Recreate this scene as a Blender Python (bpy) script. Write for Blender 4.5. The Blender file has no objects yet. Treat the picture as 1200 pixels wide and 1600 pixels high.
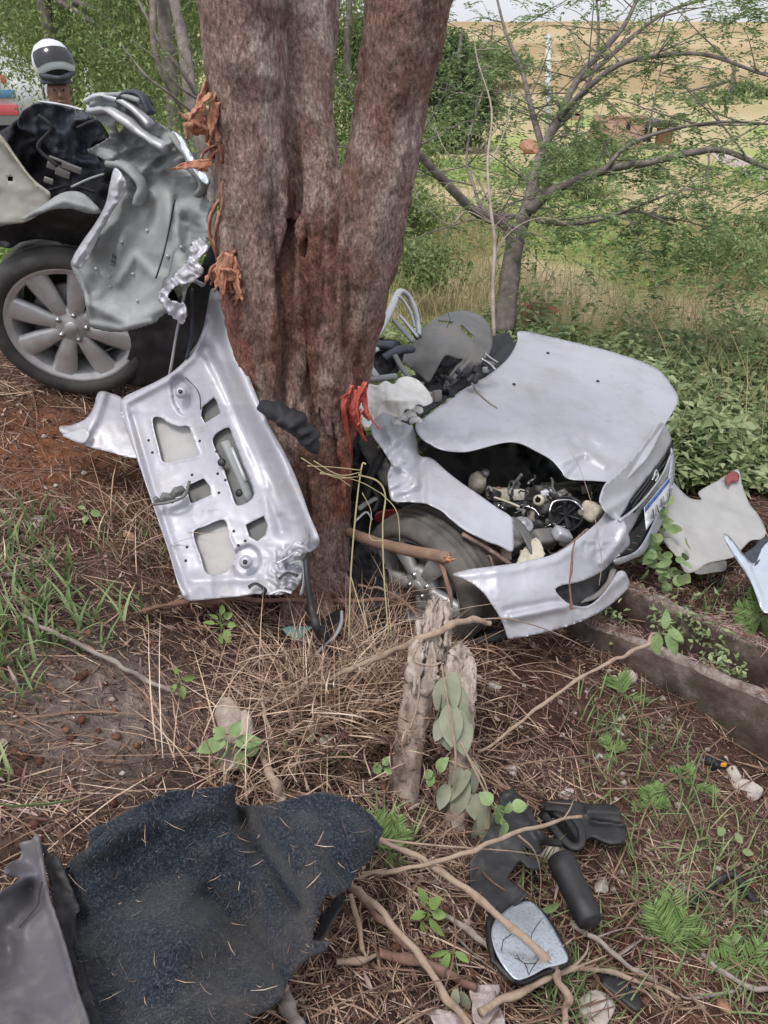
import bpy, bmesh, math, random
import numpy as np
from mathutils import Vector, Matrix
from mathutils.geometry import delaunay_2d_cdt

random.seed(7)
RNG = np.random.default_rng(11)
scene = bpy.context.scene

# ------------------------------------------------------------------ camera, sky, sun, exposure
PITCH = math.radians(30.0)
FPX = 1209.0                        # focal length in pixels of the 1200 x 1600 photograph
CAM_H = 1.6
cam_data = bpy.data.cameras.new('camera')
cam = bpy.data.objects.new('camera', cam_data)
scene.collection.objects.link(cam)
cam.location = (0, 0, CAM_H)
cam.rotation_euler = (math.pi / 2 - PITCH, 0, 0)
cam_data.sensor_fit = 'VERTICAL'
cam_data.sensor_height = 32.0
cam_data.lens = 32.0 * FPX / 1600.0
cam_data.clip_start = 0.05
cam_data.clip_end = 2000
scene.camera = cam

SUN_EL, SUN_AZ = math.radians(66), math.radians(215)
world = bpy.data.worlds.new('World')
scene.world = world
world.use_nodes = True
wn = world.node_tree
wn.nodes.clear()
wout = wn.nodes.new('ShaderNodeOutputWorld')
wbg = wn.nodes.new('ShaderNodeBackground')
wsky = wn.nodes.new('ShaderNodeTexSky')
wsky.sky_type = 'NISHITA'
wsky.sun_disc = False
wsky.sun_elevation = SUN_EL
wsky.sun_rotation = SUN_AZ
wsky.air_density = 1.0
wsky.dust_density = 3.0
whs = wn.nodes.new('ShaderNodeHueSaturation')          # a thin bright overcast: little blue left in the sky
whs.inputs['Saturation'].default_value = 0.16
wn.links.new(wsky.outputs[0], whs.inputs['Color'])
wcl = wn.nodes.new('ShaderNodeMix'); wcl.data_type = 'RGBA'   # an even veil of bright cloud over it
wcl.inputs[0].default_value = 0.6
wcl.inputs[7].default_value = (4.8, 4.93, 5.3, 1)
wn.links.new(whs.outputs[0], wcl.inputs[6])
wn.links.new(wcl.outputs[2], wbg.inputs['Color'])
wbg.inputs['Strength'].default_value = 0.15
wn.links.new(wbg.outputs[0], wout.inputs['Surface'])

sun_data = bpy.data.lights.new('sun', 'SUN')
sun = bpy.data.objects.new('sun', sun_data)
scene.collection.objects.link(sun)
sun_data.energy = 1.5
sun_data.angle = math.radians(14)
sun_data.color = (1.0, 0.95, 0.89)
_sd = Vector((math.sin(SUN_AZ) * math.cos(SUN_EL), math.cos(SUN_AZ) * math.cos(SUN_EL), math.sin(SUN_EL)))
sun.rotation_euler = _sd.to_track_quat('Z', 'Y').to_euler()

scene.view_settings.view_transform = 'Standard'
scene.view_settings.look = 'None'
scene.view_settings.gamma = 1
scene.view_settings.use_curve_mapping = False
scene.view_settings.exposure = 0.45
scene.cycles.max_bounces = 5
scene.cycles.diffuse_bounces = 3
scene.cycles.glossy_bounces = 2
scene.cycles.transparent_max_bounces = 6
scene.cycles.use_adaptive_sampling = True

# ------------------------------------------------------------------ geometry of the view, used to survey the place
CP, SP = math.cos(PITCH), math.sin(PITCH)
FWD, UPV = np.array([0, CP, -SP]), np.array([0, SP, CP])
CAM = np.array([0, 0, CAM_H])

def P(px, py, d):
    """World point seen at photo pixel (px, py), d metres in front of the camera."""
    px, py, d = (np.asarray(v, float) for v in (px, py, d))
    u, v = (px - 600) / FPX, (800 - py) / FPX
    return np.stack([d * u, d * (CP + v * SP), CAM_H + d * (-SP + v * CP)], -1)

# ------------------------------------------------------------------ noise
def _h(ix, iy, iz, seed):
    n = (ix.astype(np.int64) * 374761393 + iy.astype(np.int64) * 668265263 + iz.astype(np.int64) * 2147483647 // 7 + seed * 974711) & 0xffffffff
    n = ((n ^ (n >> 13)) * 1274126177) & 0xffffffff
    n = ((n ^ (n >> 15)) * 2246822519) & 0xffffffff
    return ((n ^ (n >> 16)) & 0xffffff) / float(0xffffff)

def vn(x, y, z=None, seed=0):
    """value noise in 0..1"""
    x = np.asarray(x, float); y = np.asarray(y, float)
    z = np.zeros_like(x) if z is None else np.asarray(z, float)
    ix, iy, iz = np.floor(x), np.floor(y), np.floor(z)
    fx, fy, fz = x - ix, y - iy, z - iz
    fx, fy, fz = (f * f * f * (f * (f * 6 - 15) + 10) for f in (fx, fy, fz))
    ix, iy, iz = ix.astype(np.int64), iy.astype(np.int64), iz.astype(np.int64)
    r = 0
    for a in (0, 1):
        wa = fx if a else 1 - fx
        for b in (0, 1):
            wb = fy if b else 1 - fy
            for c in (0, 1):
                wc = fz if c else 1 - fz
                r = r + wa * wb * wc * _h(ix + a, iy + b, iz + c, seed)
    return r

def fbm(x, y, z=None, seed=0, octv=4, gain=0.5):
    s, a, t, f = 0, 1.0, 0, 1.0
    z = None if z is None else np.asarray(z, float)
    for o in range(octv):
        s = s + a * vn(np.asarray(x) * f, np.asarray(y) * f, None if z is None else z * f, seed + o * 17)
        t += a; a *= gain; f *= 2.03
    return s / t

def ridge(x, y, z=None, seed=0, octv=3):
    s, a, t, f = 0, 1.0, 0, 1.0
    for o in range(octv):
        n = vn(np.asarray(x) * f, np.asarray(y) * f, None if z is None else np.asarray(z) * f, seed + o * 31)
        s = s + a * (1 - np.abs(2 * n - 1)); t += a; a *= 0.5; f *= 2.1
    return s / t

def sstep(a, b, x):
    t = np.clip((np.asarray(x, float) - a) / (b - a), 0, 1)
    return t * t * (3 - 2 * t)

# ------------------------------------------------------------------ thin plate spline
def tps(ctrl):
    c = np.array(ctrl, float)
    X, v = c[:, :2], c[:, 2]
    s = max(np.ptp(X[:, 0]), np.ptp(X[:, 1]), 1e-6)
    m = X.mean(0); Xn = (X - m) / s
    n = len(c)
    def K(r2): return np.where(r2 > 1e-12, r2 * np.log(np.maximum(r2, 1e-12)), 0)
    A = np.zeros((n + 3, n + 3))
    d2 = ((Xn[:, None] - Xn[None]) ** 2).sum(-1)
    A[:n, :n] = K(d2) + np.eye(n) * 1e-4
    A[:n, n] = 1; A[:n, n + 1:] = Xn; A[n, :n] = 1; A[n + 1:, :n] = Xn.T
    if n < 4:
        A[:n, :n] += np.eye(n) * 1e-3
    w = np.linalg.lstsq(A, np.concatenate([v, [0, 0, 0]]), rcond=None)[0]
    def f(x, y):
        x = np.asarray(x, float); y = np.asarray(y, float)
        q = (np.stack([x, y], -1) - m) / s
        out = w[n] + q[..., 0] * w[n + 1] + q[..., 1] * w[n + 2]
        for i in range(n):
            out = out + w[i] * K(((q - Xn[i]) ** 2).sum(-1))
        return out
    return f

# ------------------------------------------------------------------ the lie of the land
_gc = [(0,1600,1.25),(300,1500,1.42),(600,1600,1.45),(900,1600,1.66),(1200,1600,1.78),(0,1300,1.6),(0,1100,1.9),(0,800,2.5),
       (300,1200,1.95),(100,620,3.1),(300,1000,2.4),(490,975,2.78),(600,1250,2.0),(730,1030,2.75),(850,1100,2.6),(1000,1050,2.9),
       (1000,1400,2.1),(1200,1200,2.66),(1100,1110,2.76),(1150,1330,2.30),(800,1300,2.1),(700,1500,1.68)]
_gw = [tuple(P(*c)) for c in _gc]
_gw += [(.3,4,-.38),(2,4,-.5),(2.6,2.6,-.5),(-2,4.5,.25),(-1.5,5.5,.1),(0,-1,.15),(-2,0,.4),(2,0,-.3),(-3,2.2,.45),(3.4,1,-.45),
        (-.5,4.5,-.1),(1.2,3.3,-.5),(3.5,4.5,-.5),(-3.5,4.5,.25),(.5,5.5,-.48),(1.4,2.5,-.45),(3.5,6,-.5),(-3.5,6,.15),(0,6,-.4)]
_near = tps(_gw)

def far_h(x, y):
    r = -.5 - .45 * sstep(6, 17, y) - .75 * sstep(17, 42, y) + 9.3 * sstep(44, 150, y) + .35 * (fbm(x / 9, y / 9, seed=5) - .5) * sstep(6, 20, y)
    l = .12 + .25 * sstep(8, 14, y) + 9 * sstep(40, 140, y)
    t = sstep(-.16, .02, x / (y + 1.5))
    return l * (1 - t) + r * t

def ground_h(x, y, fine=True):
    x = np.asarray(x, float); y = np.asarray(y, float)
    cx, cy = np.clip(x, -3.6, 3.6), np.clip(y, -1.2, 6.2)
    n = _near(cx, cy)
    w = sstep(4.2, 6.4, y)
    w = np.maximum(w, sstep(3.4, 6, np.abs(x)) * sstep(2, 6, y))
    h = n * (1 - w) + far_h(x, y) * w
    if fine:
        near = 1 - sstep(5, 9, y)
        h = h + near * (.05 * (fbm(x * 2.2, y * 2.2, seed=3) - .5) + .03 * (fbm(x * 9, y * 9, seed=4, octv=3) - .5)
                        + .016 * (ridge(x * 30, y * 30, seed=8) - .6))
    return h

def G(px, py, lift=0.0):
    """Point of the ground seen at photo pixel (px, py)."""
    ray = P(px, py, 1.0) - CAM
    t = _GT
    for it in range(3):
        q = CAM + ray * t[:, None]
        below = q[:, 2] <= ground_h(q[:, 0], q[:, 1], False) + lift
        if not below.any(): return CAM + ray * t[-1]
        i = max(1, int(np.argmax(below)))
        t = np.linspace(t[i - 1], t[i], 24)
    return CAM + ray * t[-1]
_GT = .5 * 1.018 ** np.arange(340)

# ------------------------------------------------------------------ mesh helpers
COL = scene.collection
_wloc = {}
def _np(a): return np.asarray(a, float)

def fast_mesh(name, V, faces, smooth=False):
    """faces: list of int arrays, each (n, k)."""
    me = bpy.data.meshes.new(name)
    V = _np(V).reshape(-1, 3)
    faces = [np.asarray(f, np.int32) for f in faces if len(f)]
    me.vertices.add(len(V)); me.vertices.foreach_set('co', V.astype(np.float32).ravel())
    nl = sum(f.size for f in faces); nf = sum(len(f) for f in faces)
    me.loops.add(nl); me.polygons.add(nf)
    me.loops.foreach_set('vertex_index', np.concatenate([f.ravel() for f in faces]))
    st, o = [], 0
    for f in faces:
        st.append(o + np.arange(len(f)) * f.shape[1]); o += f.size
    me.polygons.foreach_set('loop_start', np.concatenate(st).astype(np.int32))
    if smooth:
        me.polygons.foreach_set('use_smooth', np.ones(nf, bool))
    me.update(calc_edges=True)
    return me

def link(name, data, parent=None, loc=None):
    o = bpy.data.objects.new(name, data)
    COL.objects.link(o)
    if parent is not None:
        o.parent = parent
    if loc is not None:
        o.location = loc
    return o

def origin_of(parent):
    return _wloc.get(parent.name, np.zeros(3)) if parent is not None else np.zeros(3)

def obj(name, V, faces, m, parent=None, smooth=True, origin=None, label=None, sharp=None):
    """Mesh object from world-space vertices. A child keeps its parent's origin; a top-level mesh sits at its base."""
    V = _np(V).reshape(-1, 3)
    if parent is not None:
        org, loc = origin_of(parent), (0, 0, 0)
    else:
        if origin is None:
            mn, mx = V.min(0), V.max(0)
            origin = np.array([(mn[0] + mx[0]) / 2, (mn[1] + mx[1]) / 2, mn[2]])
        org, loc = _np(origin), tuple(origin)
    me = fast_mesh(name, V - org, faces, smooth)
    if isinstance(m, (list, tuple)):
        for q in m: me.materials.append(q)
    elif m is not None:
        me.materials.append(m)
    if sharp is not None:
        try: me.set_sharp_from_angle(angle=math.radians(sharp))
        except Exception: pass
    o = link(name, me, parent, loc)
    _wloc[o.name] = org
    if label: o['label'] = label
    return o

def thing(name, label, cat, loc, group=None, rot=None):
    o = bpy.data.objects.new(name, None)
    COL.objects.link(o)
    o.empty_display_size = .05
    o.location = tuple(loc)
    _wloc[o.name] = _np(loc)
    o['label'] = label; o['category'] = cat
    if group: o['group'] = group
    return o

def tag(o, label=None, cat=None, group=None, kind=None):
    if label: o['label'] = label
    if cat: o['category'] = cat
    if group: o['group'] = group
    if kind: o['kind'] = kind
    return o

def merge(parts):
    """[(V, [faces])...] -> V, [faces]"""
    Vs, Fs, o = [], {}, 0
    for V, F in parts:
        V = _np(V).reshape(-1, 3)
        for f in F:
            f = np.asarray(f, np.int32)
            if len(f): Fs.setdefault(f.shape[1], []).append(f + o)
        Vs.append(V); o += len(V)
    return np.concatenate(Vs), [np.concatenate(v) for v in Fs.values()]

def spline(pts, n=6):
    p = _np(pts)
    if len(p) < 3: 
        t = np.linspace(0, 1, n + 1)[:, None]
        return p[0] * (1 - t) + p[-1] * t
    q = np.vstack([2 * p[0] - p[1], p, 2 * p[-1] - p[-2]])
    out = []
    for i in range(1, len(q) - 2):
        t = np.linspace(0, 1, n, endpoint=False)[:, None]
        a, b, c, d = q[i - 1], q[i], q[i + 1], q[i + 2]
        out.append(.5 * (2 * b + (c - a) * t + (2 * a - 5 * b + 4 * c - d) * t ** 2 + (3 * b - a - 3 * c + d) * t ** 3))
    out.append(p[-1:])
    return np.vstack(out)

def tube(pts, rad, segs=8, n=5, bump=0.0, seed=0, flat=1.0, cap=True, sp=True, bscale=20):
    """Swept tube through world points; rad scalar or one per point."""
    pts = _np(pts)
    rad = np.full(len(pts), float(rad)) if np.isscalar(rad) else _np(rad)
    if sp:
        pr = spline(np.hstack([pts, rad[:, None]]), n)
        pts, rad = pr[:, :3], np.maximum(pr[:, 3], 1e-4)
    T = np.gradient(pts, axis=0); T /= np.linalg.norm(T, axis=1)[:, None] + 1e-12
    up = np.array([0, 0, 1.0]) if abs(T[0][2]) < .9 else np.array([1.0, 0, 0])
    N = np.zeros_like(pts)
    v = np.cross(T[0], up); v /= np.linalg.norm(v); N[0] = v
    for i in range(1, len(pts)):
        v = N[i - 1] - T[i] * N[i - 1].dot(T[i]); N[i] = v / (np.linalg.norm(v) + 1e-12)
    B = np.cross(T, N)
    a = np.arange(segs) / segs * 2 * math.pi
    V = pts[:, None] + rad[:, None, None] * (np.cos(a)[None, :, None] * N[:, None] + flat * np.sin(a)[None, :, None] * B[:, None])
    if bump:
        k = (fbm(V[..., 0] * bscale, V[..., 1] * bscale, V[..., 2] * bscale, seed=seed, octv=2) - .5) * 2 * bump
        V = V + (V - pts[:, None]) * k[..., None]
    m = len(pts)
    i, j = np.meshgrid(np.arange(m - 1), np.arange(segs), indexing='ij')
    j2 = (j + 1) % segs
    F = np.stack([i * segs + j, i * segs + j2, (i + 1) * segs + j2, (i + 1) * segs + j], -1).reshape(-1, 4)
    V = V.reshape(-1, 3)
    Fs = [F]
    if cap:
        V = np.vstack([V, pts[0], pts[-1]])
        jj = np.arange(segs); k2 = (jj + 1) % segs
        c0 = np.stack([np.full(segs, m * segs), k2, jj], -1)
        c1 = np.stack([np.full(segs, m * segs + 1), (m - 1) * segs + jj, (m - 1) * segs + k2], -1)
        Fs.append(np.vstack([c0, c1]))
    return V, Fs

def frame_of(fwd, up=(0, 0, 1)):
    f = _np(fwd) / np.linalg.norm(fwd); r = np.cross(f, up); r /= np.linalg.norm(r); u = np.cross(r, f)
    return r, f, u

def box(c, half, R=None, bev=0.15):
    """Bevelled box: centre c, half sizes, R rows = axes."""
    bm = bmesh.new()
    bmesh.ops.create_cube(bm, size=2)
    for v in bm.verts: v.co = Vector([v.co[i] * half[i] for i in range(3)])
    if bev: bmesh.ops.bevel(bm, geom=bm.edges[:], offset=min(half) * bev, segments=2, affect='EDGES', profile=.5)
    bm.verts.ensure_lookup_table()
    V = _np([v.co[:] for v in bm.verts])
    F3 = [[v.index for v in f.verts] for f in bm.faces if len(f.verts) == 3]
    F4 = [[v.index for v in f.verts] for f in bm.faces if len(f.verts) == 4]
    bm.free()
    if R is not None: V = V @ _np(R)
    return V + _np(c), [np.array(F) for F in (F3, F4) if F]

def rotm(rx, ry, rz):
    return _np(Matrix.Rotation(rz, 3, 'Z') @ Matrix.Rotation(ry, 3, 'Y') @ Matrix.Rotation(rx, 3, 'X')).T

def lathe(prof, segs, c, axis, up=(0, 0, 1)):
    """prof: list of (radius, along)."""
    a = _np(axis) / np.linalg.norm(axis)
    if abs(a @ _np(up)) > .98: up = (0, 1, 0)
    r = np.cross(a, up); r /= np.linalg.norm(r); u = np.cross(r, a)
    t = np.arange(segs) / segs * 2 * math.pi
    pr = _np(prof)
    V = _np(c) + pr[:, 0][:, None, None] * (np.cos(t)[None, :, None] * r + np.sin(t)[None, :, None] * u) + pr[:, 1][:, None, None] * a
    m = len(pr)
    i, j = np.meshgrid(np.arange(m - 1), np.arange(segs), indexing='ij'); j2 = (j + 1) % segs
    F = np.stack([i * segs + j, i * segs + j2, (i + 1) * segs + j2, (i + 1) * segs + j], -1).reshape(-1, 4)
    return V.reshape(-1, 3), [F]

def inside(poly, x, y):
    poly = _np(poly); r = np.zeros(np.shape(x), bool)
    j = len(poly) - 1
    for i in range(len(poly)):
        xi, yi, xj, yj = *poly[i], *poly[j]
        c = ((yi > y) != (yj > y)) & (x < (xj - xi) * (y - yi) / (yj - yi + 1e-12) + xi)
        r ^= c; j = i
    return r

def resample(poly, step, closed=True):
    p = _np(poly); out = []
    n = len(p)
    for i in range(n if closed else n - 1):
        a, b = p[i], p[(i + 1) % n]
        k = max(1, int(round(np.linalg.norm(b - a) / step)))
        out.append(a + (b - a) * (np.arange(k) / k)[:, None])
    if not closed: out.append(p[-1:])
    return np.vstack(out)

def rounded(poly, n=4):
    p = _np(poly); p = np.vstack([p, p[:1]])
    q = spline(np.vstack([p[-2:-1], p, p[1:2]]), n)
    return q[n:-(n + 1)]

def sheet(name, outline, ctrl, m, parent=None, holes=(), step=5, relief=None, thick=.002, rim=None, smooth=True, label=None,
          jag=0, seed=0, off=None, origin=None, lip=0.0, sub=False):
    """A pressed or torn panel: outline surveyed in the photo, each point at its own distance (ctrl), with real thickness.
    relief(px, py) moves the skin towards the camera in metres."""
    ol = _np(outline)
    ol = rounded(ol) if smooth else ol
    ol = resample(ol, step)
    if jag:
        rr = np.random.default_rng(seed + 5)
        ol = ol + rr.normal(0, jag, ol.shape)
    hs = [resample(rounded(h) if len(h) > 6 else _np(h), step) for h in holes]
    x0, y0 = ol.min(0); x1, y1 = ol.max(0)
    ys = np.arange(y0, y1, step * .87)
    pts = []
    for k, yy in enumerate(ys):
        xs = np.arange(x0 + (k % 2) * step / 2, x1, step)
        pts.append(np.stack([xs, np.full_like(xs, yy)], -1))
    pts = np.vstack(pts)
    rings = [ol] + hs
    ok = inside(ol, pts[:, 0], pts[:, 1])
    for h in hs: ok &= ~inside(h, pts[:, 0], pts[:, 1])
    pts = pts[ok]
    allr = np.vstack(rings)
    keep = np.ones(len(pts), bool)
    for s in range(0, len(pts), 2000):
        d = ((pts[s:s + 2000, None] - allr[None]) ** 2).sum(-1).min(1)
        keep[s:s + 2000] = d > (step * .55) ** 2
    pts = pts[keep]
    A = np.vstack([allr, pts]); edges, o = [], 0
    for r in rings:
        n = len(r); edges += [(o + i, o + (i + 1) % n) for i in range(n)]; o += n
    res = delaunay_2d_cdt([Vector(p) for p in A], edges, [], 0, 1e-4, False)
    V2 = _np([v[:] for v in res[0]]); F = np.array([f for f in res[2] if len(f) == 3])
    c = V2[F].mean(1)
    ok = inside(ol, c[:, 0], c[:, 1])
    for h in hs: ok &= ~inside(h, c[:, 0], c[:, 1])
    F = F[ok]
    fn = ctrl if callable(ctrl) else tps(ctrl)
    d = fn(V2[:, 0], V2[:, 1])
    if relief is not None: d = d - relief(V2[:, 0], V2[:, 1])
    if off is not None: d = d + off
    W = P(V2[:, 0], V2[:, 1], d)
    # orient so that the skin faces the camera
    a, b, e = W[F[:, 0]], W[F[:, 1]], W[F[:, 2]]
    nr = np.cross(b - a, e - a)
    flip = (nr * (CAM - a)).sum(1) < 0
    F[flip] = F[flip][:, ::-1]
    ob = obj(name, W, [F], m, parent, True, origin, label)
    if thick:
        md = ob.modifiers.new('thickness', 'SOLIDIFY'); md.thickness = thick; md.offset = -1
    return ob

def polyrelief(poly, depth, soft=6):
    """A pressed shape: depth inside the polygon, sloping over soft pixels."""
    pl = resample(rounded(poly) if len(poly) > 5 else poly, 3)
    def f(x, y):
        x = np.asarray(x, float); y = np.asarray(y, float)
        q = np.stack([x, y], -1)
        d = np.sqrt(((q[:, None] - pl[None]) ** 2).sum(-1).min(1))
        s = np.where(inside(pl, x, y), d, -d)
        return depth * sstep(-soft / 2, soft / 2, s)
    return f

def linerelief(line, depth, width):
    pl = resample(line, 3, closed=False)
    def f(x, y):
        q = np.stack([np.asarray(x, float), np.asarray(y, float)], -1)
        d = np.sqrt(((q[:, None] - pl[None]) ** 2).sum(-1).min(1))
        return depth * np.exp(-(d / width) ** 2)
    return f

# ------------------------------------------------------------------ procedural materials
def ramp(nt, stops, interp='LINEAR'):
    r = nt.nodes.new('ShaderNodeValToRGB'); cr = r.color_ramp; cr.interpolation = interp
    while len(cr.elements) < len(stops): cr.elements.new(.5)
    for e, (p, c) in zip(cr.elements, stops):
        e.position = p; e.color = (*c[:3], 1)
    return r

def mat(name, stops, scale=8, dirt2=None, cracks=None, detail=6, rough=.7, metal=0, bump=.3, bscale=None, stretch=(1, 1, 1), island=None, dist=.01,
        dirt=None, coat=0, sheen=0, spec=.5, trans=0, rough_var=.15, ior=None, distort=0.0, emis=None):
    m = bpy.data.materials.new(name); m.use_nodes = True
    nt = m.node_tree; L = nt.links.new
    b = nt.nodes['Principled BSDF']
    tc = nt.nodes.new('ShaderNodeTexCoord'); mp = nt.nodes.new('ShaderNodeMapping')
    L(tc.outputs['Object'], mp.inputs['Vector']); mp.inputs['Scale'].default_value = stretch
    no = nt.nodes.new('ShaderNodeTexNoise'); no.inputs['Scale'].default_value = scale; no.inputs['Detail'].default_value = detail
    no.inputs['Roughness'].default_value = .62; no.inputs['Distortion'].default_value = distort
    L(mp.outputs[0], no.inputs['Vector'])
    fac = no.outputs['Fac']
    st = nt.nodes.new('ShaderNodeMapRange'); st.inputs['From Min'].default_value = .28; st.inputs['From Max'].default_value = .72
    L(fac, st.inputs['Value']); fac = st.outputs[0]
    if island:                       # each leaf / straw / chip has a shade of its own
        gm = nt.nodes.new('ShaderNodeNewGeometry')
        mx = nt.nodes.new('ShaderNodeMix'); mx.inputs[0].default_value = island
        L(fac, mx.inputs[2]); L(gm.outputs['Random Per Island'], mx.inputs[3]); fac = mx.outputs[0]
    r = ramp(nt, stops); L(fac, r.inputs[0]); colr = r.outputs[0]
    if dirt:
        dc, dscale, lo, hi = dirt[:4]
        dn = nt.nodes.new('ShaderNodeTexNoise'); dn.inputs['Scale'].default_value = dscale; dn.inputs['Detail'].default_value = 9
        dn.inputs['Roughness'].default_value = .7; L(tc.outputs['Object'], dn.inputs['Vector'])
        mr = nt.nodes.new('ShaderNodeMapRange'); mr.inputs['From Min'].default_value = lo; mr.inputs['From Max'].default_value = hi
        mr.inputs['To Max'].default_value = dirt[4] if len(dirt) > 4 else 1.0
        L(dn.outputs['Fac'], mr.inputs['Value'])
        mc = nt.nodes.new('ShaderNodeMix'); mc.data_type = 'RGBA'; L(mr.outputs[0], mc.inputs[0]); L(colr, mc.inputs[6])
        mc.inputs[7].default_value = (*dc, 1); colr = mc.outputs[2]
    if dirt2:                        # fine specks and scuffs
        dc, dscale, lo, hi, am = dirt2
        dn = nt.nodes.new('ShaderNodeTexNoise'); dn.inputs['Scale'].default_value = dscale; dn.inputs['Detail'].default_value = 10
        dn.inputs['Roughness'].default_value = .8; dn.inputs['Distortion'].default_value = 1.2; L(tc.outputs['Object'], dn.inputs['Vector'])
        mr = nt.nodes.new('ShaderNodeMapRange'); mr.inputs['From Min'].default_value = lo; mr.inputs['From Max'].default_value = hi; mr.inputs['To Max'].default_value = am
        L(dn.outputs['Fac'], mr.inputs['Value'])
        mc = nt.nodes.new('ShaderNodeMix'); mc.data_type = 'RGBA'; L(mr.outputs[0], mc.inputs[0]); L(colr, mc.inputs[6])
        mc.inputs[7].default_value = (*dc, 1); colr = mc.outputs[2]
    crk = None
    if cracks:                       # fissures between plates: colour, scale, stretch, width
        cc, cs, cst, cw = cracks
        m2 = nt.nodes.new('ShaderNodeMapping'); m2.inputs['Scale'].default_value = cst; 
        dn = nt.nodes.new('ShaderNodeTexNoise'); dn.inputs['Scale'].default_value = 18; dn.inputs['Detail'].default_value = 4; L(tc.outputs['Object'], dn.inputs['Vector'])
        ad = nt.nodes.new('ShaderNodeVectorMath'); ad.operation = 'MULTIPLY_ADD'; ad.inputs[1].default_value = (.07, .07, .12); L(dn.outputs['Color'], ad.inputs[0]); L(tc.outputs['Object'], ad.inputs[2])
        L(ad.outputs[0], m2.inputs['Vector'])
        vo = nt.nodes.new('ShaderNodeTexVoronoi'); vo.feature = 'DISTANCE_TO_EDGE'; vo.inputs['Scale'].default_value = cs; L(m2.outputs[0], vo.inputs['Vector'])
        mr = nt.nodes.new('ShaderNodeMapRange'); mr.inputs['From Max'].default_value = cw; L(vo.outputs['Distance'], mr.inputs['Value']); crk = mr.outputs[0]
        iv = nt.nodes.new('ShaderNodeMapRange'); iv.inputs['To Min'].default_value = .38; iv.inputs['To Max'].default_value = 0; L(crk, iv.inputs['Value'])
        mc = nt.nodes.new('ShaderNodeMix'); mc.data_type = 'RGBA'; L(iv.outputs[0], mc.inputs[0]); L(colr, mc.inputs[6])
        mc.inputs[7].default_value = (*cc, 1); colr = mc.outputs[2]
    L(colr, b.inputs['Base Color'])
    b.inputs['Metallic'].default_value = metal
    b.inputs['Specular IOR Level'].default_value = spec
    if rough_var:
        rr = nt.nodes.new('ShaderNodeMapRange'); rr.inputs['To Min'].default_value = max(0, rough - rough_var); rr.inputs['To Max'].default_value = min(1, rough + rough_var)
        L(no.outputs['Fac'], rr.inputs['Value']); L(rr.outputs[0], b.inputs['Roughness'])
    else: b.inputs['Roughness'].default_value = rough
    if coat: b.inputs['Coat Weight'].default_value = coat; b.inputs['Coat Roughness'].default_value = .12
    if sheen: b.inputs['Sheen Weight'].default_value = sheen; b.inputs['Sheen Roughness'].default_value = .5
    if trans:
        b.inputs['Transmission Weight'].default_value = trans
    if emis:
        b.inputs['Emission Color'].default_value = (*emis[:3], 1); b.inputs['Emission Strength'].default_value = emis[3]
    if bump:
        bn = nt.nodes.new('ShaderNodeTexNoise'); bn.inputs['Scale'].default_value = bscale or scale * 4; bn.inputs['Detail'].default_value = 8
        bn.inputs['Roughness'].default_value = .65; L(mp.outputs[0], bn.inputs['Vector'])
        bp = nt.nodes.new('ShaderNodeBump'); bp.inputs['Strength'].default_value = bump; bp.inputs['Distance'].default_value = dist
        hs_ = bn.outputs['Fac']
        if crk is not None:
            sm = nt.nodes.new('ShaderNodeMath'); sm.operation = 'MULTIPLY_ADD'; sm.inputs[1].default_value = .35; L(crk, sm.inputs[0]); L(hs_, sm.inputs[2]); hs_ = sm.outputs[0]
        L(hs_, bp.inputs['Height']); L(bp.outputs[0], b.inputs['Normal'])
    return m

def leafmat(name, stops, scale=3, island=.7, rough=.5, tr=.25):
    m = mat(name, stops, scale=scale, detail=3, rough=rough, bump=.2, bscale=60, island=island, dist=.002, spec=.35)
    nt = m.node_tree; b = nt.nodes['Principled BSDF']
    t = nt.nodes.new('ShaderNodeBsdfTranslucent'); mx = nt.nodes.new('ShaderNodeMixShader'); mx.inputs[0].default_value = tr
    src = b.inputs['Base Color'].links[0].from_socket
    nt.links.new(src, t.inputs['Color']); nt.links.new(b.outputs[0], mx.inputs[1]); nt.links.new(t.outputs[0], mx.inputs[2])
    nt.links.new(mx.outputs[0], nt.nodes['Material Output'].inputs['Surface'])
    return m
# ------------------------------------------------------------------ materials
M = {}
M['soil'] = mat('soil', [(0, (.5,.5,.5)), (.45, (.8,.8,.8)), (1, (1.35,1.3,1.25))], scale=22, rough=.95, bump=.9, bscale=70, dist=.02, spec=.15)
_nt = M['soil'].node_tree; _b = _nt.nodes['Principled BSDF']
_src = _b.inputs['Base Color'].links[0].from_socket
_at = _nt.nodes.new('ShaderNodeAttribute'); _at.attribute_name = 'earth'
_mu = _nt.nodes.new('ShaderNodeMix'); _mu.data_type = 'RGBA'; _mu.blend_type = 'MULTIPLY'; _mu.inputs[0].default_value = 1
_nt.links.new(_src, _mu.inputs[6]); _nt.links.new(_at.outputs['Color'], _mu.inputs[7]); _nt.links.new(_mu.outputs[2], _b.inputs['Base Color'])
M['straw'] = mat('straw', [(0,(.07,.04,.034)),(.25,(.20,.12,.095)),(.5,(.42,.285,.21)),(.78,(.62,.465,.355)),(1,(.78,.66,.56))], scale=5, rough=.75, bump=.2, bscale=200, island=.8, dist=.001, spec=.2)
M['mulch'] = mat('mulch', [(0,(.020,.011,.010)),(.4,(.06,.034,.029)),(.72,(.15,.09,.075)),(.9,(.32,.22,.185)),(1,(.52,.43,.38))], scale=9, rough=.95, bump=.2, bscale=200, island=.8, dist=.001, spec=.1)
M['twig'] = mat('twig', [(0,(.10,.06,.045)),(.5,(.22,.14,.105)),(1,(.38,.27,.20))], scale=14, rough=.85, bump=.5, bscale=120, island=.5, dist=.002, spec=.2)
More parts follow.
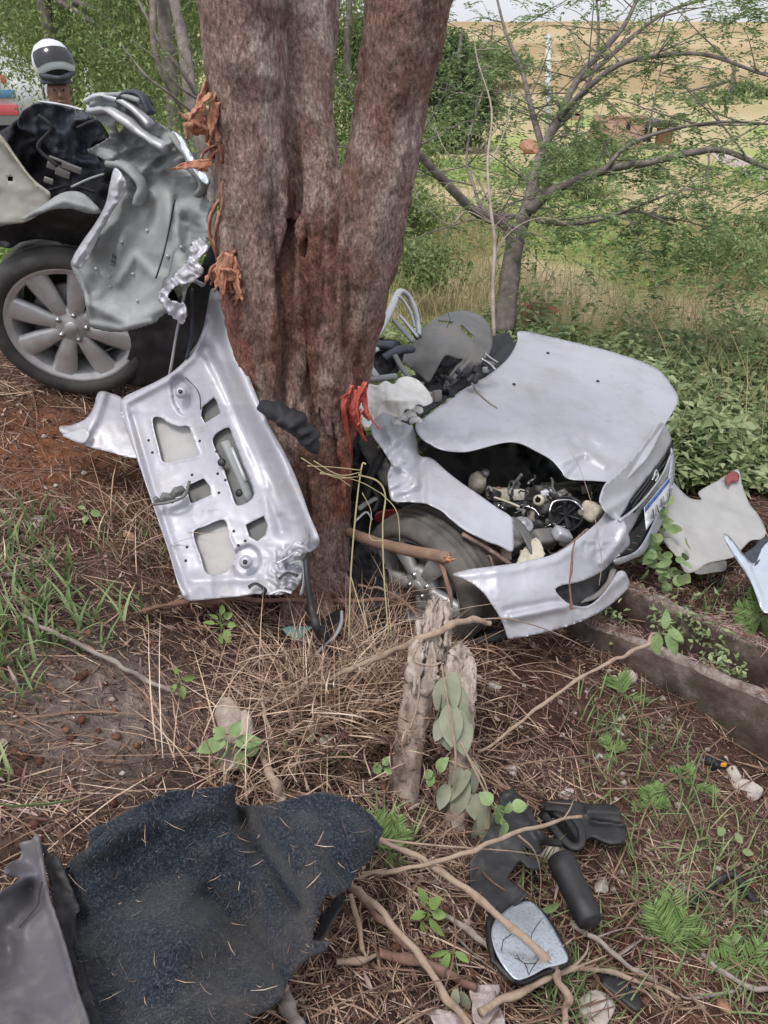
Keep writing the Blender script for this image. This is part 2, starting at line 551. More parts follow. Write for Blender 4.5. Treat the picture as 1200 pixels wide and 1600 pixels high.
M['palestick'] = mat('pale_wood', [(0,(.22,.16,.125)),(.5,(.37,.28,.215)),(1,(.54,.44,.35))], scale=30, rough=.85, bump=.8, bscale=120, dist=.003, dirt=((.16,.10,.075), 30, .5, .68, .7), spec=.2, stretch=(1,1,1))
M['brownstick'] = mat('brown_bark', [(0,(.10,.055,.045)),(.5,(.21,.125,.10)),(1,(.34,.22,.17))], scale=16, rough=.85, bump=.6, bscale=90, dist=.003, spec=.2)
M['greystick'] = mat('grey_bark', [(0,(.14,.12,.11)),(.5,(.26,.22,.20)),(1,(.40,.36,.33))], scale=18, rough=.9, bump=.6, bscale=80, dist=.003, spec=.2)
M['stump'] = mat('weathered_wood', [(0,(.16,.12,.10)),(.4,(.32,.25,.215)),(.8,(.47,.39,.34)),(1,(.60,.53,.47))], scale=9, rough=.9, bump=.9, bscale=26, dist=.012, spec=.15, stretch=(2,2,.35), dirt=((.10,.06,.04), 14, .52, .7, .7))
M['stumptop'] = mat('bleached_wood', [(0,(.28,.22,.185)),(.5,(.44,.365,.32)),(1,(.60,.54,.49))], scale=12, rough=.9, bump=.9, bscale=40, dist=.008, spec=.15, stretch=(2,2,.4))
M['grassg'] = leafmat('green_grass', [(0,(.10,.16,.07)),(.5,(.20,.29,.12)),(.8,(.33,.42,.20)),(1,(.50,.50,.30))], tr=.3)
M['undergrowth'] = leafmat('undergrowth_leaf', [(0,(.10,.14,.065)),(.35,(.23,.30,.135)),(.7,(.38,.45,.23)),(.9,(.52,.56,.34)),(1,(.62,.63,.44))], scale=1.2, tr=.38)
M['drygrass'] = leafmat('dry_grass', [(0,(.32,.28,.14)),(.5,(.50,.44,.24)),(1,(.66,.59,.37))], scale=.5, island=.6, tr=.2)
M['acacia'] = leafmat('feathery_leaf', [(0,(.08,.14,.05)),(.5,(.18,.26,.10)),(1,(.34,.42,.21))], tr=.4)
M['brightleaf'] = leafmat('light_green_leaf', [(0,(.13,.22,.06)),(.5,(.24,.36,.11)),(1,(.38,.50,.20))], scale=10, island=.4, tr=.3)
M['farleaf'] = leafmat('far_leaf', [(0,(.11,.16,.06)),(.45,(.23,.30,.12)),(.8,(.37,.44,.20)),(1,(.52,.56,.34))], scale=.6, island=.55, tr=.35)
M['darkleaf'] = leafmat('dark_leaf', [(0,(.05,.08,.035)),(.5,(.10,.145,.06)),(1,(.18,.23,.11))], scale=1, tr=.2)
M['palebranch'] = mat('grey_branch', [(0,(.10,.085,.08)),(.5,(.19,.16,.15)),(1,(.30,.26,.24))], scale=12, rough=.9, bump=.6, bscale=60, dist=.004, spec=.2)
M['witheredleaf'] = leafmat('withered_leaf', [(0,(.20,.22,.15)),(.5,(.33,.35,.26)),(1,(.46,.46,.36))], scale=18, island=.5, tr=.2)
M['palebark'] = mat('pale_sapling_bark', [(0,(.24,.20,.17)),(.5,(.38,.32,.27)),(1,(.50,.44,.38))], scale=14, rough=.9, bump=.5, bscale=60, dist=.003, spec=.2)
M['rock'] = mat('pale_stone', [(0,(.30,.25,.23)),(.5,(.48,.43,.40)),(1,(.62,.58,.55))], scale=14, rough=.9, bump=.8, bscale=40, dist=.008, dirt=((.22,.11,.08), 10, .5, .68, .6))
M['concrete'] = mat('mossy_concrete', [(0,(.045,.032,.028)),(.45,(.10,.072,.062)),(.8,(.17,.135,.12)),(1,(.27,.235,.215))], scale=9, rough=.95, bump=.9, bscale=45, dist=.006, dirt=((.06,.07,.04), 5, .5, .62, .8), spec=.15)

# ------------------------------------------------------------------ the ground, one sheet out to the horizon
def axis(lo, d0, hi, d, far_lo, far_hi, g=1.075):
    mid = list(np.arange(lo, hi, d)); a, s = [], d
    x = mid[-1]
    while x < far_hi: s *= g; x += s; a.append(x)
    b, s, x = [], d, lo
    while x > far_lo: s *= g; x -= s; b.append(x)
    return np.array(b[::-1] + mid + a)
gx = axis(-1.75, 0, 1.9, .0145, -260, 260)
gy = axis(.45, 0, 4.0, .0145, -12, 420, 1.06)
GX, GY = np.meshgrid(gx, gy)
GZ = ground_h(GX, GY)
# a thrown-up bank of dry cut field rows on the hillside
nx, ny = len(gx), len(gy)
ii, jj = np.meshgrid(np.arange(ny - 1), np.arange(nx - 1), indexing='ij')
GF = np.stack([ii*nx+jj, ii*nx+jj+1, (ii+1)*nx+jj+1, (ii+1)*nx+jj], -1).reshape(-1, 4)
def lerp(a, b, t): return a * (1 - t[..., None]) + b * t[..., None]
n1 = fbm(GX * 1.3, GY * 1.3, seed=21); n2 = fbm(GX * 5, GY * 5, seed=22); n3 = fbm(GX / 5, GY / 7, seed=23, octv=5)
earth = lerp(np.array([.048,.029,.025]), np.array([.125,.078,.065]), sstep(.35, .65, n2))
def blob(x, y, r):
    return np.exp(-((GX - x) ** 2 + (GY - y) ** 2) / r ** 2)
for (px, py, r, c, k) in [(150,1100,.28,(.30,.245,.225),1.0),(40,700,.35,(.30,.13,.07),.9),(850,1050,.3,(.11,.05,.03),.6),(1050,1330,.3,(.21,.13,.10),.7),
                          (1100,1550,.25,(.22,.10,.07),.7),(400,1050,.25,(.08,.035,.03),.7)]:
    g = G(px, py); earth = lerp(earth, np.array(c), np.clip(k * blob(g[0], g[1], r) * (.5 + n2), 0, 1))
# green earth beyond, dry grass field, green flushes in it, the pale hill
far = sstep(3.6, 5.0, GY)
gre = lerp(np.array([.13,.14,.06]), np.array([.27,.27,.12]), n1)
earth = lerp(earth, gre, far)
dry = lerp(np.array([.44,.37,.21]), np.array([.62,.54,.34]), n3)
flush = sstep(.5, .62, fbm(GX / 3.2, GY / 4.5, seed=29)) * (1 - sstep(60, 100, GY))
dry = lerp(dry, np.array([.36,.43,.15]), flush * .9)
hill = lerp(np.array([.40,.30,.17]), np.array([.52,.42,.26]), sstep(.4, .6, fbm(GX / 20, GY / 4, seed=33)))
dry = lerp(dry, hill, sstep(50, 75, GY))
earth = lerp(earth, dry, sstep(5.2, 6.8, GY + (n1 - .5) * 3))
V = np.stack([GX, GY, GZ], -1).reshape(-1, 3)
gme = fast_mesh('ground', V, [GF], True)
ca = gme.color_attributes.new('earth', 'FLOAT_COLOR', 'POINT')
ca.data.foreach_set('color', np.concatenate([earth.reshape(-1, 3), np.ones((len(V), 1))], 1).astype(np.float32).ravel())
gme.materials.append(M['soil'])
ground = link('ground', gme); ground['kind'] = 'structure'
del GX, GY, V

# ------------------------------------------------------------------ loose growth and litter
def unit(v): return v / (np.linalg.norm(v, axis=-1, keepdims=True) + 1e-12)

def leaves(c, d, n, L, W, fold=.15, droop=.12):
    """Folded leaf blades: base c, direction d, normal n."""
    d = unit(d); s = unit(np.cross(d, n)); n = np.cross(s, d)
    L = np.broadcast_to(_np(L), (len(c),))[:, None]; W = np.broadcast_to(_np(W), (len(c),))[:, None]
    V = np.stack([c, c + d * L * .42 + s * W / 2 + n * W * fold, c + d * L - n * L * droop, c + d * L * .42 - s * W / 2 + n * W * fold], 1)
    b = np.arange(len(c))[:, None] * 4
    return V.reshape(-1, 3), [np.vstack([b + [0, 1, 2], b + [0, 2, 3]])]

def ribbons(pts, w, fold=0.0, taper=.35):
    """pts (n, k, 3) curves -> folded ribbons of width w (n,)."""
    n, k, _ = pts.shape
    t = unit(np.gradient(pts, axis=1))
    rs = RNG.normal(size=(n, 1, 3)) ; rs[..., 2] *= .4
    s = unit(np.cross(t, rs)); u = np.cross(s, t)
    tt = np.linspace(0, 1, k); prof = 1 - (1 - taper) * np.abs(2 * tt - 1) ** 2.5
    hw = (_np(w)[:, None] * prof[None])[..., None] / 2
    A, B, C = pts - s * hw, pts + u * hw * .9, pts + s * hw
    V = np.stack([A, B, C], 2).reshape(-1, 3)
    base = np.arange(n)[:, None, None] * (k * 3) + np.arange(k - 1)[None, :, None] * 3
    q1 = base + np.array([0, 3, 4, 1]); q2 = base + np.array([1, 4, 5, 2])
    return V, [np.concatenate([q1.reshape(-1, 4), q2.reshape(-1, 4)])]

def scatter(n, x0, x1, y0, y1, dens=None):
    """n points in the region, thinned by a density function of x and y."""
    out = np.zeros((0, 2))
    while len(out) < n:
        q = RNG.uniform([x0, y0], [x1, y1], (n * 2, 2))
        # nearer ground is surveyed more finely
        keep = RNG.random(len(q)) < np.clip(1.15 / np.maximum(q[:, 1], .5), 0, 1) ** .6
        if dens is not None: keep &= RNG.random(len(q)) < dens(q[:, 0], q[:, 1])
        out = np.vstack([out, q[keep]])
    return out[:n]

def litter(n, name, m, lmin, lmax, w0, w1, lift, dens=None, k=4, curl=.12, box_=(-2.3, 2.6, .35, 4.6), lean=0.0):
    q = scatter(n, *box_, dens)
    a = RNG.uniform(0, 2 * np.pi, n)
    L = lmin + (lmax - lmin) * RNG.random(n) ** 2.2
    t = np.linspace(-.5, .5, k)
    d = np.stack([np.cos(a), np.sin(a)], -1); s = np.stack([-np.sin(a), np.cos(a)], -1)
    c = RNG.normal(0, curl, n)
    xy = q[:, None] + d[:, None] * (t * 1.0)[None, :, None] * L[:, None, None] + s[:, None] * ((t ** 2)[None] * c[:, None] * L[:, None])[..., None]
    z0 = ground_h(xy[:, 0, 0], xy[:, 0, 1]); z1 = ground_h(xy[:, -1, 0], xy[:, -1, 1]); zc = ground_h(q[:, 0], q[:, 1])
    z0 = z0 + RNG.exponential(lift, n); z1 = z1 + RNG.exponential(lift, n) + lean * L * (RNG.random(n) ** 4)
    tz = t + .5
    z = z0[:, None] * (1 - tz) + z1[:, None] * tz
    z = np.maximum(z, (zc[:, None] - (z0 + z1)[:, None] / 2) * (1 - np.abs(2 * tz - 1)) + z + .001)
    pts = np.concatenate([xy, z[..., None]], -1)
    V, F = ribbons(pts, RNG.uniform(w0, w1, n))
    o = obj(name, V, F, m, smooth=False, origin=(0, 2, 0)); tag(o, kind='stuff')
    return o

def bare(px, py, r):
    g = G(px, py)
    return lambda x, y: 1 - .93 * np.exp(-(((x - g[0]) ** 2 + (y - g[1]) ** 2) / r ** 2) ** 2)
_b1, _b2, _b3 = bare(150, 1110, .3), bare(30, 690, .3), bare(880, 1080, .22)
def dstraw(x, y):
    r = (.35 + .9 * sstep(.35, .65, fbm(x * 2.5, y * 2.5, seed=41))) * _b1(x, y) * (.3 + .7 * _b2(x, y)) * _b3(x, y)
    r = r * np.where(x > .55, .38, 1.0)
    return np.clip(r, 0, 1)
def dmulch(x, y): return np.clip(.45 + .6 * fbm(x * 3, y * 3, seed=43), 0, 1)
o = litter(40000, 'dry_straw_litter', M['straw'], .02, .17, .0014, .0044, .007, dstraw, lean=.25)
tag(o, 'loose dry straw and stalks strewn over the reddish soil', 'straw')
o = litter(52000, 'fine_straw_chaff', M['straw'], .006, .045, .0012, .0032, .005, lambda x, y: .25 + .75 * dstraw(x, y), k=3)
tag(o, 'short pale chaff scattered across the bare soil', 'chaff')
o = litter(62000, 'bark_mulch', M['mulch'], .005, .04, .002, .009, .005, dmulch, k=2)
tag(o, 'dark red brown bark crumbs covering the bank', 'mulch')
o = litter(2600, 'twig_litter', M['twig'], .08, .42, .0025, .006, .012, None, k=6, curl=.3, lean=.25)
tag(o, 'thin brown twigs scattered over the bank', 'twigs')
M['chip'] = mat('bark_chip', [(0,(.12,.065,.055)),(.4,(.26,.16,.135)),(.8,(.42,.31,.27)),(1,(.56,.47,.43))], scale=9, rough=.9, bump=.3, bscale=200, island=.85, dist=.001, spec=.15)
o = litter(5200, 'bark_chips', M['chip'], .012, .06, .005, .013, .010, lambda x, y: .3 + .7 * dstraw(x, y), k=3)
tag(o, 'pinkish bark chips and dead leaf scraps among the straw', 'bark chips')

# small clods and stones nobody could count
def pebbles(n, name, m, r0, r1, dens, label, cat):
    q = scatter(n, -2.2, 2.5, .4, 4.5, dens)
    r = r0 + (r1 - r0) * RNG.random(n) ** 3
    ico = np.array([[0,0,1],[.9,0,.3],[.28,.85,.35],[-.72,.53,.3],[-.72,-.53,.35],[.28,-.85,.3],[.5,.5,-.6],[-.6,.1,-.6],[.3,-.6,-.6]])
    f = np.array([[0,1,2],[0,2,3],[0,3,4],[0,4,5],[0,5,1],[1,6,2],[2,6,7],[2,7,3],[3,7,4],[4,7,8],[4,8,5],[5,8,1],[1,8,6],[6,8,7]])
    V = ico[None] * r[:, None, None] * RNG.uniform(.65, 1.35, (n, 9, 3))
    V[..., 2] *= .7
    z = ground_h(q[:, 0], q[:, 1])
    V += np.stack([q[:, 0], q[:, 1], z + r * .2], -1)[:, None]
    F = (f[None] + (np.arange(n) * 9)[:, None, None]).reshape(-1, 3)
    o = obj(name, V.reshape(-1, 3), [F], m, smooth=False, origin=(0, 2, 0)); tag(o, label, cat, kind='stuff')
M['clod'] = mat('soil_clod', [(0,(.05,.024,.019)),(.5,(.13,.062,.045)),(1,(.25,.14,.10))], scale=20, rough=.95, bump=.4, island=.7, spec=.1)
M['crumb'] = mat('pale_crumb', [(0,(.22,.16,.14)),(.5,(.36,.30,.27)),(1,(.55,.50,.46))], scale=20, rough=.9, bump=.4, island=.7)
pebbles(8000, 'soil_crumbs', M['clod'], .003, .017, None, 'reddish soil crumbs loose on the bank', 'soil')
pebbles(2600, 'gravel', M['crumb'], .003, .016, lambda x, y: np.where(x > .45, .9, .18), 'small pale stones and rubble bits among the litter', 'gravel')

# grasses
def grass(name, spots, m, label, cat, n, hmin, hmax, w, spread=.35, bend=.6):
    """spots: (x, y, radius, weight)"""
    w_ = _np([s[3] for s in spots]); w_ = w_ / w_.sum()
    k = RNG.choice(len(spots), n, p=w_); S = _np(spots)[k]
    a = RNG.uniform(0, 2*np.pi, n); r = S[:, 2] * np.sqrt(RNG.random(n))
    x, y = S[:, 0] + r * np.cos(a), S[:, 1] + r * np.sin(a)
    z = ground_h(x, y)
    H = RNG.uniform(hmin, hmax, n); az = RNG.uniform(0, 2*np.pi, n)
    tl = np.abs(RNG.normal(0, spread, n)); bd = RNG.uniform(.2, 1, n) * bend
    t = np.linspace(0, 1, 5)
    hor = (tl[:, None] * t + bd[:, None] * t ** 2.2) * H[:, None]
    ver = (t[None] - .45 * bd[:, None] * t ** 2.6) * H[:, None]
    pts = np.stack([x[:, None] + hor * np.cos(az)[:, None], y[:, None] + hor * np.sin(az)[:, None], z[:, None] - .01 + ver], -1)
    t3 = unit(np.gradient(pts, axis=1)); s = unit(np.cross(t3, np.array([0, 0, 1.0]) + 0 * t3)); 
    prof = np.array([.55, 1, .9, .6, .06]); hw = (RNG.uniform(.6, 1.3, n)[:, None] * w * prof)[..., None] / 2
    u = np.cross(s, t3)
    A, B, C = pts - s * hw, pts - u * hw * .5, pts + s * hw
    V = np.stack([A, B, C], 2).reshape(-1, 3)
    base = np.arange(n)[:, None, None] * 15 + np.arange(4)[None, :, None] * 3
    F = np.concatenate([(base + np.array([0, 3, 4, 1])).reshape(-1, 4), (base + np.array([1, 4, 5, 2])).reshape(-1, 4)])
    o = obj(name, V, [F], m, smooth=False, origin=(S[0, 0], S[0, 1], 0)); tag(o, label, cat, kind='stuff')
    return o
def spot(px, py, r, w=1): g = G(px, py); return (g[0], g[1], r, w)
grass('green_grass', [spot(30,900,.16,3), spot(90,980,.14,2), spot(10,1010,.1,2), spot(60,840,.1,1), spot(180,960,.1,.8), spot(10,1220,.05,.4), spot(20,1070,.08,1)],
      M['grassg'], 'broad bladed green grass growing on the bank below the wheel', 'grass', 300, .04, .15, .009)
grass('fine_green_grass', [spot(1010,1200,.2,1), spot(960,1130,.15,.6), spot(1130,1500,.2,1.2), spot(1060,1420,.15,1), spot(1150,1330,.2,.7), spot(600,1310,.07,.7), spot(850,1500,.1,.6),
      spot(1000,1300,.2,.5), spot(900,1580,.1,.5), spot(1100,930,.2,.6), spot(1170,1080,.2,.4), spot(200,850,.15,.4), spot(900,1440,.2,.5), spot(1180,1420,.2,.6), spot(500,1180,.1,.3)],
      M['grassg'], 'thin green grass sprouting through the litter by the rubble', 'grass', 1500, .03, .12, .0045)
grass('dry_standing_grass', [spot(560,1060,.14,3), spot(500,1120,.12,2), spot(620,1100,.08,1.5), spot(540,1000,.1,1.5), spot(450,1090,.12,1), spot(220,860,.14,.8), spot(590,960,.1,1),
      spot(400,1230,.1,.7), spot(300,1180,.12,.6)],
      M['straw'], 'tangle of dry tan grass between the tree foot and the stumps', 'dry grass', 1100, .08, .3, .0032, spread=.6, bend=.9)

# leafy undergrowth behind the wreck
def undergrowth(name, n, xr, yr, hfun, L0, L1, m, dens=None, label='', cat='undergrowth'):
    q = np.zeros((0, 2))
    while len(q) < n:
        c = RNG.uniform([xr[0], yr[0]], [xr[1], yr[1]], (n, 2))
        keep = RNG.random(n) < (yr[0] / c[:, 1]) ** .9
        if dens is not None: keep &= RNG.random(n) < dens(c[:, 0], c[:, 1])
        q = np.vstack([q, c[keep]])
    q = q[:n]
    h = hfun(q[:, 0], q[:, 1]); z = ground_h(q[:, 0], q[:, 1], False) + h * RNG.random(n) ** .55
    d = RNG.normal(size=(n, 3)); d[:, 2] = d[:, 2] * .35 + .05
    nn = RNG.normal(0, .45, (n, 3)); nn[:, 2] += 1
    L = RNG.uniform(L0, L1, n) * (1 + .04 * q[:, 1])
    V, F = leaves(np.column_stack([q, z]), d, nn, L, L * RNG.uniform(.35, .6, n))
    o = obj(name, V, F, m, smooth=False, origin=(np.mean(xr), np.mean(yr), 0)); tag(o, label, cat, kind='stuff')
def uh(x, y): return .06 + .5 * fbm(x * 1.7, y * 1.7, seed=51) ** 1.3 * (.5 + fbm(x * 6, y * 6, seed=52))
_car = [(-.1,2.3),(.9,2.1),(1.25,2.75),(1.75,3.5),(.75,4.25),(0,3.6)]
def ud(x, y):
    out = ~inside(_car, x, y) & ~inside([(1.15,2.5),(2.3,2.4),(2.3,3.75),(1.45,3.8)], x, y)
    r = (sstep(.22, .5, fbm(x * 1.2, y * 1.2, seed=53)) * (1 - .985 * sstep(5.0, 7.2, y + .8 * (fbm(x, y, seed=54) - .5))))
    return out * r * sstep(3.0, 3.6, y + .45 * np.clip(x - .6, 0, 3) + .3 * (x < .1)) 
undergrowth('leafy_undergrowth', 60000, (-.25, 6.0), (2.9, 9), uh, .035, .085, M['undergrowth'], ud, 'knee high leafy green undergrowth behind the crumpled bonnet')
# stems, some dry, standing in the undergrowth
def stems(name, n, xr, yr, m, h0, h1, w, label, cat, dens=None):
    q = RNG.uniform([xr[0], yr[0]], [xr[1], yr[1]], (n * 2, 2))
    if dens is not None: q = q[RNG.random(len(q)) < dens(q[:, 0], q[:, 1])]
    q = q[:n]; k = len(q); z = ground_h(q[:, 0], q[:, 1], False); H = RNG.uniform(h0, h1, k)
    a = RNG.uniform(0, 2*np.pi, k); b = RNG.uniform(.1, .7, k); t = np.linspace(0, 1, 4)
    pts = np.stack([q[:, :1] + (b * H * np.cos(a))[:, None] * t ** 1.6, q[:, 1:] + (b * H * np.sin(a))[:, None] * t ** 1.6, z[:, None] + H[:, None] * t], -1)
    V, F = ribbons(pts, np.full(k, w) * (1 + .12 * q[:, 1]) / 1.5)
    o = obj(name, V, F, m, smooth=False, origin=(np.mean(xr), np.mean(yr), 0)); tag(o, label, cat, kind='stuff')
stems('dry_weed_stems', 5200, (-.3, 7), (3.6, 14), M['drygrass'], .15, .7, .005, 'thin dry weed stems standing among the green undergrowth', 'weeds', lambda x, y: sstep(.4, .65, fbm(x * .9, y * .9, seed=57)))
stems('field_grass', 13000, (-3, 16), (6, 30), M['drygrass'], .08, .3, .006, 'dry yellow grass of the field beyond the undergrowth', 'dry grass', lambda x, y: (8 / y) ** 1.2)
undergrowth('field_weeds', 6000, (-1, 15), (7, 26), lambda x, y: .1 + .45 * fbm(x * .8, y * .8, seed=59), .06, .13, M['brightleaf'],
            lambda x, y: sstep(.5, .6, fbm(x / 3.2, y / 4.5, seed=29)) * .9 + .004, 'bright green weeds in patches across the dry field', 'weeds')
undergrowth('roadside_weeds', 16000, (-4.5, -.5), (3.9, 9), lambda x, y: .1 + .4 * fbm(x * 1.2, y * 1.2, seed=60), .04, .09, M['brightleaf'], None,
            'light green weeds behind the torn rear of the car', 'weeds')

# ------------------------------------------------------------------ trees of the background
def limb_tree(root, limbs, m, name='trunk', seed=0, segs=8):
    parts = [tube(p, r, segs=segs, n=6, bump=.12, seed=seed, bscale=9) for p, r in limbs]
    V, F = merge(parts)
    return obj(name, V, F, m, root)

def twigs_from(limbs, n, rng, l0, l1, rad, droop=.1, up=.3):
    """random side twigs off the limbs, for tubes and for leaf carrying ends"""
    tw = []
    for p, r in limbs:
        s = spline(p, 5)
        seg = np.linalg.norm(np.diff(s, axis=0), axis=1).sum()
        for _ in range(max(1, int(n * seg))):
            i = rng.integers(1, len(s))
            d = rng.normal(size=3); d[2] = d[2] * .5 + up; d /= np.linalg.norm(d)
            L = rng.uniform(l0, l1); st = s[i]
            k = rng.normal(0, .25, 3)
            pts = [st, st + d * L * .35 + k * L * .08, st + d * L * .7 + k * L * .2, st + d * L + k * L * .35 - np.array([0, 0, droop * L])]
            tw.append((np.array(pts), np.array([rad, rad * .7, rad * .45, rad * .2])))
    return tw

def pinnate(tips, rng, per, L0, L1, leaflets=9, ll=.03, lw=.008):
    """feathery compound leaves along twigs"""
    c, d, nn = [], [], []
    for p, r in tips:
        s = spline(p, 4)
        for _ in range(per):
            i = rng.integers(2, len(s)); f = rng.normal(size=3); f[2] = f[2] * .4 - .12; f /= np.linalg.norm(f)
            L = rng.uniform(L0, L1)
            side = np.cross(f, [0, 0, 1.0]); side /= np.linalg.norm(side) + 1e-9
            u = np.linspace(.15, 1, leaflets)
            for sg in (-1, 1):
                c.append(s[i] + f * (L * u)[:, None] - np.array([0, 0, 1.0]) * (L * .35 * u ** 2)[:, None])
                d.append(np.tile(side * sg + f * .5, (leaflets, 1)) + rng.normal(0, .18, (leaflets, 3)))
                nn.append(np.tile([0, 0, 1.0], (leaflets, 1)) + rng.normal(0, .3, (leaflets, 3)))
    c, d, nn = np.vstack(c), np.vstack(d), np.vstack(nn)
    k = rng.uniform(.6, 1.3, len(c))
    return leaves(c, d, nn, ll * k, lw * k)

# the open feathery tree right of the big trunk
A_ = lambda *q: np.array([P(*t) for t in q])
tb = G(790, 520)
aroot = thing('acacia_tree', 'open thin-leaved tree forking low behind the wreck', 'tree', P(790, 505, 6.2))
limbs = [
 (A_((786,520,6.25),(792,470,6.2),(797,430,6.2),(803,390,6.2),(812,355,6.2)), [.095,.085,.078,.072,.066]),
 (A_((803,385,6.2),(790,352,6.15),(745,332,6.0),(710,300,5.8),(668,255,5.6),(630,215,5.4),(560,180,5.3)), [.05,.045,.038,.034,.03,.022,.012]),
 (A_((812,360,6.2),(826,318,6.3),(836,270,6.4),(850,232,6.5),(872,185,6.6),(905,120,6.8),(945,75,6.9),(975,40,7.0),(1000,-10,7.1),(1040,-90,7.2)), [.06,.052,.045,.04,.037,.033,.028,.022,.018,.01]),
 (A_((826,330,6.2),(860,300,6.1),(905,280,6.0),(960,262,5.9),(1010,255,5.7),(1075,240,5.6),(1130,235,5.5),(1200,262,5.4),(1290,280,5.3)), [.045,.04,.035,.03,.027,.024,.02,.016,.008]),
 (A_((850,240,6.5),(830,170,6.8),(815,110,7.1),(790,50,7.3),(770,-30,7.5)), [.03,.026,.02,.016,.008]),
 (A_((870,190,6.6),(905,150,6.3),(960,105,6.1),(1010,90,6.0),(1100,85,5.8),(1200,118,5.6),(1260,120,5.5)), [.026,.024,.021,.018,.015,.01,.006]),
 (A_((905,125,6.8),(940,100,6.9),(985,60,7.1),(1040,20,7.3),(1100,0,7.4),(1160,-10,7.5)), [.026,.024,.02,.015,.01,.006]),
 (A_((820,340,6.2),(760,330,6.5),(740,290,6.7),(730,230,6.9),(760,120,7.2),(770,40,7.4)), [.02,.017,.014,.012,.01,.006]),
 (A_((840,345,6.1),(880,350,5.8),(930,345,5.5),(990,330,5.3),(1050,350,5.2)), [.02,.017,.014,.01,.005]),
 (A_((940,270,5.9),(985,225,5.8),(1060,200,5.7),(1140,190,5.6),(1220,195,5.5)), [.02,.016,.012,.009,.005]),
 (A_((860,210,6.6),(900,165,6.9),(930,100,7.2),(935,30,7.4),(925,-40,7.6)), [.024,.02,.016,.012,.006]),
]
limb_tree(aroot, limbs, M['palebranch'], 'trunk')
rngA = np.random.default_rng(3)
tw = twigs_from(limbs[1:], 7.0, rngA, .35, 1.1, .007)
tw2 = twigs_from(tw, 1.1, rngA, .15, .5, .0035)
V, F = merge([tube(p, r, segs=4, n=3, cap=False) for p, r in tw + tw2]); obj('twigs', V, F, M['palebranch'], aroot)['kind'] = 'stuff'
V, F = pinnate(tw + tw2, rngA, 2, .08, .2, 8, .042, .015); cr = obj('crown', V, F, M['acacia'], aroot, smooth=False); cr['kind'] = 'stuff'
# thicker leafy sprays low on the right and in the middle of the crown
rngB = np.random.default_rng(4)
def spray(c, r, n, seed):
    rr = np.random.default_rng(seed); q = rr.normal(size=(n, 3)) * _np(r) + c
    return [(np.array([p, p + rr.normal(0, .06, 3), p + rr.normal(0, .12, 3), p + rr.normal(0, .18, 3)]), np.array([.003, .002, .002, .001])) for p in q]
sp_ = []
for i, (px, py, d, rx, rz, n) in enumerate([(1060,370,5.4,.5,.22,150),(1140,320,5.5,.35,.3,110),(1000,300,5.8,.4,.18,90),(900,290,6.2,.35,.2,90),(840,200,6.8,.4,.35,90),(780,220,7,.35,.3,60),
        (960,180,6.3,.5,.3,80),(740,100,7.2,.35,.4,70),(860,60,7.2,.6,.3,110),(1100,130,5.9,.4,.3,60),(1130,60,6.5,.4,.25,60),(1180,440,5.2,.2,.15,40),(950,370,5.6,.4,.12,50),(1190,10,6,.2,.2,70),
        (1020,230,5.8,.4,.12,60),(700,60,7.2,.2,.3,50)]):
    sp_ += spray(P(px, py, d), (rx, .3, rz), int(n * (.30 if 180 < py < 330 else .42)), 100 + i)
V, F = pinnate(sp_, rngB, 3, .1, .22, 8, .048, .019); obj('leafy_sprays', V, F, M['acacia'], aroot, smooth=False)['kind'] = 'stuff'

# a pale thin sapling stem in front of it
sl = thing('sapling', 'thin pale bare sapling stem standing left of the forked tree', 'sapling', P(772, 520, 5.2))
lm = [(A_((772,525,5.2),(770,450,5.2),(773,380,5.2),(766,320,5.2),(762,250,5.25),(768,170,5.3),(745,90,5.35),(740,40,5.4)), [.02,.019,.018,.016,.013,.01,.006,.003]),
      (A_((766,320,5.2),(740,270,5.1),(700,240,5.0),(680,200,5.0)), [.008,.007,.005,.003]), (A_((764,260,5.2),(790,200,5.3),(800,140,5.4)), [.008,.006,.003]),
      (A_((770,350,5.2),(728,330,5.1),(700,350,5.0),(640,300,4.9)), [.007,.006,.004,.002]), (A_((772,400,5.2),(800,360,5.2),(850,340,5.2),(910,360,5.1)), [.006,.005,.004,.002])]
limb_tree(sl, [(p, [q * .7 for q in r]) for p, r in lm], M['palebark'], 'stem', segs=6)
tws = twigs_from(lm, 5, np.random.default_rng(8), .15, .5, .003)
V, F = merge([tube(p, r, segs=3, n=3, cap=False) for p, r in tws]); obj('twigs', V, F, M['palebark'], sl)['kind'] = 'stuff'

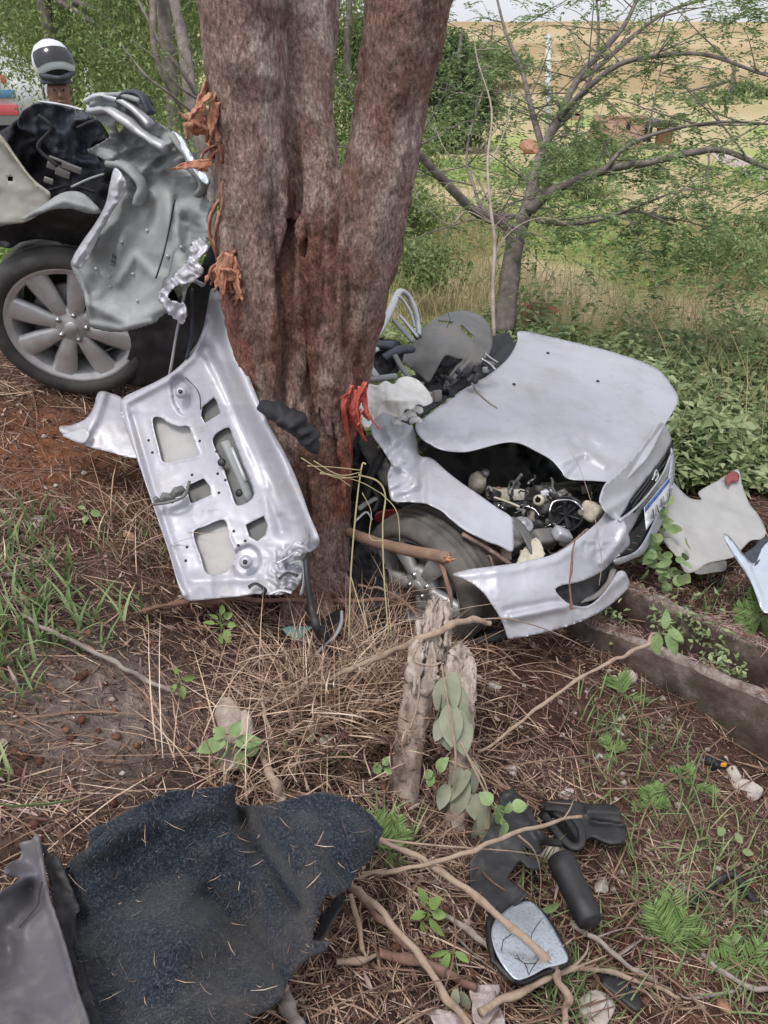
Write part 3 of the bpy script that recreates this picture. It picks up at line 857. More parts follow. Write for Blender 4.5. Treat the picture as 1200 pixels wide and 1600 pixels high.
def leafy_tree(name, label, cat, base, h, crown, n, leafm, barkm, L, seed, trunk_r=.12, group=None, lean=(0, 0), nb=6, shell=.55):
    """crown: list of (dx, dy, dz, rx, ry, rz) lobes; leaves lie in clumps inside them"""
    rng = np.random.default_rng(seed)
    base = _np(base); r = thing(name, label, cat, base, group)
    top = base + np.array([lean[0], lean[1], h])
    limbs = [(np.array([base - [0, 0, .2], base * .6 + top * .4 + rng.normal(0, .05, 3), base * .25 + top * .75 + rng.normal(0, .08, 3), top]), [trunk_r, trunk_r * .8, trunk_r * .55, trunk_r * .25])]
    for (dx, dy, dz, rx, ry, rz) in crown:
        c = base + [dx, dy, dz]; s = base * .5 + top * .5
        limbs.append((np.array([s, (s + c) / 2 + rng.normal(0, .15, 3), c]), [trunk_r * .45, trunk_r * .3, trunk_r * .1]))
    limb_tree(r, limbs, barkm, 'trunk', seed, segs=7)
    cs, tot = [], sum(q[3] * q[4] * q[5] for q in crown)
    for (dx, dy, dz, rx, ry, rz) in crown:
        k = max(8, int(n / 26 * rx * ry * rz / tot))
        u = unit(rng.normal(size=(k, 3))) * (rng.random((k, 1)) ** shell)
        cs.append(base + [dx, dy, dz] + u * [rx, ry, rz])
    cs = np.vstack(cs); k = len(cs)
    cr = rng.uniform(.12, .34, k) * (h / 4) ** .5
    idx = rng.integers(0, k, n); c = cs[idx] + rng.normal(size=(n, 3)) * cr[idx][:, None] * [1, 1, .6]
    d = rng.normal(size=(n, 3)); d[:, 2] -= .3
    nn = rng.normal(0, .6, (n, 3)); nn[:, 2] += 1
    Ls = rng.uniform(.6, 1.3, n) * L
    V, F = leaves(c, d, nn, Ls, Ls * .42)
    o = obj('crown', V, F, leafm, r, smooth=False); o['kind'] = 'stuff'
    return r

def base_at(px, d, dz=0):
    p = P(px, 200, d); return np.array([p[0], p[1], ground_h(p[0], p[1], False) + dz])
def cx(px, py, d, base):       # offset of a surveyed crown centre from its trunk base
    return tuple(P(px, py, d) - base)
def T(name, label, px, d, h, lobes, n, leafm, L, seed, **kw):
    b = base_at(px, d)
    cr = [(*cx(a, c, e, b), *r) for (a, c, e, r) in lobes]
    return leafy_tree(name, label, 'tree', b, h, cr, n, leafm, M['palebranch'], L, seed, **kw)
T('roadside_tree', 'light green tree directly above the helmeted rider', 110, 9.5, 4.2, [(60,40,9.5,(1.0,.8,.8)),(150,90,9.3,(.9,.8,.6)),(220,150,9.0,(.7,.7,.45)),(120,-60,9.5,(1.4,1,1))], 22000, M['farleaf'], .065, 61, trunk_r=.09)
T('roadside_tree', 'pale leafy tree at the far left edge behind the white vehicle', 0, 16, 5.2, [(-30,60,16,(1.6,1.2,1.2)),(60,90,16,(1.4,1.2,.9)),(0,-60,16,(2.4,1.4,1.4))], 20000, M['farleaf'], .12, 62, trunk_r=.13)
T('roadside_tree', 'darker tree between the rider and the big trunk', 268, 8.2, 4.4, [(255,120,8.4,(.55,.6,.5)),(230,30,8.6,(.8,.7,.5)),(300,200,8,(.4,.5,.35)),(280,-80,8.6,(1.2,1,.8))], 18000, M['farleaf'], .06, 63, trunk_r=.09)
T('roadside_tree', 'grey green tree farther off behind the pale post', 175, 19, 5.8, [(190,130,19,(1.8,1.2,1.3)),(120,110,19,(1.4,1,1)),(250,60,19,(1.8,1.2,1.6)),(180,-20,19,(2.5,1.5,1.2))], 15000, M['undergrowth'], .2, 64, trunk_r=.15)
T('field_tree', 'leafy green tree seen through the fork of the big trunk', 560, 10, 3.2, [(560,70,10,(.6,.6,.7)),(545,170,9.8,(.5,.5,.5)),(600,220,9.5,(.5,.5,.35)),(575,280,9.2,(.5,.5,.35)),(640,230,9.6,(.5,.5,.3))], 20000, M['farleaf'], .065, 65, trunk_r=.08)
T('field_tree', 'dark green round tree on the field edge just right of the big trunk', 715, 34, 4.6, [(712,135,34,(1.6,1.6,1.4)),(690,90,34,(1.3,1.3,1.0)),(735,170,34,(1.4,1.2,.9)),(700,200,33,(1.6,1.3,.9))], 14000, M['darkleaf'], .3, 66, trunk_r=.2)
T('field_bush', 'green bush in front of the brick ruin', 905, 17, 1.6, [(900,255,17,(.8,.7,.45)),(860,275,17,(.6,.6,.35)),(945,235,17.2,(.7,.6,.35)),(915,300,16.5,(.8,.6,.3))], 5000, M['farleaf'], .12, 67, trunk_r=.06)
T('field_bush', 'low green bush at the right edge of the field', 1150, 9, .7, [(1150,400,8.6,(.6,.6,.2)),(1210,360,9.5,(.6,.6,.25))], 4000, M['farleaf'], .08, 68, trunk_r=.03)
T('field_bush', 'tall scrub beside the right side of the big trunk', 660, 7.6, .9, [(655,410,7.4,(.35,.5,.2)),(640,330,8,(.3,.4,.25))], 4000, M['farleaf'], .07, 69, trunk_r=.02)
T('hill_tree', 'distant tree line clump on the skyline at the left of the hill', 745, 62, 3.5, [(745,95,62,(3,2,1.5)),(700,100,62,(3,2,1.5)),(790,100,64,(2.5,2,.9))], 7000, M['undergrowth'], .5, 70, trunk_r=.3)
T('hill_tree', 'distant small trees below the pale hillside at the right', 1130, 60, 2.5, [(1120,165,58,(3,2,.8)),(1170,150,60,(3,2,1)),(1060,160,60,(2.5,2,.7)),(990,165,60,(2.5,2,.6))], 7000, M['undergrowth'], .45, 71, trunk_r=.25)
# ------------------------------------------------------------------ more helpers
def D(py, yh):
    """distance of a point that stands yh metres out from the camera on the level"""
    return yh / (CP + SP * (800 - np.asarray(py, float)) / FPX)
def PY(px, py, yh): return P(px, py, D(py, yh))
def proj(W):
    q = W - CAM; d = q @ FWD
    return 600 + FPX * q[..., 0] / d, 800 - FPX * (q @ UPV) / d, d
def remeshed(V, F, voxel):
    me = fast_mesh('tmp', V, F); o = bpy.data.objects.new('tmp', me); COL.objects.link(o)
    md = o.modifiers.new('r', 'REMESH'); md.mode = 'VOXEL'; md.voxel_size = voxel; md.use_smooth_shade = True
    sm = o.modifiers.new('s', 'SMOOTH'); sm.iterations = 6; sm.factor = .6
    dg = bpy.context.evaluated_depsgraph_get(); ev = o.evaluated_get(dg); m2 = bpy.data.meshes.new_from_object(ev)
    n = len(m2.vertices); W = np.empty(n * 3, np.float32); m2.vertices.foreach_get('co', W); W = W.reshape(-1, 3).astype(float)
    N = np.empty(n * 3, np.float32); m2.vertex_normals.foreach_get('vector', N); N = N.reshape(-1, 3).astype(float)
    li = np.empty(len(m2.loops), np.int32); m2.loops.foreach_get('vertex_index', li)
    tot = np.empty(len(m2.polygons), np.int32); m2.polygons.foreach_get('loop_total', tot)
    st = np.empty(len(m2.polygons), np.int32); m2.polygons.foreach_get('loop_start', st)
    Fs = []
    for k in (3, 4):
        s = st[tot == k]
        if len(s): Fs.append(li[s[:, None] + np.arange(k)])
    bpy.data.objects.remove(o); bpy.data.meshes.remove(me); bpy.data.meshes.remove(m2)
    return W, N, Fs
def tint(o, name, cols):
    ca = o.data.color_attributes.new(name, 'FLOAT_COLOR', 'POINT')
    ca.data.foreach_set('color', np.concatenate([cols, np.ones((len(cols), 1))], 1).astype(np.float32).ravel())
def tinted(name, attr, stops, **kw):
    m = mat(name, stops, **kw); nt = m.node_tree; b = nt.nodes['Principled BSDF']
    s = b.inputs['Base Color'].links[0].from_socket
    a = nt.nodes.new('ShaderNodeAttribute'); a.attribute_name = attr
    x = nt.nodes.new('ShaderNodeMix'); x.data_type = 'RGBA'; x.blend_type = 'MULTIPLY'; x.inputs[0].default_value = 1
    nt.links.new(s, x.inputs[6]); nt.links.new(a.outputs['Color'], x.inputs[7]); nt.links.new(x.outputs[2], b.inputs['Base Color'])
    return m

# ------------------------------------------------------------------ the struck tree
M['bark'] = tinted('bark', 'bark', [(0,(.30,.27,.27)),(.45,(.85,.82,.82)),(.75,(1.25,1.22,1.2)),(1,(2.0,1.95,1.95))], scale=95, detail=12, rough=.92, bump=1.0, bscale=75, dist=.018, stretch=(1.25,1.25,.6), spec=.15, dirt=((.10,.055,.045), 11, .50, .66, .6), dirt2=((.62,.56,.52), 60, .56, .70, .55))
M['torn'] = mat('torn_wood', [(0,(.28,.10,.065)),(.4,(.50,.22,.14)),(.8,(.68,.40,.28)),(1,(.78,.56,.42))], scale=25, rough=.75, bump=.9, bscale=60, dist=.006, stretch=(2,2,.4), spec=.3)
M['redfib'] = mat('red_inner_bark', [(0,(.26,.035,.03)),(.5,(.52,.09,.07)),(1,(.68,.20,.15))], scale=25, rough=.6, bump=.8, bscale=50, dist=.005)
def stem(rows, bulge=1.0):
    pts = [PY(a, b, yh) for a, b, yh, r in rows]
    rr = [r * D(b, yh) / FPX * bulge for a, b, yh, r in rows]
    return pts, rr
def up(pts, rr, steps):
    for d, r in steps: pts.append(pts[-1] + _np(d)); rr.append(r)
    return pts, rr
s1 = stem([(505,1060,2.46,62),(505,985,2.46,50),(498,900,2.46,50),(484,800,2.47,54),(462,700,2.48,55),(440,600,2.48,58),(418,500,2.48,60),(404,400,2.48,58),(399,300,2.48,58),(388,150,2.48,62),(376,0,2.48,66)])
s1 = up(*s1, [((-.02,0,.3),.11),((-.12,-.02,.7),.10),((-.3,.1,1.0),.08),((-.5,.2,1.0),.05)])
s2 = stem([(515,1060,2.50,62),(510,985,2.50,42),(508,900,2.5,36),(508,800,2.5,38),(504,700,2.5,44),(506,600,2.50,54),(514,500,2.50,57),(515,400,2.52,56),(491,300,2.53,49),(477,200,2.57,45),(474,100,2.63,47),(482,0,2.7,50)])
s2 = up(*s2, [((.02,.03,.35),.11),((.1,.2,.8),.09),((.1,.3,1.0),.07),((.1,.4,.9),.04)])
s3 = stem([(508,760,2.52,30),(520,650,2.52,38),(536,550,2.50,45),(553,450,2.48,51),(574,350,2.47,57),(597,250,2.46,55),(613,150,2.46,56),(632,50,2.45,64),(650,-40,2.44,66)])
s3 = up(*s3, [((.12,0,.35),.11),((.3,-.05,.8),.09),((.4,-.1,.9),.065),((.3,-.1,.8),.04)])
# sinewy ridges on the front of the bole
ridges = []
for k, (a0, a1, r0) in enumerate([((455,300),(470,620),11),((478,330),(500,650),12),((505,360),(520,700),13),((530,380),(532,720),10),((470,560),(500,880),12),((430,480),(470,780),13),((548,520),(530,820),10)]):
    n = 6; pts, rr = [], []
    for i in range(n):
        t = i / (n - 1); px = a0[0] * (1 - t) + a1[0] * t + 5 * math.sin(3 * t + k); py = a0[1] * (1 - t) + a1[1] * t
        yh = 2.475 - 56 * D(py, 2.45) / FPX * .92; yh += .03 * (abs(px - 490) / 60) ** 2
        pts.append(PY(px, py, yh)); rr.append(max(.002, r0 * 2 / FPX * math.sin(math.pi * t) ** .8)); pts[-1] = pts[-1] + np.array([0, .11, 0]) * max(0, 1 - 3 * t) ** 1.5
    ridges.append((pts, rr))
parts = [tube(p, r, segs=20, n=5) for p, r in (s1, s2, s3)] + [tube(p, r, segs=8, n=5) for p, r in ridges]
# root flare running into the bank
for (px, py, r) in [(440,1000,26),(560,1010,24),(500,1040,30),(470,950,24)]:
    g = G(px, py); top = PY(505, 880, 2.46)
    parts.append(tube([top, top * .45 + g * .55 + np.array([0, 0, .03]), g - np.array([0, 0, .08])], [.075, .055, .02], segs=10))
V, F = merge(parts)
W, N, F = remeshed(V, F, .0105)
ang = np.arctan2(W[:, 1] - 2.5, W[:, 0] + .15)
px, py, dd = proj(W)
rg = ridge(W[:, 0] * 13 + 2 * fbm(W[:, 2] * 3, W[:, 0] * 2, seed=5), W[:, 1] * 13, W[:, 2] * 1.6, seed=61, octv=3)
low = sstep(150, 420, py)
W = W + N * ((rg - .55) * (.010 + .020 * low) + (fbm(W[:, 0] * 45, W[:, 1] * 45, W[:, 2] * 28, seed=62, octv=2) - .5) * .013)[:, None]
rf_ = ridge(W[:, 0] * 34, W[:, 1] * 34, W[:, 2] * 2.4 + fbm(W[:, 0] * 6, W[:, 1] * 6, seed=9), seed=81, octv=2)
W = W + N * ((rf_ - .6) * (.004 + .014 * low))[:, None]
W = W - N * (.050 * np.exp(-((px - (452 - (py - 400) * .05 + 6 * np.sin(py / 40))) / 8) ** 2) * sstep(140, 260, py) * (1 - sstep(620, 700, py)))[:, None]
W = W - N * (.022 * np.exp(-((px - (545 - (py - 400) * .02)) / 6) ** 2) * sstep(300, 380, py) * (1 - sstep(470, 560, py)))[:, None]
tree = thing('struck_tree', 'thick three-stemmed tree with split bark that the car has wrapped around', 'tree', G(508, 1000))
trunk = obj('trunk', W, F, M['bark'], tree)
rg = .5 * rg + .5 * rf_
nz = fbm(W[:, 0] * 16, W[:, 1] * 16, W[:, 2] * 5, seed=63); nf = fbm(W[:, 0] * 5, W[:, 1] * 5, W[:, 2] * 3, seed=64)
grey, mauve, brown, dark = (np.array(c) for c in ((.52,.44,.40), (.38,.275,.245), (.24,.13,.10), (.06,.028,.022)))
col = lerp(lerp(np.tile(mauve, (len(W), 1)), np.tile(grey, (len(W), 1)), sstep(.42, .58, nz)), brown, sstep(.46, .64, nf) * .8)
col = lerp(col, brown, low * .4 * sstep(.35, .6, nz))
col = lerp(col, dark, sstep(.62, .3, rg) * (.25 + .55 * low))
def wound(cx_, cy_, sx, sy, c, k, thr=.42):
    global col
    w = np.exp(-(((px - cx_) / sx) ** 2 + ((py - cy_) / sy) ** 2)) * (W[:, 1] < 2.62)
    w = sstep(thr - .14, thr + .12, w * (.55 + nz)) * k
    col = lerp(col, np.array(c), w * .8)
red, rust, buff = (.34,.11,.07), (.17,.075,.055), (.44,.35,.28)
for a in [(352,180,10,60,buff,.6),(358,470,22,80,red,.8),(380,590,20,60,red,.75),(478,430,12,100,rust,.95),(498,400,10,110,rust,.8),(520,430,8,90,rust,.7),(540,470,10,90,rust,.7),(488,560,12,90,rust,.8),(430,560,10,80,rust,.7),(555,640,8,80,red,.7),(455,400,7,170,rust,.9),(545,610,26,60,rust,.5),(552,690,22,70,red,.75),(535,760,22,60,red,.6),
          (470,560,26,60,rust,.6),(505,500,40,70,rust,.5),(560,420,26,40,rust,.6),(400,520,36,60,rust,.55),(505,680,40,80,rust,.5),(420,30,40,22,(.09,.05,.045),.7),(400,140,40,22,(.10,.055,.05),.6),(320,330,18,160,red,.8)]:
    wound(*a)
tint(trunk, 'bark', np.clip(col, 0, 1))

def shard(pts, w, rng, k=14, c=5):
    """jagged torn strip along three points, half width w, with grooves and split ends"""
    p = spline(pts, k // 2); k = len(p); T_ = unit(np.gradient(p, axis=0)); n0 = unit(rng.normal(size=3)); V = []
    lo = np.cumsum(rng.normal(0, .22, k)); tw_ = rng.normal(0, .5)
    for i in range(k):
        t = i / (k - 1); s_ = np.cross(T_[i], n0); s_ /= np.linalg.norm(s_) + 1e-9; u_ = np.cross(s_, T_[i])
        cs, sn = math.cos(tw_ * t), math.sin(tw_ * t); s2, u2 = s_ * cs + u_ * sn, u_ * cs - s_ * sn
        prof = (.5 + .5 * math.sin(math.pi * min(1, t + .25))) * (1 - max(0, t - .75) * 3.4) * w
        for j in range(c):
            x = (j / (c - 1) * 2 - 1) * prof * (1 + .18 * rng.normal()) ; V.append(p[i] + s2 * x + u2 * (rng.normal() * .10 * w + .4 * w * (j % 2)) + T_[i] * rng.normal() * .10 * w)
    i, j = np.meshgrid(np.arange(k - 1), np.arange(c - 1), indexing='ij')
    return np.array(V), [np.stack([i*c+j, i*c+j+1, (i+1)*c+j+1, (i+1)*c+j], -1).reshape(-1, 4)]

def splinters(parent, name, seeds, m, n, rng_seed):
    """torn strips of wood peeling from the edge of the trunk"""
    rng = np.random.default_rng(rng_seed)
    for (ax, ay, bx, by, yh, w) in seeds:
        a, b = PY(ax, ay, yh), PY(bx, by, yh + rng.normal(0, .015)); L = np.linalg.norm(b - a)
        for q in range(2):
            a2 = a + rng.normal(0, .012, 3); b2 = b + rng.normal(0, .022, 3)
            mid = (a2 + b2) / 2 + rng.normal(0, .08, 3) * L + np.array([-.10 * L, -.05 * L, 0])
            V, F = shard([a2, mid, b2], w * rng.uniform(.6, 1.15), rng)
            ob_ = obj(name, V, F, m, parent, smooth=False); md = ob_.modifiers.new('t', 'SOLIDIFY'); md.thickness = .005
splinters(tree, 'torn_bark', [(345,140,318,210,2.42,.016),(340,160,308,190,2.38,.018),(325,190,290,215,2.36,.02),(340,200,300,200,2.40,.017),(335,120,330,200,2.42,.02),(345,230,318,262,2.41,.013),
    (340,180,345,260,2.44,.02),(328,250,300,258,2.38,.011),(350,260,338,340,2.44,.013),(352,300,345,400,2.44,.012),(352,330,350,420,2.42,.015)], M['torn'], 0, 1)
splinters(tree, 'torn_bark', [(375,400,330,440,2.36,.022),(378,420,326,448,2.34,.018),(372,405,372,470,2.36,.022),(365,400,345,462,2.34,.02),(380,440,355,470,2.36,.012)], M['torn'], 0, 2)
splinters(tree, 'torn_bark', [(566,600,554,690,2.36,.016),(568,605,572,668,2.34,.012),(562,610,548,650,2.35,.012),(570,640,576,672,2.34,.009)], M['redfib'], 0, 3)
# crown far above the picture, thin leaves
rngT = np.random.default_rng(21)
lt = [(np.array(p[-4:]), np.array(r[-4:])) for p, r in (s1, s2, s3)]
bt = twigs_from(lt, 2.2, rngT, .8, 1.9, .02)
V, F = merge([tube(p, r, segs=6, n=3) for p, r in bt]); obj('limb', V, F, M['palebranch'], tree)
tt = twigs_from(bt, 2.0, rngT, .3, .8, .005)
V, F = merge([tube(p, r, segs=3, n=2, cap=False) for p, r in tt]); obj('twigs', V, F, M['palebranch'], tree)['kind'] = 'stuff'
V, F = pinnate(tt, rngT, 2, .12, .22, 7, .04, .013); obj('crown', V, F, M['acacia'], tree, smooth=False)['kind'] = 'stuff'
# thin bare branches crossing the gap left of the trunk
ht = thing('leaning_trunk', 'dark slanting trunk with bare side branches just left of the big tree', 'tree', base_at(300, 6.6))
lmb = [(A_((330,420,6.4),(322,260,6.4),(300,160,6.4),(285,60,6.5),(262,-40,6.6),(240,-160,6.7)), [.06,.06,.055,.05,.045,.03]),
       (A_((330,190,6.4),(290,120,6.1),(255,75,6.0),(215,0,5.9),(180,-60,5.9)), [.022,.018,.014,.01,.006]),
       (A_((318,190,6.2),(270,150,6.0),(230,120,5.9),(190,70,5.9)), [.014,.011,.008,.004]),
       (A_((310,155,6.2),(280,135,6.1),(240,90,6.0),(205,62,5.9)), [.012,.01,.007,.004])]
limb_tree(ht, lmb, M['palebranch'], 'trunk')
tws = twigs_from(lmb, 3, np.random.default_rng(31), .2, .6, .004)
V, F = merge([tube(p, r, segs=3, n=3, cap=False) for p, r in tws]); obj('twigs', V, F, M['palebranch'], ht)['kind'] = 'stuff'
V, F = pinnate(tws, np.random.default_rng(32), 3, .08, .18, 9, .03, .01); obj('crown', V, F, M['acacia'], ht, smooth=False)['kind'] = 'stuff'
# ------------------------------------------------------------------ car materials
M['paint'] = mat('silver_paint', [(0,(.42,.42,.47)),(.5,(.49,.49,.545)),(1,(.54,.54,.60))], scale=2.5, rough=.47, metal=.3, bump=.06, bscale=7, dist=.01, coat=.18, dirt=((.33,.29,.27), 4, .48, .74, .55), dirt2=((.20,.165,.15), 22, .57, .72, .55), rough_var=.1)
M['paintd'] = mat('dusty_silver_paint', [(0,(.42,.42,.46)),(.5,(.50,.50,.56)),(1,(.56,.56,.62))], scale=3, rough=.45, metal=.3, bump=.15, bscale=9, dist=.01, coat=.3, dirt=((.33,.29,.27), 8, .45, .68, .7))
M['lid'] = mat('bare_silver_paint', [(0,(.38,.38,.43)),(.5,(.44,.44,.495)),(1,(.50,.50,.56))], scale=3, rough=.5, metal=.2, bump=.08, bscale=9, dist=.01, coat=.15, dirt=((.36,.34,.29), 6, .50, .72, .6), dirt2=((.17,.14,.12), 22, .56, .72, .6))
M['primer'] = mat('grey_primer', [(0,(.19,.20,.205)),(.5,(.27,.285,.29)),(1,(.36,.375,.38))], scale=4, rough=.68, metal=.05, bump=.3, bscale=14, dist=.006, dirt=((.42,.42,.42), 9, .52, .72, .6))
M['primerl'] = mat('pale_primer', [(0,(.38,.39,.42)),(.5,(.50,.51,.55)),(1,(.60,.61,.66))], scale=5, rough=.42, metal=.3, bump=.2, bscale=14, dist=.006, dirt=((.25,.24,.23), 9, .5, .72, .6))
M['floorpan'] = mat('beige_grey_pan', [(0,(.24,.235,.215)),(.5,(.33,.325,.295)),(1,(.42,.40,.36))], scale=6, rough=.6, metal=.1, bump=.2, bscale=20, dirt=((.45,.38,.30), 9, .55, .72, .6))
M['black'] = mat('black_plastic', [(0,(.010,.010,.012)),(.5,(.018,.018,.021)),(1,(.035,.034,.037))], scale=12, rough=.55, bump=.25, bscale=60, dist=.002, dirt=((.09,.075,.065), 12, .55, .75, .5))
M['dark'] = mat('dark_cabin_trim', [(0,(.008,.008,.012)),(.5,(.014,.015,.02)),(1,(.03,.031,.04))], scale=7, rough=.7, bump=.4, bscale=22, dist=.01)
M['navy'] = mat('navy_trim', [(0,(.018,.022,.034)),(.5,(.035,.042,.06)),(1,(.08,.09,.12))], scale=9, rough=.55, bump=.4, bscale=30, dist=.006)
M['greytrim'] = mat('grey_trim', [(0,(.105,.105,.105)),(.5,(.155,.155,.152)),(1,(.20,.20,.195))], scale=6, rough=.6, bump=.2, bscale=60, dist=.002, dirt=((.27,.22,.20), 4, .50, .70, .6))
M['rubber'] = mat('tyre_rubber', [(0,(.030,.029,.029)),(.5,(.055,.053,.052)),(1,(.09,.086,.083))], scale=9, rough=.75, bump=.3, bscale=60, dist=.002, dirt=((.13,.115,.11), 7, .52, .72, .5))
M['alloy'] = mat('dirty_alloy', [(0,(.46,.46,.47)),(.5,(.56,.56,.57)),(1,(.64,.64,.65))], scale=7, rough=.42, metal=.4, bump=.2, bscale=40, dist=.002, dirt=((.29,.27,.25), 9, .48, .70, .6))
M['darkalloy'] = mat('muddy_alloy', [(0,(.22,.22,.22)),(.5,(.31,.31,.31)),(1,(.40,.40,.40))], scale=7, rough=.55, metal=.3, bump=.3, bscale=40, dist=.003, dirt=((.10,.085,.075), 9, .45, .66, .7))
M['chrome'] = mat('chrome', [(0,(.5,.5,.52)),(1,(.75,.75,.77))], scale=20, rough=.2, metal=.9, bump=.05)
M['airbag'] = mat('airbag_cloth', [(0,(.70,.69,.66)),(.5,(.78,.77,.74)),(1,(.82,.81,.78))], scale=12, rough=.9, bump=.3, bscale=120, dist=.002, dirt=((.32,.22,.17), 11, .58, .75, .7))
M['cream'] = mat('cream_plastic', [(0,(.42,.38,.29)),(.5,(.55,.51,.42)),(1,(.66,.63,.56))], scale=12, rough=.5, bump=.2, dirt=((.20,.14,.10), 14, .5, .7, .8))
M['engine'] = mat('engine_metal', [(0,(.07,.07,.075)),(.5,(.20,.20,.205)),(1,(.38,.37,.37))], scale=18, rough=.5, metal=.5, bump=.7, bscale=50, dist=.006, dirt=((.14,.09,.075), 12, .48, .66, .7))
M['rust'] = mat('rusty_metal', [(0,(.10,.06,.05)),(.5,(.22,.15,.13)),(1,(.38,.29,.26))], scale=22, rough=.8, metal=.2, bump=.7, bscale=60, dist=.004)
M['rim_in'] = mat('brake_dark', [(0,(.02,.018,.017)),(1,(.09,.08,.075))], scale=9, rough=.7, bump=.4)
M['greyplastic'] = mat('grey_plastic', [(0,(.075,.073,.082)),(.5,(.105,.101,.114)),(1,(.14,.136,.15))], scale=5, rough=.5, bump=.15, bscale=90, dist=.001, dirt=((.24,.22,.19), 5, .52, .72, .6))
M['felt'] = mat('blue_grey_felt', [(0,(.006,.008,.013)),(.4,(.017,.021,.031)),(.72,(.038,.044,.058)),(1,(.10,.107,.125))], scale=170, detail=9, rough=1, bump=.7, bscale=330, dist=.003, sheen=.12, dirt=((.095,.082,.070), 4.5, .50, .68, .55), spec=.03, dirt2=((.16,.16,.17), 420, .60, .72, .5))
M['bluepanel'] = mat('pale_blue_silver_paint', [(0,(.42,.47,.56)),(1,(.60,.65,.74))], scale=3, rough=.3, metal=.3, bump=.05, coat=.6)
M['dullpanel'] = mat('dull_grey_panel', [(0,(.34,.33,.33)),(.5,(.40,.395,.395)),(1,(.46,.45,.45))], scale=4, rough=.6, bump=.2, bscale=20, dist=.003, dirt=((.27,.24,.22), 6, .52, .72, .6))
M['redlens'] = mat('red_lens', [(0,(.16,.02,.02)),(1,(.30,.05,.05))], scale=9, rough=.25, bump=.1)
M['orangeplastic'] = mat('orange_label', [(0,(.75,.30,.03)),(1,(.85,.42,.06))], scale=9, rough=.5, bump=0)

def folds(w, amp, seed, n=4):
    """hard straight creases of buckled sheet metal"""
    rg = np.random.default_rng(seed); th = rg.uniform(0, math.pi, n); ph = rg.uniform(0, 1, n); ws = w * rg.uniform(.6, 1.6, n)
    def f(x, y):
        x = np.asarray(x, float); y = np.asarray(y, float); s = 0
        gx_, gy_ = (vn(x / w / 1.6, y / w / 1.6, seed=seed) - .5) * w * 1.2, (vn(x / w / 1.6 + 9, y / w / 1.6, seed=seed + 3) - .5) * w * 1.2
        for k in range(n):
            a = ((x + gx_) * math.cos(th[k]) + (y + gy_) * math.sin(th[k])) / ws[k] + ph[k]
            s = s + 2 * np.abs(a - np.floor(a + .5)) * vn(x / w + k * 7, y / w, seed=seed + 11 + k)
        return amp * (s / n - .25)
    return f
def crumple(scale, amp, seed):
    return lambda x, y: amp * (ridge(x / scale, y / scale, seed=seed, octv=3) - .5)
def add(*fs): return lambda x, y: sum(f(x, y) for f in fs)

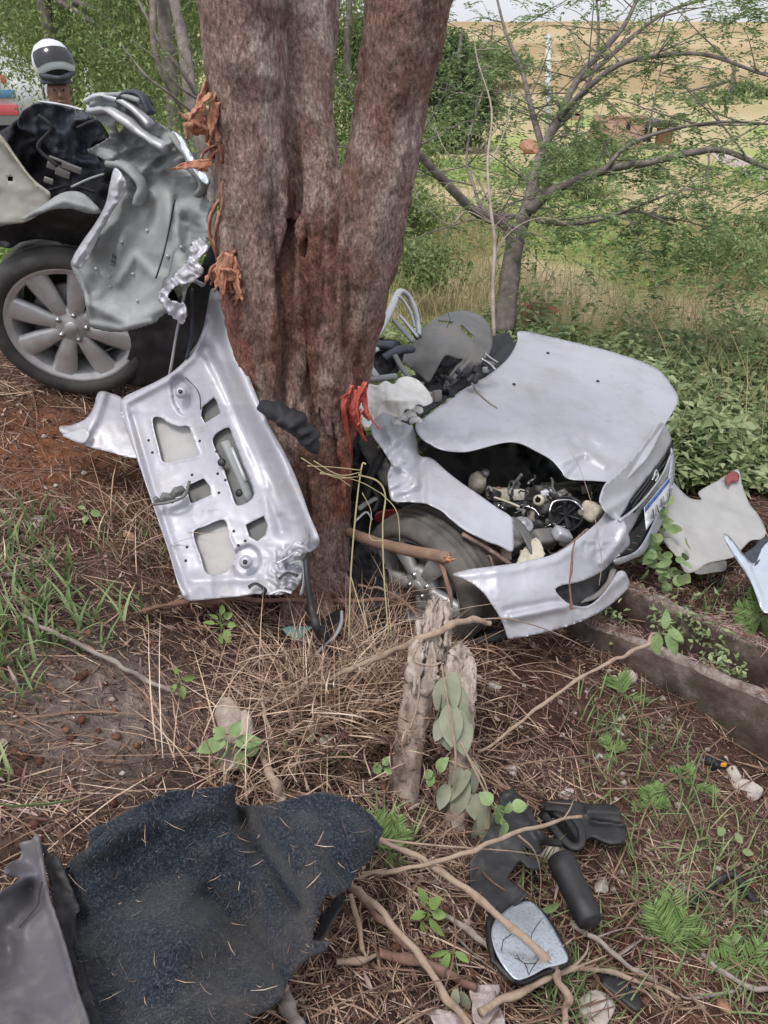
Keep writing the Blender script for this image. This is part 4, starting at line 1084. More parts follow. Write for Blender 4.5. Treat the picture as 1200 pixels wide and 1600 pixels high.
def wheel(parent, C, axis, R, rimr, width, spokes, m_rim, seed=0, nuts=5, phase=0.0, label=None, m_tyre='rubber'):
    """Alloy wheel; C is the centre of the outer face, axis points out of that face."""
    a = unit(_np(axis)); r_, _, u_ = frame_of(a)
    def ax(p): return [(q[0], q[1]) for q in p]
    w = width
    # rim barrel with lip
    V, F = lathe([(rimr * .90, -.012), (rimr * .96, -.004), (rimr * 1.0, .002), (rimr * 1.02, -.004), (rimr * 1.0, -.02), (rimr * .93, -.035), (rimr * .90, -w * .6), (rimr * .97, -w), (rimr * .88, -w), (rimr * .86, -w * .5), (rimr * .87, -.03), (rimr * .90, -.012)], 56, C, a)
    parts = [(V, F)]
    for k in range(spokes):
        th = phase + 2 * math.pi * k / spokes
        e = np.cos(th) * r_ + np.sin(th) * u_; s = np.cross(a, e)
        rows = [(.16, .20, -.018), (.32, .22, -.008), (.60, .31, -.012), (.85, .36, -.016), (.96, .42, -.014)]
        Vs = []
        for (q, hw, dz) in rows:
            c = C + e * rimr * q + a * dz
            h_ = rimr * hw * .55
            Vs += [c - s * h_ - a * .004, c - s * h_ * .62 + a * .006, c + s * h_ * .62 + a * .006, c + s * h_ - a * .004, c + s * h_ * .8 - a * .03, c - s * h_ * .8 - a * .03]
        Vs = np.array(Vs); n = len(rows); F4 = []
        for i in range(n - 1):
            for j in range(6):
                F4.append([i*6+j, i*6+(j+1) % 6, (i+1)*6+(j+1) % 6, (i+1)*6+j])
        parts.append((Vs, [np.array(F4)]))
    V, F = lathe([(.001, .0), (rimr * .13, .0), (rimr * .15, -.004), (rimr * .30, -.010), (rimr * .34, -.018), (rimr * .34, -.05), (rimr * .1, -.05)], 32, C, a)
    parts.append((V, F))
    V, F = merge(parts)
    wh = obj('wheel', V, F, m_rim, parent, label=label)
    # tyre with tread grooves
    rt = R
    prof = [(rimr * .99, -.006), (rimr * 1.03, .010), (rimr + (rt - rimr) * .45, .017), (rimr + (rt - rimr) * .8, .008), (rt * .985, -.012), (rt, -.030)]
    for gx_ in (.28, .46, .64):
        prof += [(rt, -w * gx_ + .006), (rt - .008, -w * gx_ + .004), (rt - .008, -w * gx_ - .004), (rt, -w * gx_ - .006)]
    prof += [(rt, -w + .03), (rt * .985, -w + .012), (rimr + (rt - rimr) * .8, -w - .008), (rimr * 1.03, -w - .01), (rimr * .99, -w + .006)]
    V, F = lathe(prof, 72, C, a)
    obj('tyre', V, F, M[m_tyre], wh)
    V, F = lathe([(.001, -.055), (rimr * .62, -.058), (rimr * .64, -.075), (rimr * .3, -.09), (rimr * .2, -.14)], 32, C, a); obj('brake_disc', V, F, M['engine'], wh)
    V, F = lathe([(.001, -.16), (rimr * .86, -.16)], 32, C, a); obj('back_plate', V, F, M['rim_in'], wh)
    for k in range(nuts):
        th = phase + .3 + 2 * math.pi * k / nuts; c = C + (np.cos(th) * r_ + np.sin(th) * u_) * rimr * .225 - a * .006
        V, F = lathe([(.001, .010), (.009, .009), (.011, .004), (.011, -.006), (.017, -.004), (.018, -.008)], 6, c, a); obj('wheel_nut', V, F, M['chrome'], wh)
    V, F = lathe([(.001, .006), (.022, .005), (.026, .0), (.028, -.006)], 24, C, a); obj('centre_cap', V, F, m_rim, wh)
    return wh

# ================================================================== the rear half, thrown up on its side against the trunk
rear = thing('wrecked_car', 'torn off rear end of the silver car with alloy wheel, thrown up against the trunk', 'car wreck', G(120, 615))
wc = P(112, 513, 2.92)
wheel(rear, wc, (.10, -.96, -.24), .305, .238, .19, 8, M['alloy'], phase=.38)
Dy = lambda px, py, yh: (px, py, float(D(py, yh)))
# large crumpled inner quarter panel
qp = [(125,392),(147,353),(163,327),(177,300),(181,277),(172,256),(150,243),(137,235),(168,217),(170,200),(150,185),(140,165),(150,150),(177,153),(190,143),(213,153),(233,180),(267,207),(303,255),(327,280),
      (322,305),(329,325),(322,345),(333,367),(315,377),(326,388),(309,408),(318,425),(298,440),(274,447),(262,468),(290,478),(285,505),(262,490),(240,505),(217,512),(187,519),(147,513),(136,493),(130,460),(110,413)]
_up = lambda x, y: np.maximum(1 - sstep(265, 320, y), .8 * sstep(262, 300, x))
rel = add(lambda x, y: folds(42, .15, 3)(x, y) * _up(x, y), lambda x, y: folds(16, .035, 4, 3)(x, y) * _up(x, y), folds(90, .035, 5), crumple(140, .03, 3), linerelief([(115,412),(136,460),(140,505),(187,514),(235,503)], .02, 5), linerelief([(170,240),(200,275),(190,330),(150,380)], .05, 14), linerelief([(200,215),(250,240),(285,300),(300,400)], -.05, 16),
          linerelief([(276,310),(262,430)], -.02, 5), polyrelief([(170,330),(250,310),(260,420),(200,470),(140,460)], -.035, 30), linerelief([(150,200),(240,210),(300,280)], .035, 18),
          linerelief([(185,440),(210,400),(240,430)], .02, 8), linerelief([(130,470),(200,505),(260,480)], .03, 10))
qo = sheet('quarter_panel', qp, [Dy(110,413,2.72), Dy(150,150,2.66), Dy(180,300,2.72), Dy(233,180,2.62), Dy(327,280,2.52), Dy(333,367,2.46), Dy(300,440,2.44), Dy(262,490,2.5), Dy(187,519,2.62), Dy(137,493,2.68), Dy(220,350,2.6)],
      M['primer'], rear, holes=[[(175,395),(182,400),(180,418),(172,414)],[(180,192),(188,188),(193,200),(186,208)]], step=3.5, relief=rel, thick=.0025, jag=.6)
V, F = tube([PY(a, b, 2.50) for a, b in ((273,312),(266,350),(256,395),(244,434))], .007, segs=8, flat=.4); obj('drain_seam', V, F, M['navy'], rear)
for (a, b) in [(190,378),(208,428),(262,400),(170,432),(172,448),(230,360),(283,386),(150,420),(215,470)]:
    V, F = lathe([(.001,.006),(.005,.005),(.006,-.004)], 10, P(a, b, tps([Dy(110,413,2.72), Dy(180,300,2.72), Dy(327,280,2.52), Dy(300,440,2.44), Dy(187,519,2.62), Dy(137,493,2.68), Dy(220,350,2.6)])(a, b) - float(rel(np.array([a]), np.array([b]))[0]) - .004), (0,-.95,.3)); obj('weld_stud', V, F, M['primerl'], rear)
# pale torn rim of the outer skin along its right and lower edge
sheet('outer_skin', [(318,372),(325,388),(309,408),(319,424),(300,440),(276,447),(262,466),(290,478),(286,506),(268,494),(254,478),(248,462),(262,440),(282,420),(296,400),(300,378)],
      [Dy(318,372,2.44), Dy(300,440,2.40), Dy(286,506,2.44), Dy(250,462,2.46)], M['paint'], rear, step=3, relief=add(folds(16, .06, 9), crumple(8, .004, 8)), jag=1.1)
sheet('outer_skin', [(268,206),(284,214),(304,250),(326,276),(322,288),(303,268),(285,235)], [Dy(268,206,2.56), Dy(326,276,2.44), Dy(303,268,2.46)], M['bluepanel'], rear, step=4, relief=crumple(20, .01, 2))
sheet('wheel_arch_lip', [(180,262),(196,282),(192,305),(176,330),(158,362),(138,402),(124,420),(112,408),(128,378),(148,350),(165,318),(172,285)],
      [Dy(180,262,2.60), Dy(176,330,2.60), Dy(120,412,2.63), Dy(190,290,2.58)], M['primerl'], rear, step=3, relief=add(linerelief([(185,280),(178,318),(118,410)], .02, 6), crumple(12, .012, 12)))
# folded channel sections over the top
for k, (pp, w, m_) in enumerate([([(136,158),(158,150),(186,156),(212,172),(236,196)], .022, 'primerl'), ([(142,172),(170,172),(200,190),(228,212),(262,232)], .03, 'primerl'), ([(150,152),(190,148),(222,158)], .02, 'primer'),
                                 ([(184,158),(200,144),(222,150),(236,178)], .02, 'navy'), ([(60,158),(100,164),(130,172)], .007, 'primerl'), ([(268,210),(292,240),(300,262)], .02, 'primer'), ([(170,255),(200,262),(222,290),(215,320)], .03, 'primer'),
                                 ([(300,262),(318,288),(308,306)], .022, 'primer'), ([(290,450),(276,520),(268,570),(262,598)], .010, 'primerl'), ([(300,452),(300,520),(292,560)], .012, 'navy'), ([(286,452),(300,438),(318,446)], .012, 'lid')]):
    V, F = tube([PY(a, b, 2.52 + .002 * (300 - a) * .5) for a, b in pp], w * .8, segs=10, n=6, flat=.55, bump=.35, seed=k, bscale=26); obj('bent_channel', V, F, M[m_], rear)
# dark cabin lining torn open
sheet('cabin_lining', [(0,205),(40,180),(62,165),(100,170),(140,178),(165,210),(150,240),(178,262),(182,300),(160,345),(120,385),(60,378),(0,385),(-40,330),(-40,230)],
      [Dy(-40,230,3.0), Dy(140,180,2.86), Dy(170,300,2.9), Dy(60,300,3.1), Dy(0,380,3.05), Dy(120,385,2.95)], M['dark'], rear, step=7, relief=crumple(40, .12, 21), thick=.004)
sheet('seat_cloth', [(62,162),(100,168),(142,180),(160,205),(140,228),(150,245),(160,275),(120,280),(90,250),(60,215),(30,200),(35,175)],
      [Dy(62,162,2.78), Dy(142,180,2.76), Dy(150,270,2.82), Dy(60,215,2.84)], M['navy'], rear, step=5, relief=add(crumple(34, .10, 23), crumple(12, .02, 3)), thick=.004)
sheet('floor_panel', [(-30,190),(0,208),(28,250),(55,285),(78,302),(70,325),(45,345),(20,350),(-10,350),(-40,340),(-50,240)],
      [Dy(-30,190,2.78), Dy(28,250,2.74), Dy(78,302,2.70), Dy(20,350,2.74), Dy(-40,340,2.8)], M['floorpan'], rear, step=5, relief=add(linerelief([(-10,205),(78,305)], .02, 6), crumple(40, .015, 5)), holes=[[(12,276),(20,276),(20,283),(12,283)]])
V, F = tube([PY(a, b, 2.71) for a, b in ((-8,200),(20,240),(50,280),(78,302))], .007, segs=6, flat=.5); obj('panel_edge', V, F, M['cream'], rear)
sheet('inner_wing', [(32,342),(60,325),(95,302),(125,300),(148,318),(158,332),(140,334),(110,326),(80,328),(50,340)], [Dy(32,342,2.66), Dy(95,302,2.68), Dy(158,332,2.66), Dy(90,325,2.64)], M['primer'], rear, step=4, relief=add(linerelief([(50,332),(100,312),(150,326)], .03, 9), crumple(20, .008, 6)))
sheet('arch_liner', [(-20,360),(20,350),(50,340),(80,328),(110,327),(140,335),(160,332),(150,352),(128,382),(120,392),(90,378),(55,374),(25,380),(0,376),(-25,385)],
      [Dy(-20,360,2.74), Dy(80,328,2.70), Dy(160,332,2.70), Dy(90,378,2.86), Dy(0,376,2.86)], M['black'], rear, step=5, relief=crumple(30, .03, 15), thick=.004)
V, F = tube([PY(a, b, 2.7) for a, b in ((112,292),(138,280),(162,272))], .008, segs=6, flat=.5); obj('seat_belt_guide', V, F, M['primer'], rear)
for k, (a, b, w, h_) in enumerate([(84,260,.02,.01),(98,270,.022,.012),(76,282,.014,.008),(112,262,.03,.01),(92,250,.03,.002)]):
    V, F = box(PY(a, b, 2.72), (w, .006, h_), rotm(.3, .4, .2), .3); obj('broken_clip', V, F, M['greytrim'], rear)
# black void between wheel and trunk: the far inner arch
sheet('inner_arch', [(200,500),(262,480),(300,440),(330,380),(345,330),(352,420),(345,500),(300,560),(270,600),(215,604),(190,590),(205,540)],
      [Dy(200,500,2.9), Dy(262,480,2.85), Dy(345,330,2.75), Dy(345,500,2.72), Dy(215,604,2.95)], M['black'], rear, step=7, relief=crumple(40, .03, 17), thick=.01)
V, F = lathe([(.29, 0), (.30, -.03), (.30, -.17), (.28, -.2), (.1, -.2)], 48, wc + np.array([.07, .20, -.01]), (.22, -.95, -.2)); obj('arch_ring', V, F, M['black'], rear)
for k, pp in enumerate([[(60,180),(80,200),(60,230),(90,260)],[(120,200),(150,190),(170,215)],[(196,150),(206,170),(200,190)],[(70,300),(110,290),(150,300)],[(214,160),(226,150),(238,165)]]):
    V, F = tube([PY(a, b, 2.68 + .02 * k) for a, b in pp], .006, segs=6, n=8, bump=.3, seed=k); obj('wiring', V, F, M['dark'], rear)

# ================================================================== boot lid leaning on the tree
lidc = [(290,937,2.40),(480,905,2.42),(188,640,2.72),(330,460,2.60),(390,580,2.50),(460,730,2.44),(300,700,2.62),(498,845,2.42),(230,790,2.56)]
lid_t = thing('boot_lid', 'silver boot lid lying inner side out, propped against the foot of the trunk', 'boot lid', G(300, 938))
lo = [(188,640),(192,622),(212,611),(240,598),(268,582),(290,562),(306,540),(318,510),(324,480),(330,452),(342,456),(352,480),(362,505),(374,545),(388,585),(404,625),(420,663),(440,698),(458,735),(472,770),(484,805),(498,838),(498,852),
      (486,862),(470,868),(474,895),(462,920),(450,926),(430,930),(400,928),(372,932),(340,935),(310,938),(290,938),(282,925),(272,890),(262,855),(246,808),(230,762),(212,712),(200,678)]
H1 = [(238,657),(250,652),(262,660),(278,666),(294,666),(300,680),(310,708),(306,712),(282,718),(256,722),(248,700)]
H2 = [(316,636),(334,621),(338,626),(344,646),(320,661),(314,650)]
H3 = [(332,686),(356,668),(364,684),(378,722),(397,772),(372,790),(362,770),(346,722)]
H4 = [(290,760),(318,747),(328,760),(330,773),(306,784),(298,786)]
H5 = [(302,832),(320,822),(350,812),(358,838),(368,868),(356,892),(324,896),(312,866)]
H6 = [(384,820),(412,806),(418,822),(414,836),(402,846),(390,838)]
out_rib = linerelief([(196,640),(232,772),(274,900),(288,930)], .018, 6)
lrel = add(linerelief([(338,470),(365,560),(400,640),(440,720),(482,812),(492,840)], .032, 12), linerelief([(322,545),(360,620),(392,690),(424,760),(440,830)], -.025, 10), linerelief([(335,540),(372,640),(405,720),(436,800)], .012, 6),
           out_rib, linerelief([(208,650),(240,760),(272,860),(290,915)], -.012, 6), linerelief([(194,630),(260,595),(300,560),(325,500)], .02, 7),
           polyrelief([(268,596),(278,588),(292,596),(300,620),(298,640),(286,648),(272,630)], -.022, 8), polyrelief([(362,868),(384,852),(402,860),(406,880),(396,898),(376,900),(364,886)], -.02, 7),
           linerelief(H1 + H1[:1], .006, 4), linerelief(H4 + H4[:1], .006, 4), linerelief(H5 + H5[:1], .006, 4), crumple(60, .012, 41),
           lambda x, y: folds(13, .15, 43)(x, y) * sstep(405, 450, x) * sstep(845, 880, y), lambda x, y: .02 * np.exp(-((x - 300) / 45) ** 2 - ((y - 915) / 20) ** 2),
           linerelief([(300,905),(350,905),(400,905)], .01, 8))
sheet('inner_panel', lo, lidc, M['lid'], lid_t, holes=[H1, H2, H3, H4, H5, H6], step=3, relief=lrel, thick=.0018)
ob = sheet('outer_skin', [(200,640),(262,596),(318,520),(336,475),(350,490),(402,630),(458,742),(494,842),(480,862),(440,905),(300,925),(286,915),(240,770),(205,670)], lidc, M['dullpanel'], lid_t, step=8, relief=lambda x, y: -.030 + 0 * x, thick=.002)
sheet('opening_shade', [(312,630),(338,616),(348,650),(366,670),(402,770),(422,806),(418,850),(384,850),(352,790),(330,700),(316,665)], lidc, M['greytrim'], lid_t, step=6, relief=lambda x, y: -.026 + 0 * x)  # dark sheet standing in for the shade deep behind these openings
sheet('latch_plate', [(286,756),(322,742),(336,776),(304,792)], lidc, M['greytrim'], lid_t, step=6, relief=lambda x, y: -.026 + 0 * x)
# white strengthening bar seen in the openings, the latch, bits
V, F = tube([P(352,690,2.535), P(372,735,2.51), P(392,782,2.50)], .016, segs=8, flat=.5); obj('strengthening_bar', V, F, M['primer'], lid_t)
V, F = tube([P(362,700,2.52), P(384,752,2.50)], .006, segs=8); obj('lock_rod', V, F, M['primerl'], lid_t)
for (a, b) in [(346,722),(374,770)]:
    V, F = lathe([(.001, 0), (.012, .001), (.014, -.004)], 14, P(a, b, 2.53), (.0, -.8, .6)); obj('drain_hole_plug', V, F, M['black'], lid_t)
for (a, b, d) in [(282,612,2.615),(383,878,2.40)]:
    V, F = lathe([(.004, .004), (.013, .006), (.016, 0), (.020, -.002), (.022, -.01)], 18, P(a, b, d), (-.1, -.8, .6)); obj('hinge_seat', V, F, M['lid'], lid_t)
    V, F = lathe([(.001, .004), (.007, .004), (.008, -.004)], 12, P(a, b, d - .006), (-.1, -.8, .6)); obj('rubber_stop', V, F, M['black'], lid_t)
V, F = merge([box(P(262,778,2.50), (.022, .012, .014), rotm(.3, .4, .5), .4), box(P(278,768,2.50), (.02, .012, .016), rotm(.6, .2, 1), .4), box(P(246,782,2.51), (.014, .01, .008), rotm(.1, .9, .5), .4), tube([P(240,788,2.51), P(262,785,2.48), P(288,775,2.49), P(296,752,2.52)], .005, segs=6)])
obj('broken_latch', V, F, M['greytrim'], lid_t, label='dark grey broken latch hanging at the edge')
for (a, b) in [(238,707),(232,688),(312,689),(338,705),(340,740),(342,770),(365,830),(372,852),(292,855),(290,876),(383,845),(352,750),(300,742),(278,640)]:
    V, F = lathe([(.001, .001), (.0045, .0005), (.0055, -.003)], 10, P(a, b, tps(lidc)(a, b) - lrel(np.array([a]), np.array([b]))[0] - .0015), (-.1, -.8, .6)); obj('trim_hole', V, F, M['black'], lid_t)
for k, (pts, r, m_) in enumerate([([(436,870),(448,858),(462,846),(474,850)], .006, 'lid'), ([(430,880),(446,872),(462,862),(470,868)], .005, 'chrome'), ([(452,880),(470,878),(476,900),(470,930)], .007, 'primer'), ([(436,905),(450,895),(466,900)], .006, 'black'),
                                ([(388,918),(400,912),(414,922),(410,930)], .008, 'black'), ([(420,928),(438,922),(456,926)], .007, 'primerl'), ([(290,590),(310,612),(314,640)], .0018, 'black'), ([(470,850),(480,836),(476,822)], .006, 'primer')]):
    V, F = tube([P(a, b, tps(lidc)(a, b) - .035) for a, b in pts], r, segs=8, flat=.4, bump=.4, seed=k, bscale=60); obj('torn_edge', V, F, M[m_], lid_t)
# black gas strut hanging from the corner to the ground
st = obj('gas_strut', *tube([P(478,872,2.38), P(480,905,2.36), P(487,950,2.36), P(496,985,2.34), P(503,1008,G(503,1010,.0) @ FWD - CAM @ FWD)], [.009,.009,.011,.013,.013], segs=10), M['black'])
tag(st, 'black bent strut hanging from the lower right corner of the boot lid', 'strut')

# small silver corner piece by the wheel
cp = thing('bumper_corner', 'silver bumper corner piece lying between the alloy wheel and the boot lid', 'bumper piece', G(150, 700))
ctl = [(95,672,2.72),(160,612,2.80),(186,618,2.80),(215,700,2.66),(130,695,2.68),(150,660,2.70)]
sheet('outer_face', [(98,680),(93,666),(112,664),(134,654),(146,636),(152,615),(160,611),(172,614),(190,622),(200,650),(214,690),(216,714),(200,714),(170,706),(145,700),(118,692)], ctl, M['paintd'], cp, step=4,
      relief=add(linerelief([(95,672),(130,685),(150,650),(162,614)], .035, 8), crumple(40, .012, 51)))
sheet('fold', [(98,680),(118,690),(132,692),(140,676),(130,668),(112,674)], ctl, M['lid'], cp, step=4, off=-.04, relief=crumple(15, .01, 5))

# ================================================================== the front half
front = thing('wrecked_car', 'crushed silver front end of the car with buckled bonnet and exposed engine bay', 'car wreck', G(760, 1000))
hc = [(649,663,3.02),(887,747,2.98),(977,750,3.08),(1015,710,3.3),(1060,626,3.80),(1030,579,3.95),(902,536,4.1),(812,517,4.1),(737,599,3.5),(805,691,3.0),(726,706,2.94),(870,620,3.55)]
ho = [(649,663),(655,680),(672,694),(696,704),(726,706),(750,701),(771,695),(790,691),(805,691),(820,695),(835,703),(852,712),(865,721),(877,735),(889,748),(930,751),(960,753),(977,750),(996,732),(1015,710),(1038,665),(1060,626),(1048,600),(1030,579),
      (1006,566),(977,556),(940,545),(902,536),(860,526),(812,517),(809,530),(804,543),(795,558),(780,573),(760,588),(737,600),(710,618),(685,636),(664,652)]
hrel = add(linerelief([(655,672),(700,692),(730,697),(771,687),(805,683)], .018, 10), linerelief([(660,655),(740,660),(790,675)], -.02, 16), crumple(45, .012, 71), lambda x, y: (crumple(26, .07, 72)(x, y)) * np.exp(-((x - 690) / 60) ** 2 - ((y - 682) / 20) ** 2),
           linerelief([(740,640),(860,650),(960,700),(985,740)], .012, 14), linerelief([(895,690),(915,712),(900,735),(890,745)], -.035, 5), linerelief([(880,722),(912,706),(945,728)], .035, 5), linerelief([(865,690),(900,682),(935,700)], -.03, 8), lambda x, y: folds(34, .05, 77)(x, y) * np.exp(-((x - 905) / 55) ** 2 - ((y - 715) / 32) ** 2), lambda x, y: folds(70, .02, 78)(x, y),
           linerelief([(780,560),(900,600),(1000,700)], .010, 30), linerelief([(830,530),(960,560),(1045,620)], .012, 16))
hood = sheet('bonnet', ho, hc, M['paint'], front, step=4, relief=hrel, thick=.003)
sheet('bonnet_lining', [(660,682),(700,700),(771,692),(805,690),(865,722),(888,748),(975,748),(1050,630),(1020,585),(815,530),(740,605)], hc, M['black'], front, step=10, relief=lambda x, y: -.045 - .02 * np.sin(x / 20), thick=.004)
for (a, b) in [(856,552),(803,601),(934,596)]:
    q = tps(hc)(a, b) - hrel(np.array([a]), np.array([b]))[0] - .002
    V, F = lathe([(.001, .006), (.007, .005), (.009, 0)], 10, P(a, b, q), (0, -.2, 1)); obj('washer_jet', V, F, M['black'], front)
# nose band in front of the bonnet, down over the grille
nose = [(977,750,3.06),(1047,676,3.62),(1054,744,3.66),(1015,864,3.35),(970,886,2.98),(950,800,2.88),(990,800,3.08),(1030,770,3.42),(945,780,2.9),(985,860,3.05)]
sheet('nose_panel', [(937,779),(946,756),(966,738),(988,715),(1008,690),(1030,660),(1042,668),(1048,682),(1049,690),(1044,700),(1036,716),(1020,738),(1000,762),(985,782),(975,800),(962,812),(948,802),(940,790)], nose, M['paint'], front, step=4, off=.012, relief=add(folds(30, .02, 4), linerelief([(945,800),(985,775),(1020,735),(1046,692)], .012, 6)))
sheet('grille_back', [(985,782),(1044,700),(1052,700),(1052,745),(1030,800),(1012,850),(990,870),(965,862),(958,830)], nose, M['dark'], front, step=6, off=.05)
sheet('upper_lip', [(968,815),(990,795),(1014,770),(1036,738),(1048,708),(1053,712),(1050,740),(1040,752),(1022,775),(1006,793),(998,806),(985,830),(978,836),(970,826)], nose, M['paintd'], front, step=4, relief=linerelief([(970,812),(1012,775),(1048,720)], .02, 5))
V, F = tube([P(968,813,2.92), P(990,796,3.02), P(1014,770,3.2), P(1036,738,3.45), P(1049,708,3.6)], .006, segs=8, flat=.6); obj('grille_trim', V, F, M['chrome'], front)
for k in range(3):
    V, F = tube([P(985 + 3*k, 786 + 7*k, 3.06), P(1012, 752 + 7*k, 3.25), P(1040 + k, 712 + 8*k, 3.56)], .004, segs=6); obj('grille_bar', V, F, M['black'], front)
# winged chrome badge on the grille
V, F = merge([tube([P(1019,750,3.26), P(1022,744,3.27), P(1024,735,3.28)], [.004,.005,.003], segs=6), tube([P(1024,752,3.28), P(1028,743,3.3), P(1025,734,3.29)], [.004,.006,.004], segs=6), tube([P(1021,744,3.27), P(1029,740,3.3)], .004, segs=6)])
obj('badge', V, F, M['chrome'], front)
sheet('lower_grille', [(966,862),(975,840),(990,828),(1006,810),(1030,780),(1044,765),(1040,790),(1024,820),(1008,845),(990,866),(975,868)], nose, M['dark'], front, step=5, off=.02)
for k in range(9):
    t = k / 8; x0, y0 = 975 + 58 * t, 862 - 84 * t
    V, F = tube([P(x0 - 4, y0 - 6 + 2*t, 3.02 + .42 * t), P(x0 + 13 - 8 * t, y0 - 2, 3.05 + .42 * t)], .0035, segs=6, sp=False); obj('grille_slat', V, F, M['rust'], front)
sheet('bumper_lip', [(1049,700),(1054,715),(1054,744),(1046,785),(1034,820),(1016,850),(1004,866),(988,874),(968,882),(960,880),(962,874),(985,866),(999,856),(1012,835),(1028,800),(1040,765),(1047,730)], nose, M['paint'], front, step=4, off=-.02, relief=crumple(40, .01, 8))
# number plate, two unreadable groups on white with a blue band
pc = nose
pl = sheet('number_plate', [(1007,793),(1046,746),(1048,775),(1010,828)], [(1007,793,3.10),(1046,746,3.42),(1048,775,3.42),(1010,828,3.08)], M['lid'], front, step=4, smooth=False, off=-.02)
pl.data.materials.clear(); M['plate'] = mat('plate_white', [(0,(.66,.67,.70)),(1,(.78,.79,.82))], scale=8, rough=.4, bump=.05, dirt=((.4,.38,.36), 20, .55, .7, .5)); pl.data.materials.append(M['plate'])
M['plateblue'] = mat('plate_blue', [(0,(.03,.08,.30)),(1,(.06,.14,.42))], scale=8, rough=.4, bump=0); M['ink'] = mat('plate_ink', [(0,(.16,.16,.18)),(1,(.30,.30,.33))], scale=8, rough=.5, bump=0)
c4 = [(1007,793,3.10),(1046,746,3.42),(1048,775,3.42),(1010,828,3.08)]
b_ = sheet('blue_band', [(1007.5,793),(1046,746.5),(1046.5,753),(1008.3,801)], c4, M['plateblue'], pl, step=3, smooth=False, off=-.024, thick=.001)
def plate_pt(u, v):
    a, b, c, d = (P(*q) for q in c4); top = a * (1 - u) + b * u; bot = d * (1 - u) + c * u
    return top * (1 - v) + bot * v - FWD * .027
glyph = {'A': [[(0,1),(.5,0),(1,1)],[(.2,.65),(.8,.65)]], '4': [[(.75,1),(.75,0),(0,.7),(1,.7)]], 'L': [[(0,0),(0,1),(1,1)]]}
for k, ch in enumerate('4A4L4'):
    u0 = .12 + k * .165
    for ln in glyph[ch]:
        V, F = tube([plate_pt(u0 + .11 * x, .40 + .42 * y) for x, y in ln], .0035, segs=4, sp=False); obj('plate_figure', V, F, M['ink'], pl)
# near bumper corner
bc = [(707,897,2.62),(794,997,2.60),(872,984,2.66),(940,957,2.80),(983,916,3.0),(974,894,2.98),(900,845,2.78),(865,866,2.70),(805,880,2.64),(970,837,2.92),(940,811,2.92),(756,927,2.58),(880,930,2.66),(945,800,2.92)]
bo = [(707,897),(730,890),(760,886),(805,880),(835,874),(865,866),(885,855),(899,845),(920,828),(938,812),(946,800),(950,792),(962,800),(976,815),(980,828),(984,850),(970,866),(955,880),(940,893),(915,906),(893,912),(880,914),(868,922),(884,940),(905,948),(925,944),(945,925),(958,905),
      (966,893),(976,893),(983,908),(982,918),(965,936),(940,955),(910,970),(872,983),(830,993),(800,998),(793,996),(788,980),(779,961),(768,944),(756,927),(738,912),(720,903)]
brel = add(linerelief([(800,965),(870,950),(930,935),(975,900)], .022, 7), linerelief([(790,955),(870,940),(900,950)], -.012, 5), linerelief([(720,900),(800,890),(870,875),(930,830)], .01, 7), linerelief([(935,830),(930,870),(940,895)], -.012, 4),
           linerelief([(978,825),(970,845),(940,880)], .018, 6), crumple(50, .012, 81), lambda x, y: crumple(12, .03, 82)(x, y) * np.exp(-((x - 935) / 30) ** 2 - ((y - 850) / 25) ** 2))
bump = sheet('front_bumper', bo, bc, M['paint'], front, step=3.5, relief=brel, thick=.003)
sheet('fog_recess', [(865,912),(900,905),(940,885),(962,885),(955,915),(925,950),(885,948)], bc, M['black'], front, step=5, off=.06, relief=crumple(18, .03, 4))
V, F = tube([P(905,940,2.78), P(930,932,2.82), P(950,912,2.9), P(958,890,2.95)], .012, segs=8, flat=.5, bump=.2); obj('fog_lamp_trim', V, F, M['greytrim'], front)
for k in range(4):
    V, F = tube([P(893 + 12*k, 940 - 5*k, 2.80 + .03*k), P(900 + 12*k, 915 - 6*k, 2.82 + .03*k)], .004, segs=5, bump=.3, seed=k); obj('fog_bracket', V, F, M['engine'], front)
# hanging dead twig on the bumper comes later as its own thing
# front wing
wi = [(656,711),(675,716),(700,738),(725,757),(750,774),(775,792),(800,809),(802,830),(801,862),(780,853),(760,846),(727,829),(712,818),(700,808),(690,798),(665,787),(640,784),(615,783),(608,770),(606,745),(610,725),(600,705),(588,690),(581,676),(582,655),(592,645),(605,642),(620,655),(645,667),(652,685)]
wc_ = [(656,711,2.92),(800,809,2.78),(801,862,2.72),(727,829,2.70),(665,787,2.72),(615,783,2.70),(606,745,2.74),(581,676,2.86),(592,645,2.98),(645,667,3.0),(640,730,2.82)]
wrel = add(linerelief([(656,700),(658,740),(662,785)], -.03, 7), lambda x, y: folds(26, .13, 91)(x, y) * (1 - sstep(650, 672, x)), linerelief([(612,680),(630,700),(655,714)], .03, 7), linerelief([(624,735),(640,748),(645,740)], -.02, 5),
           crumple(60, .01, 92), linerelief([(668,785),(700,803),(730,828),(800,858)], .010, 5))
sheet('front_wing', wi, wc_, M['paint'], front, step=3.2, relief=wrel, thick=.003)
sheet('wing_inner_fold', [(560,690),(581,680),(590,700),(606,722),(610,750),(600,760),(585,735),(572,720)], [(560,690,2.95),(606,722,2.84),(600,760,2.86),(572,720,2.95)], M['greytrim'], front, step=4, relief=crumple(15, .03, 6))
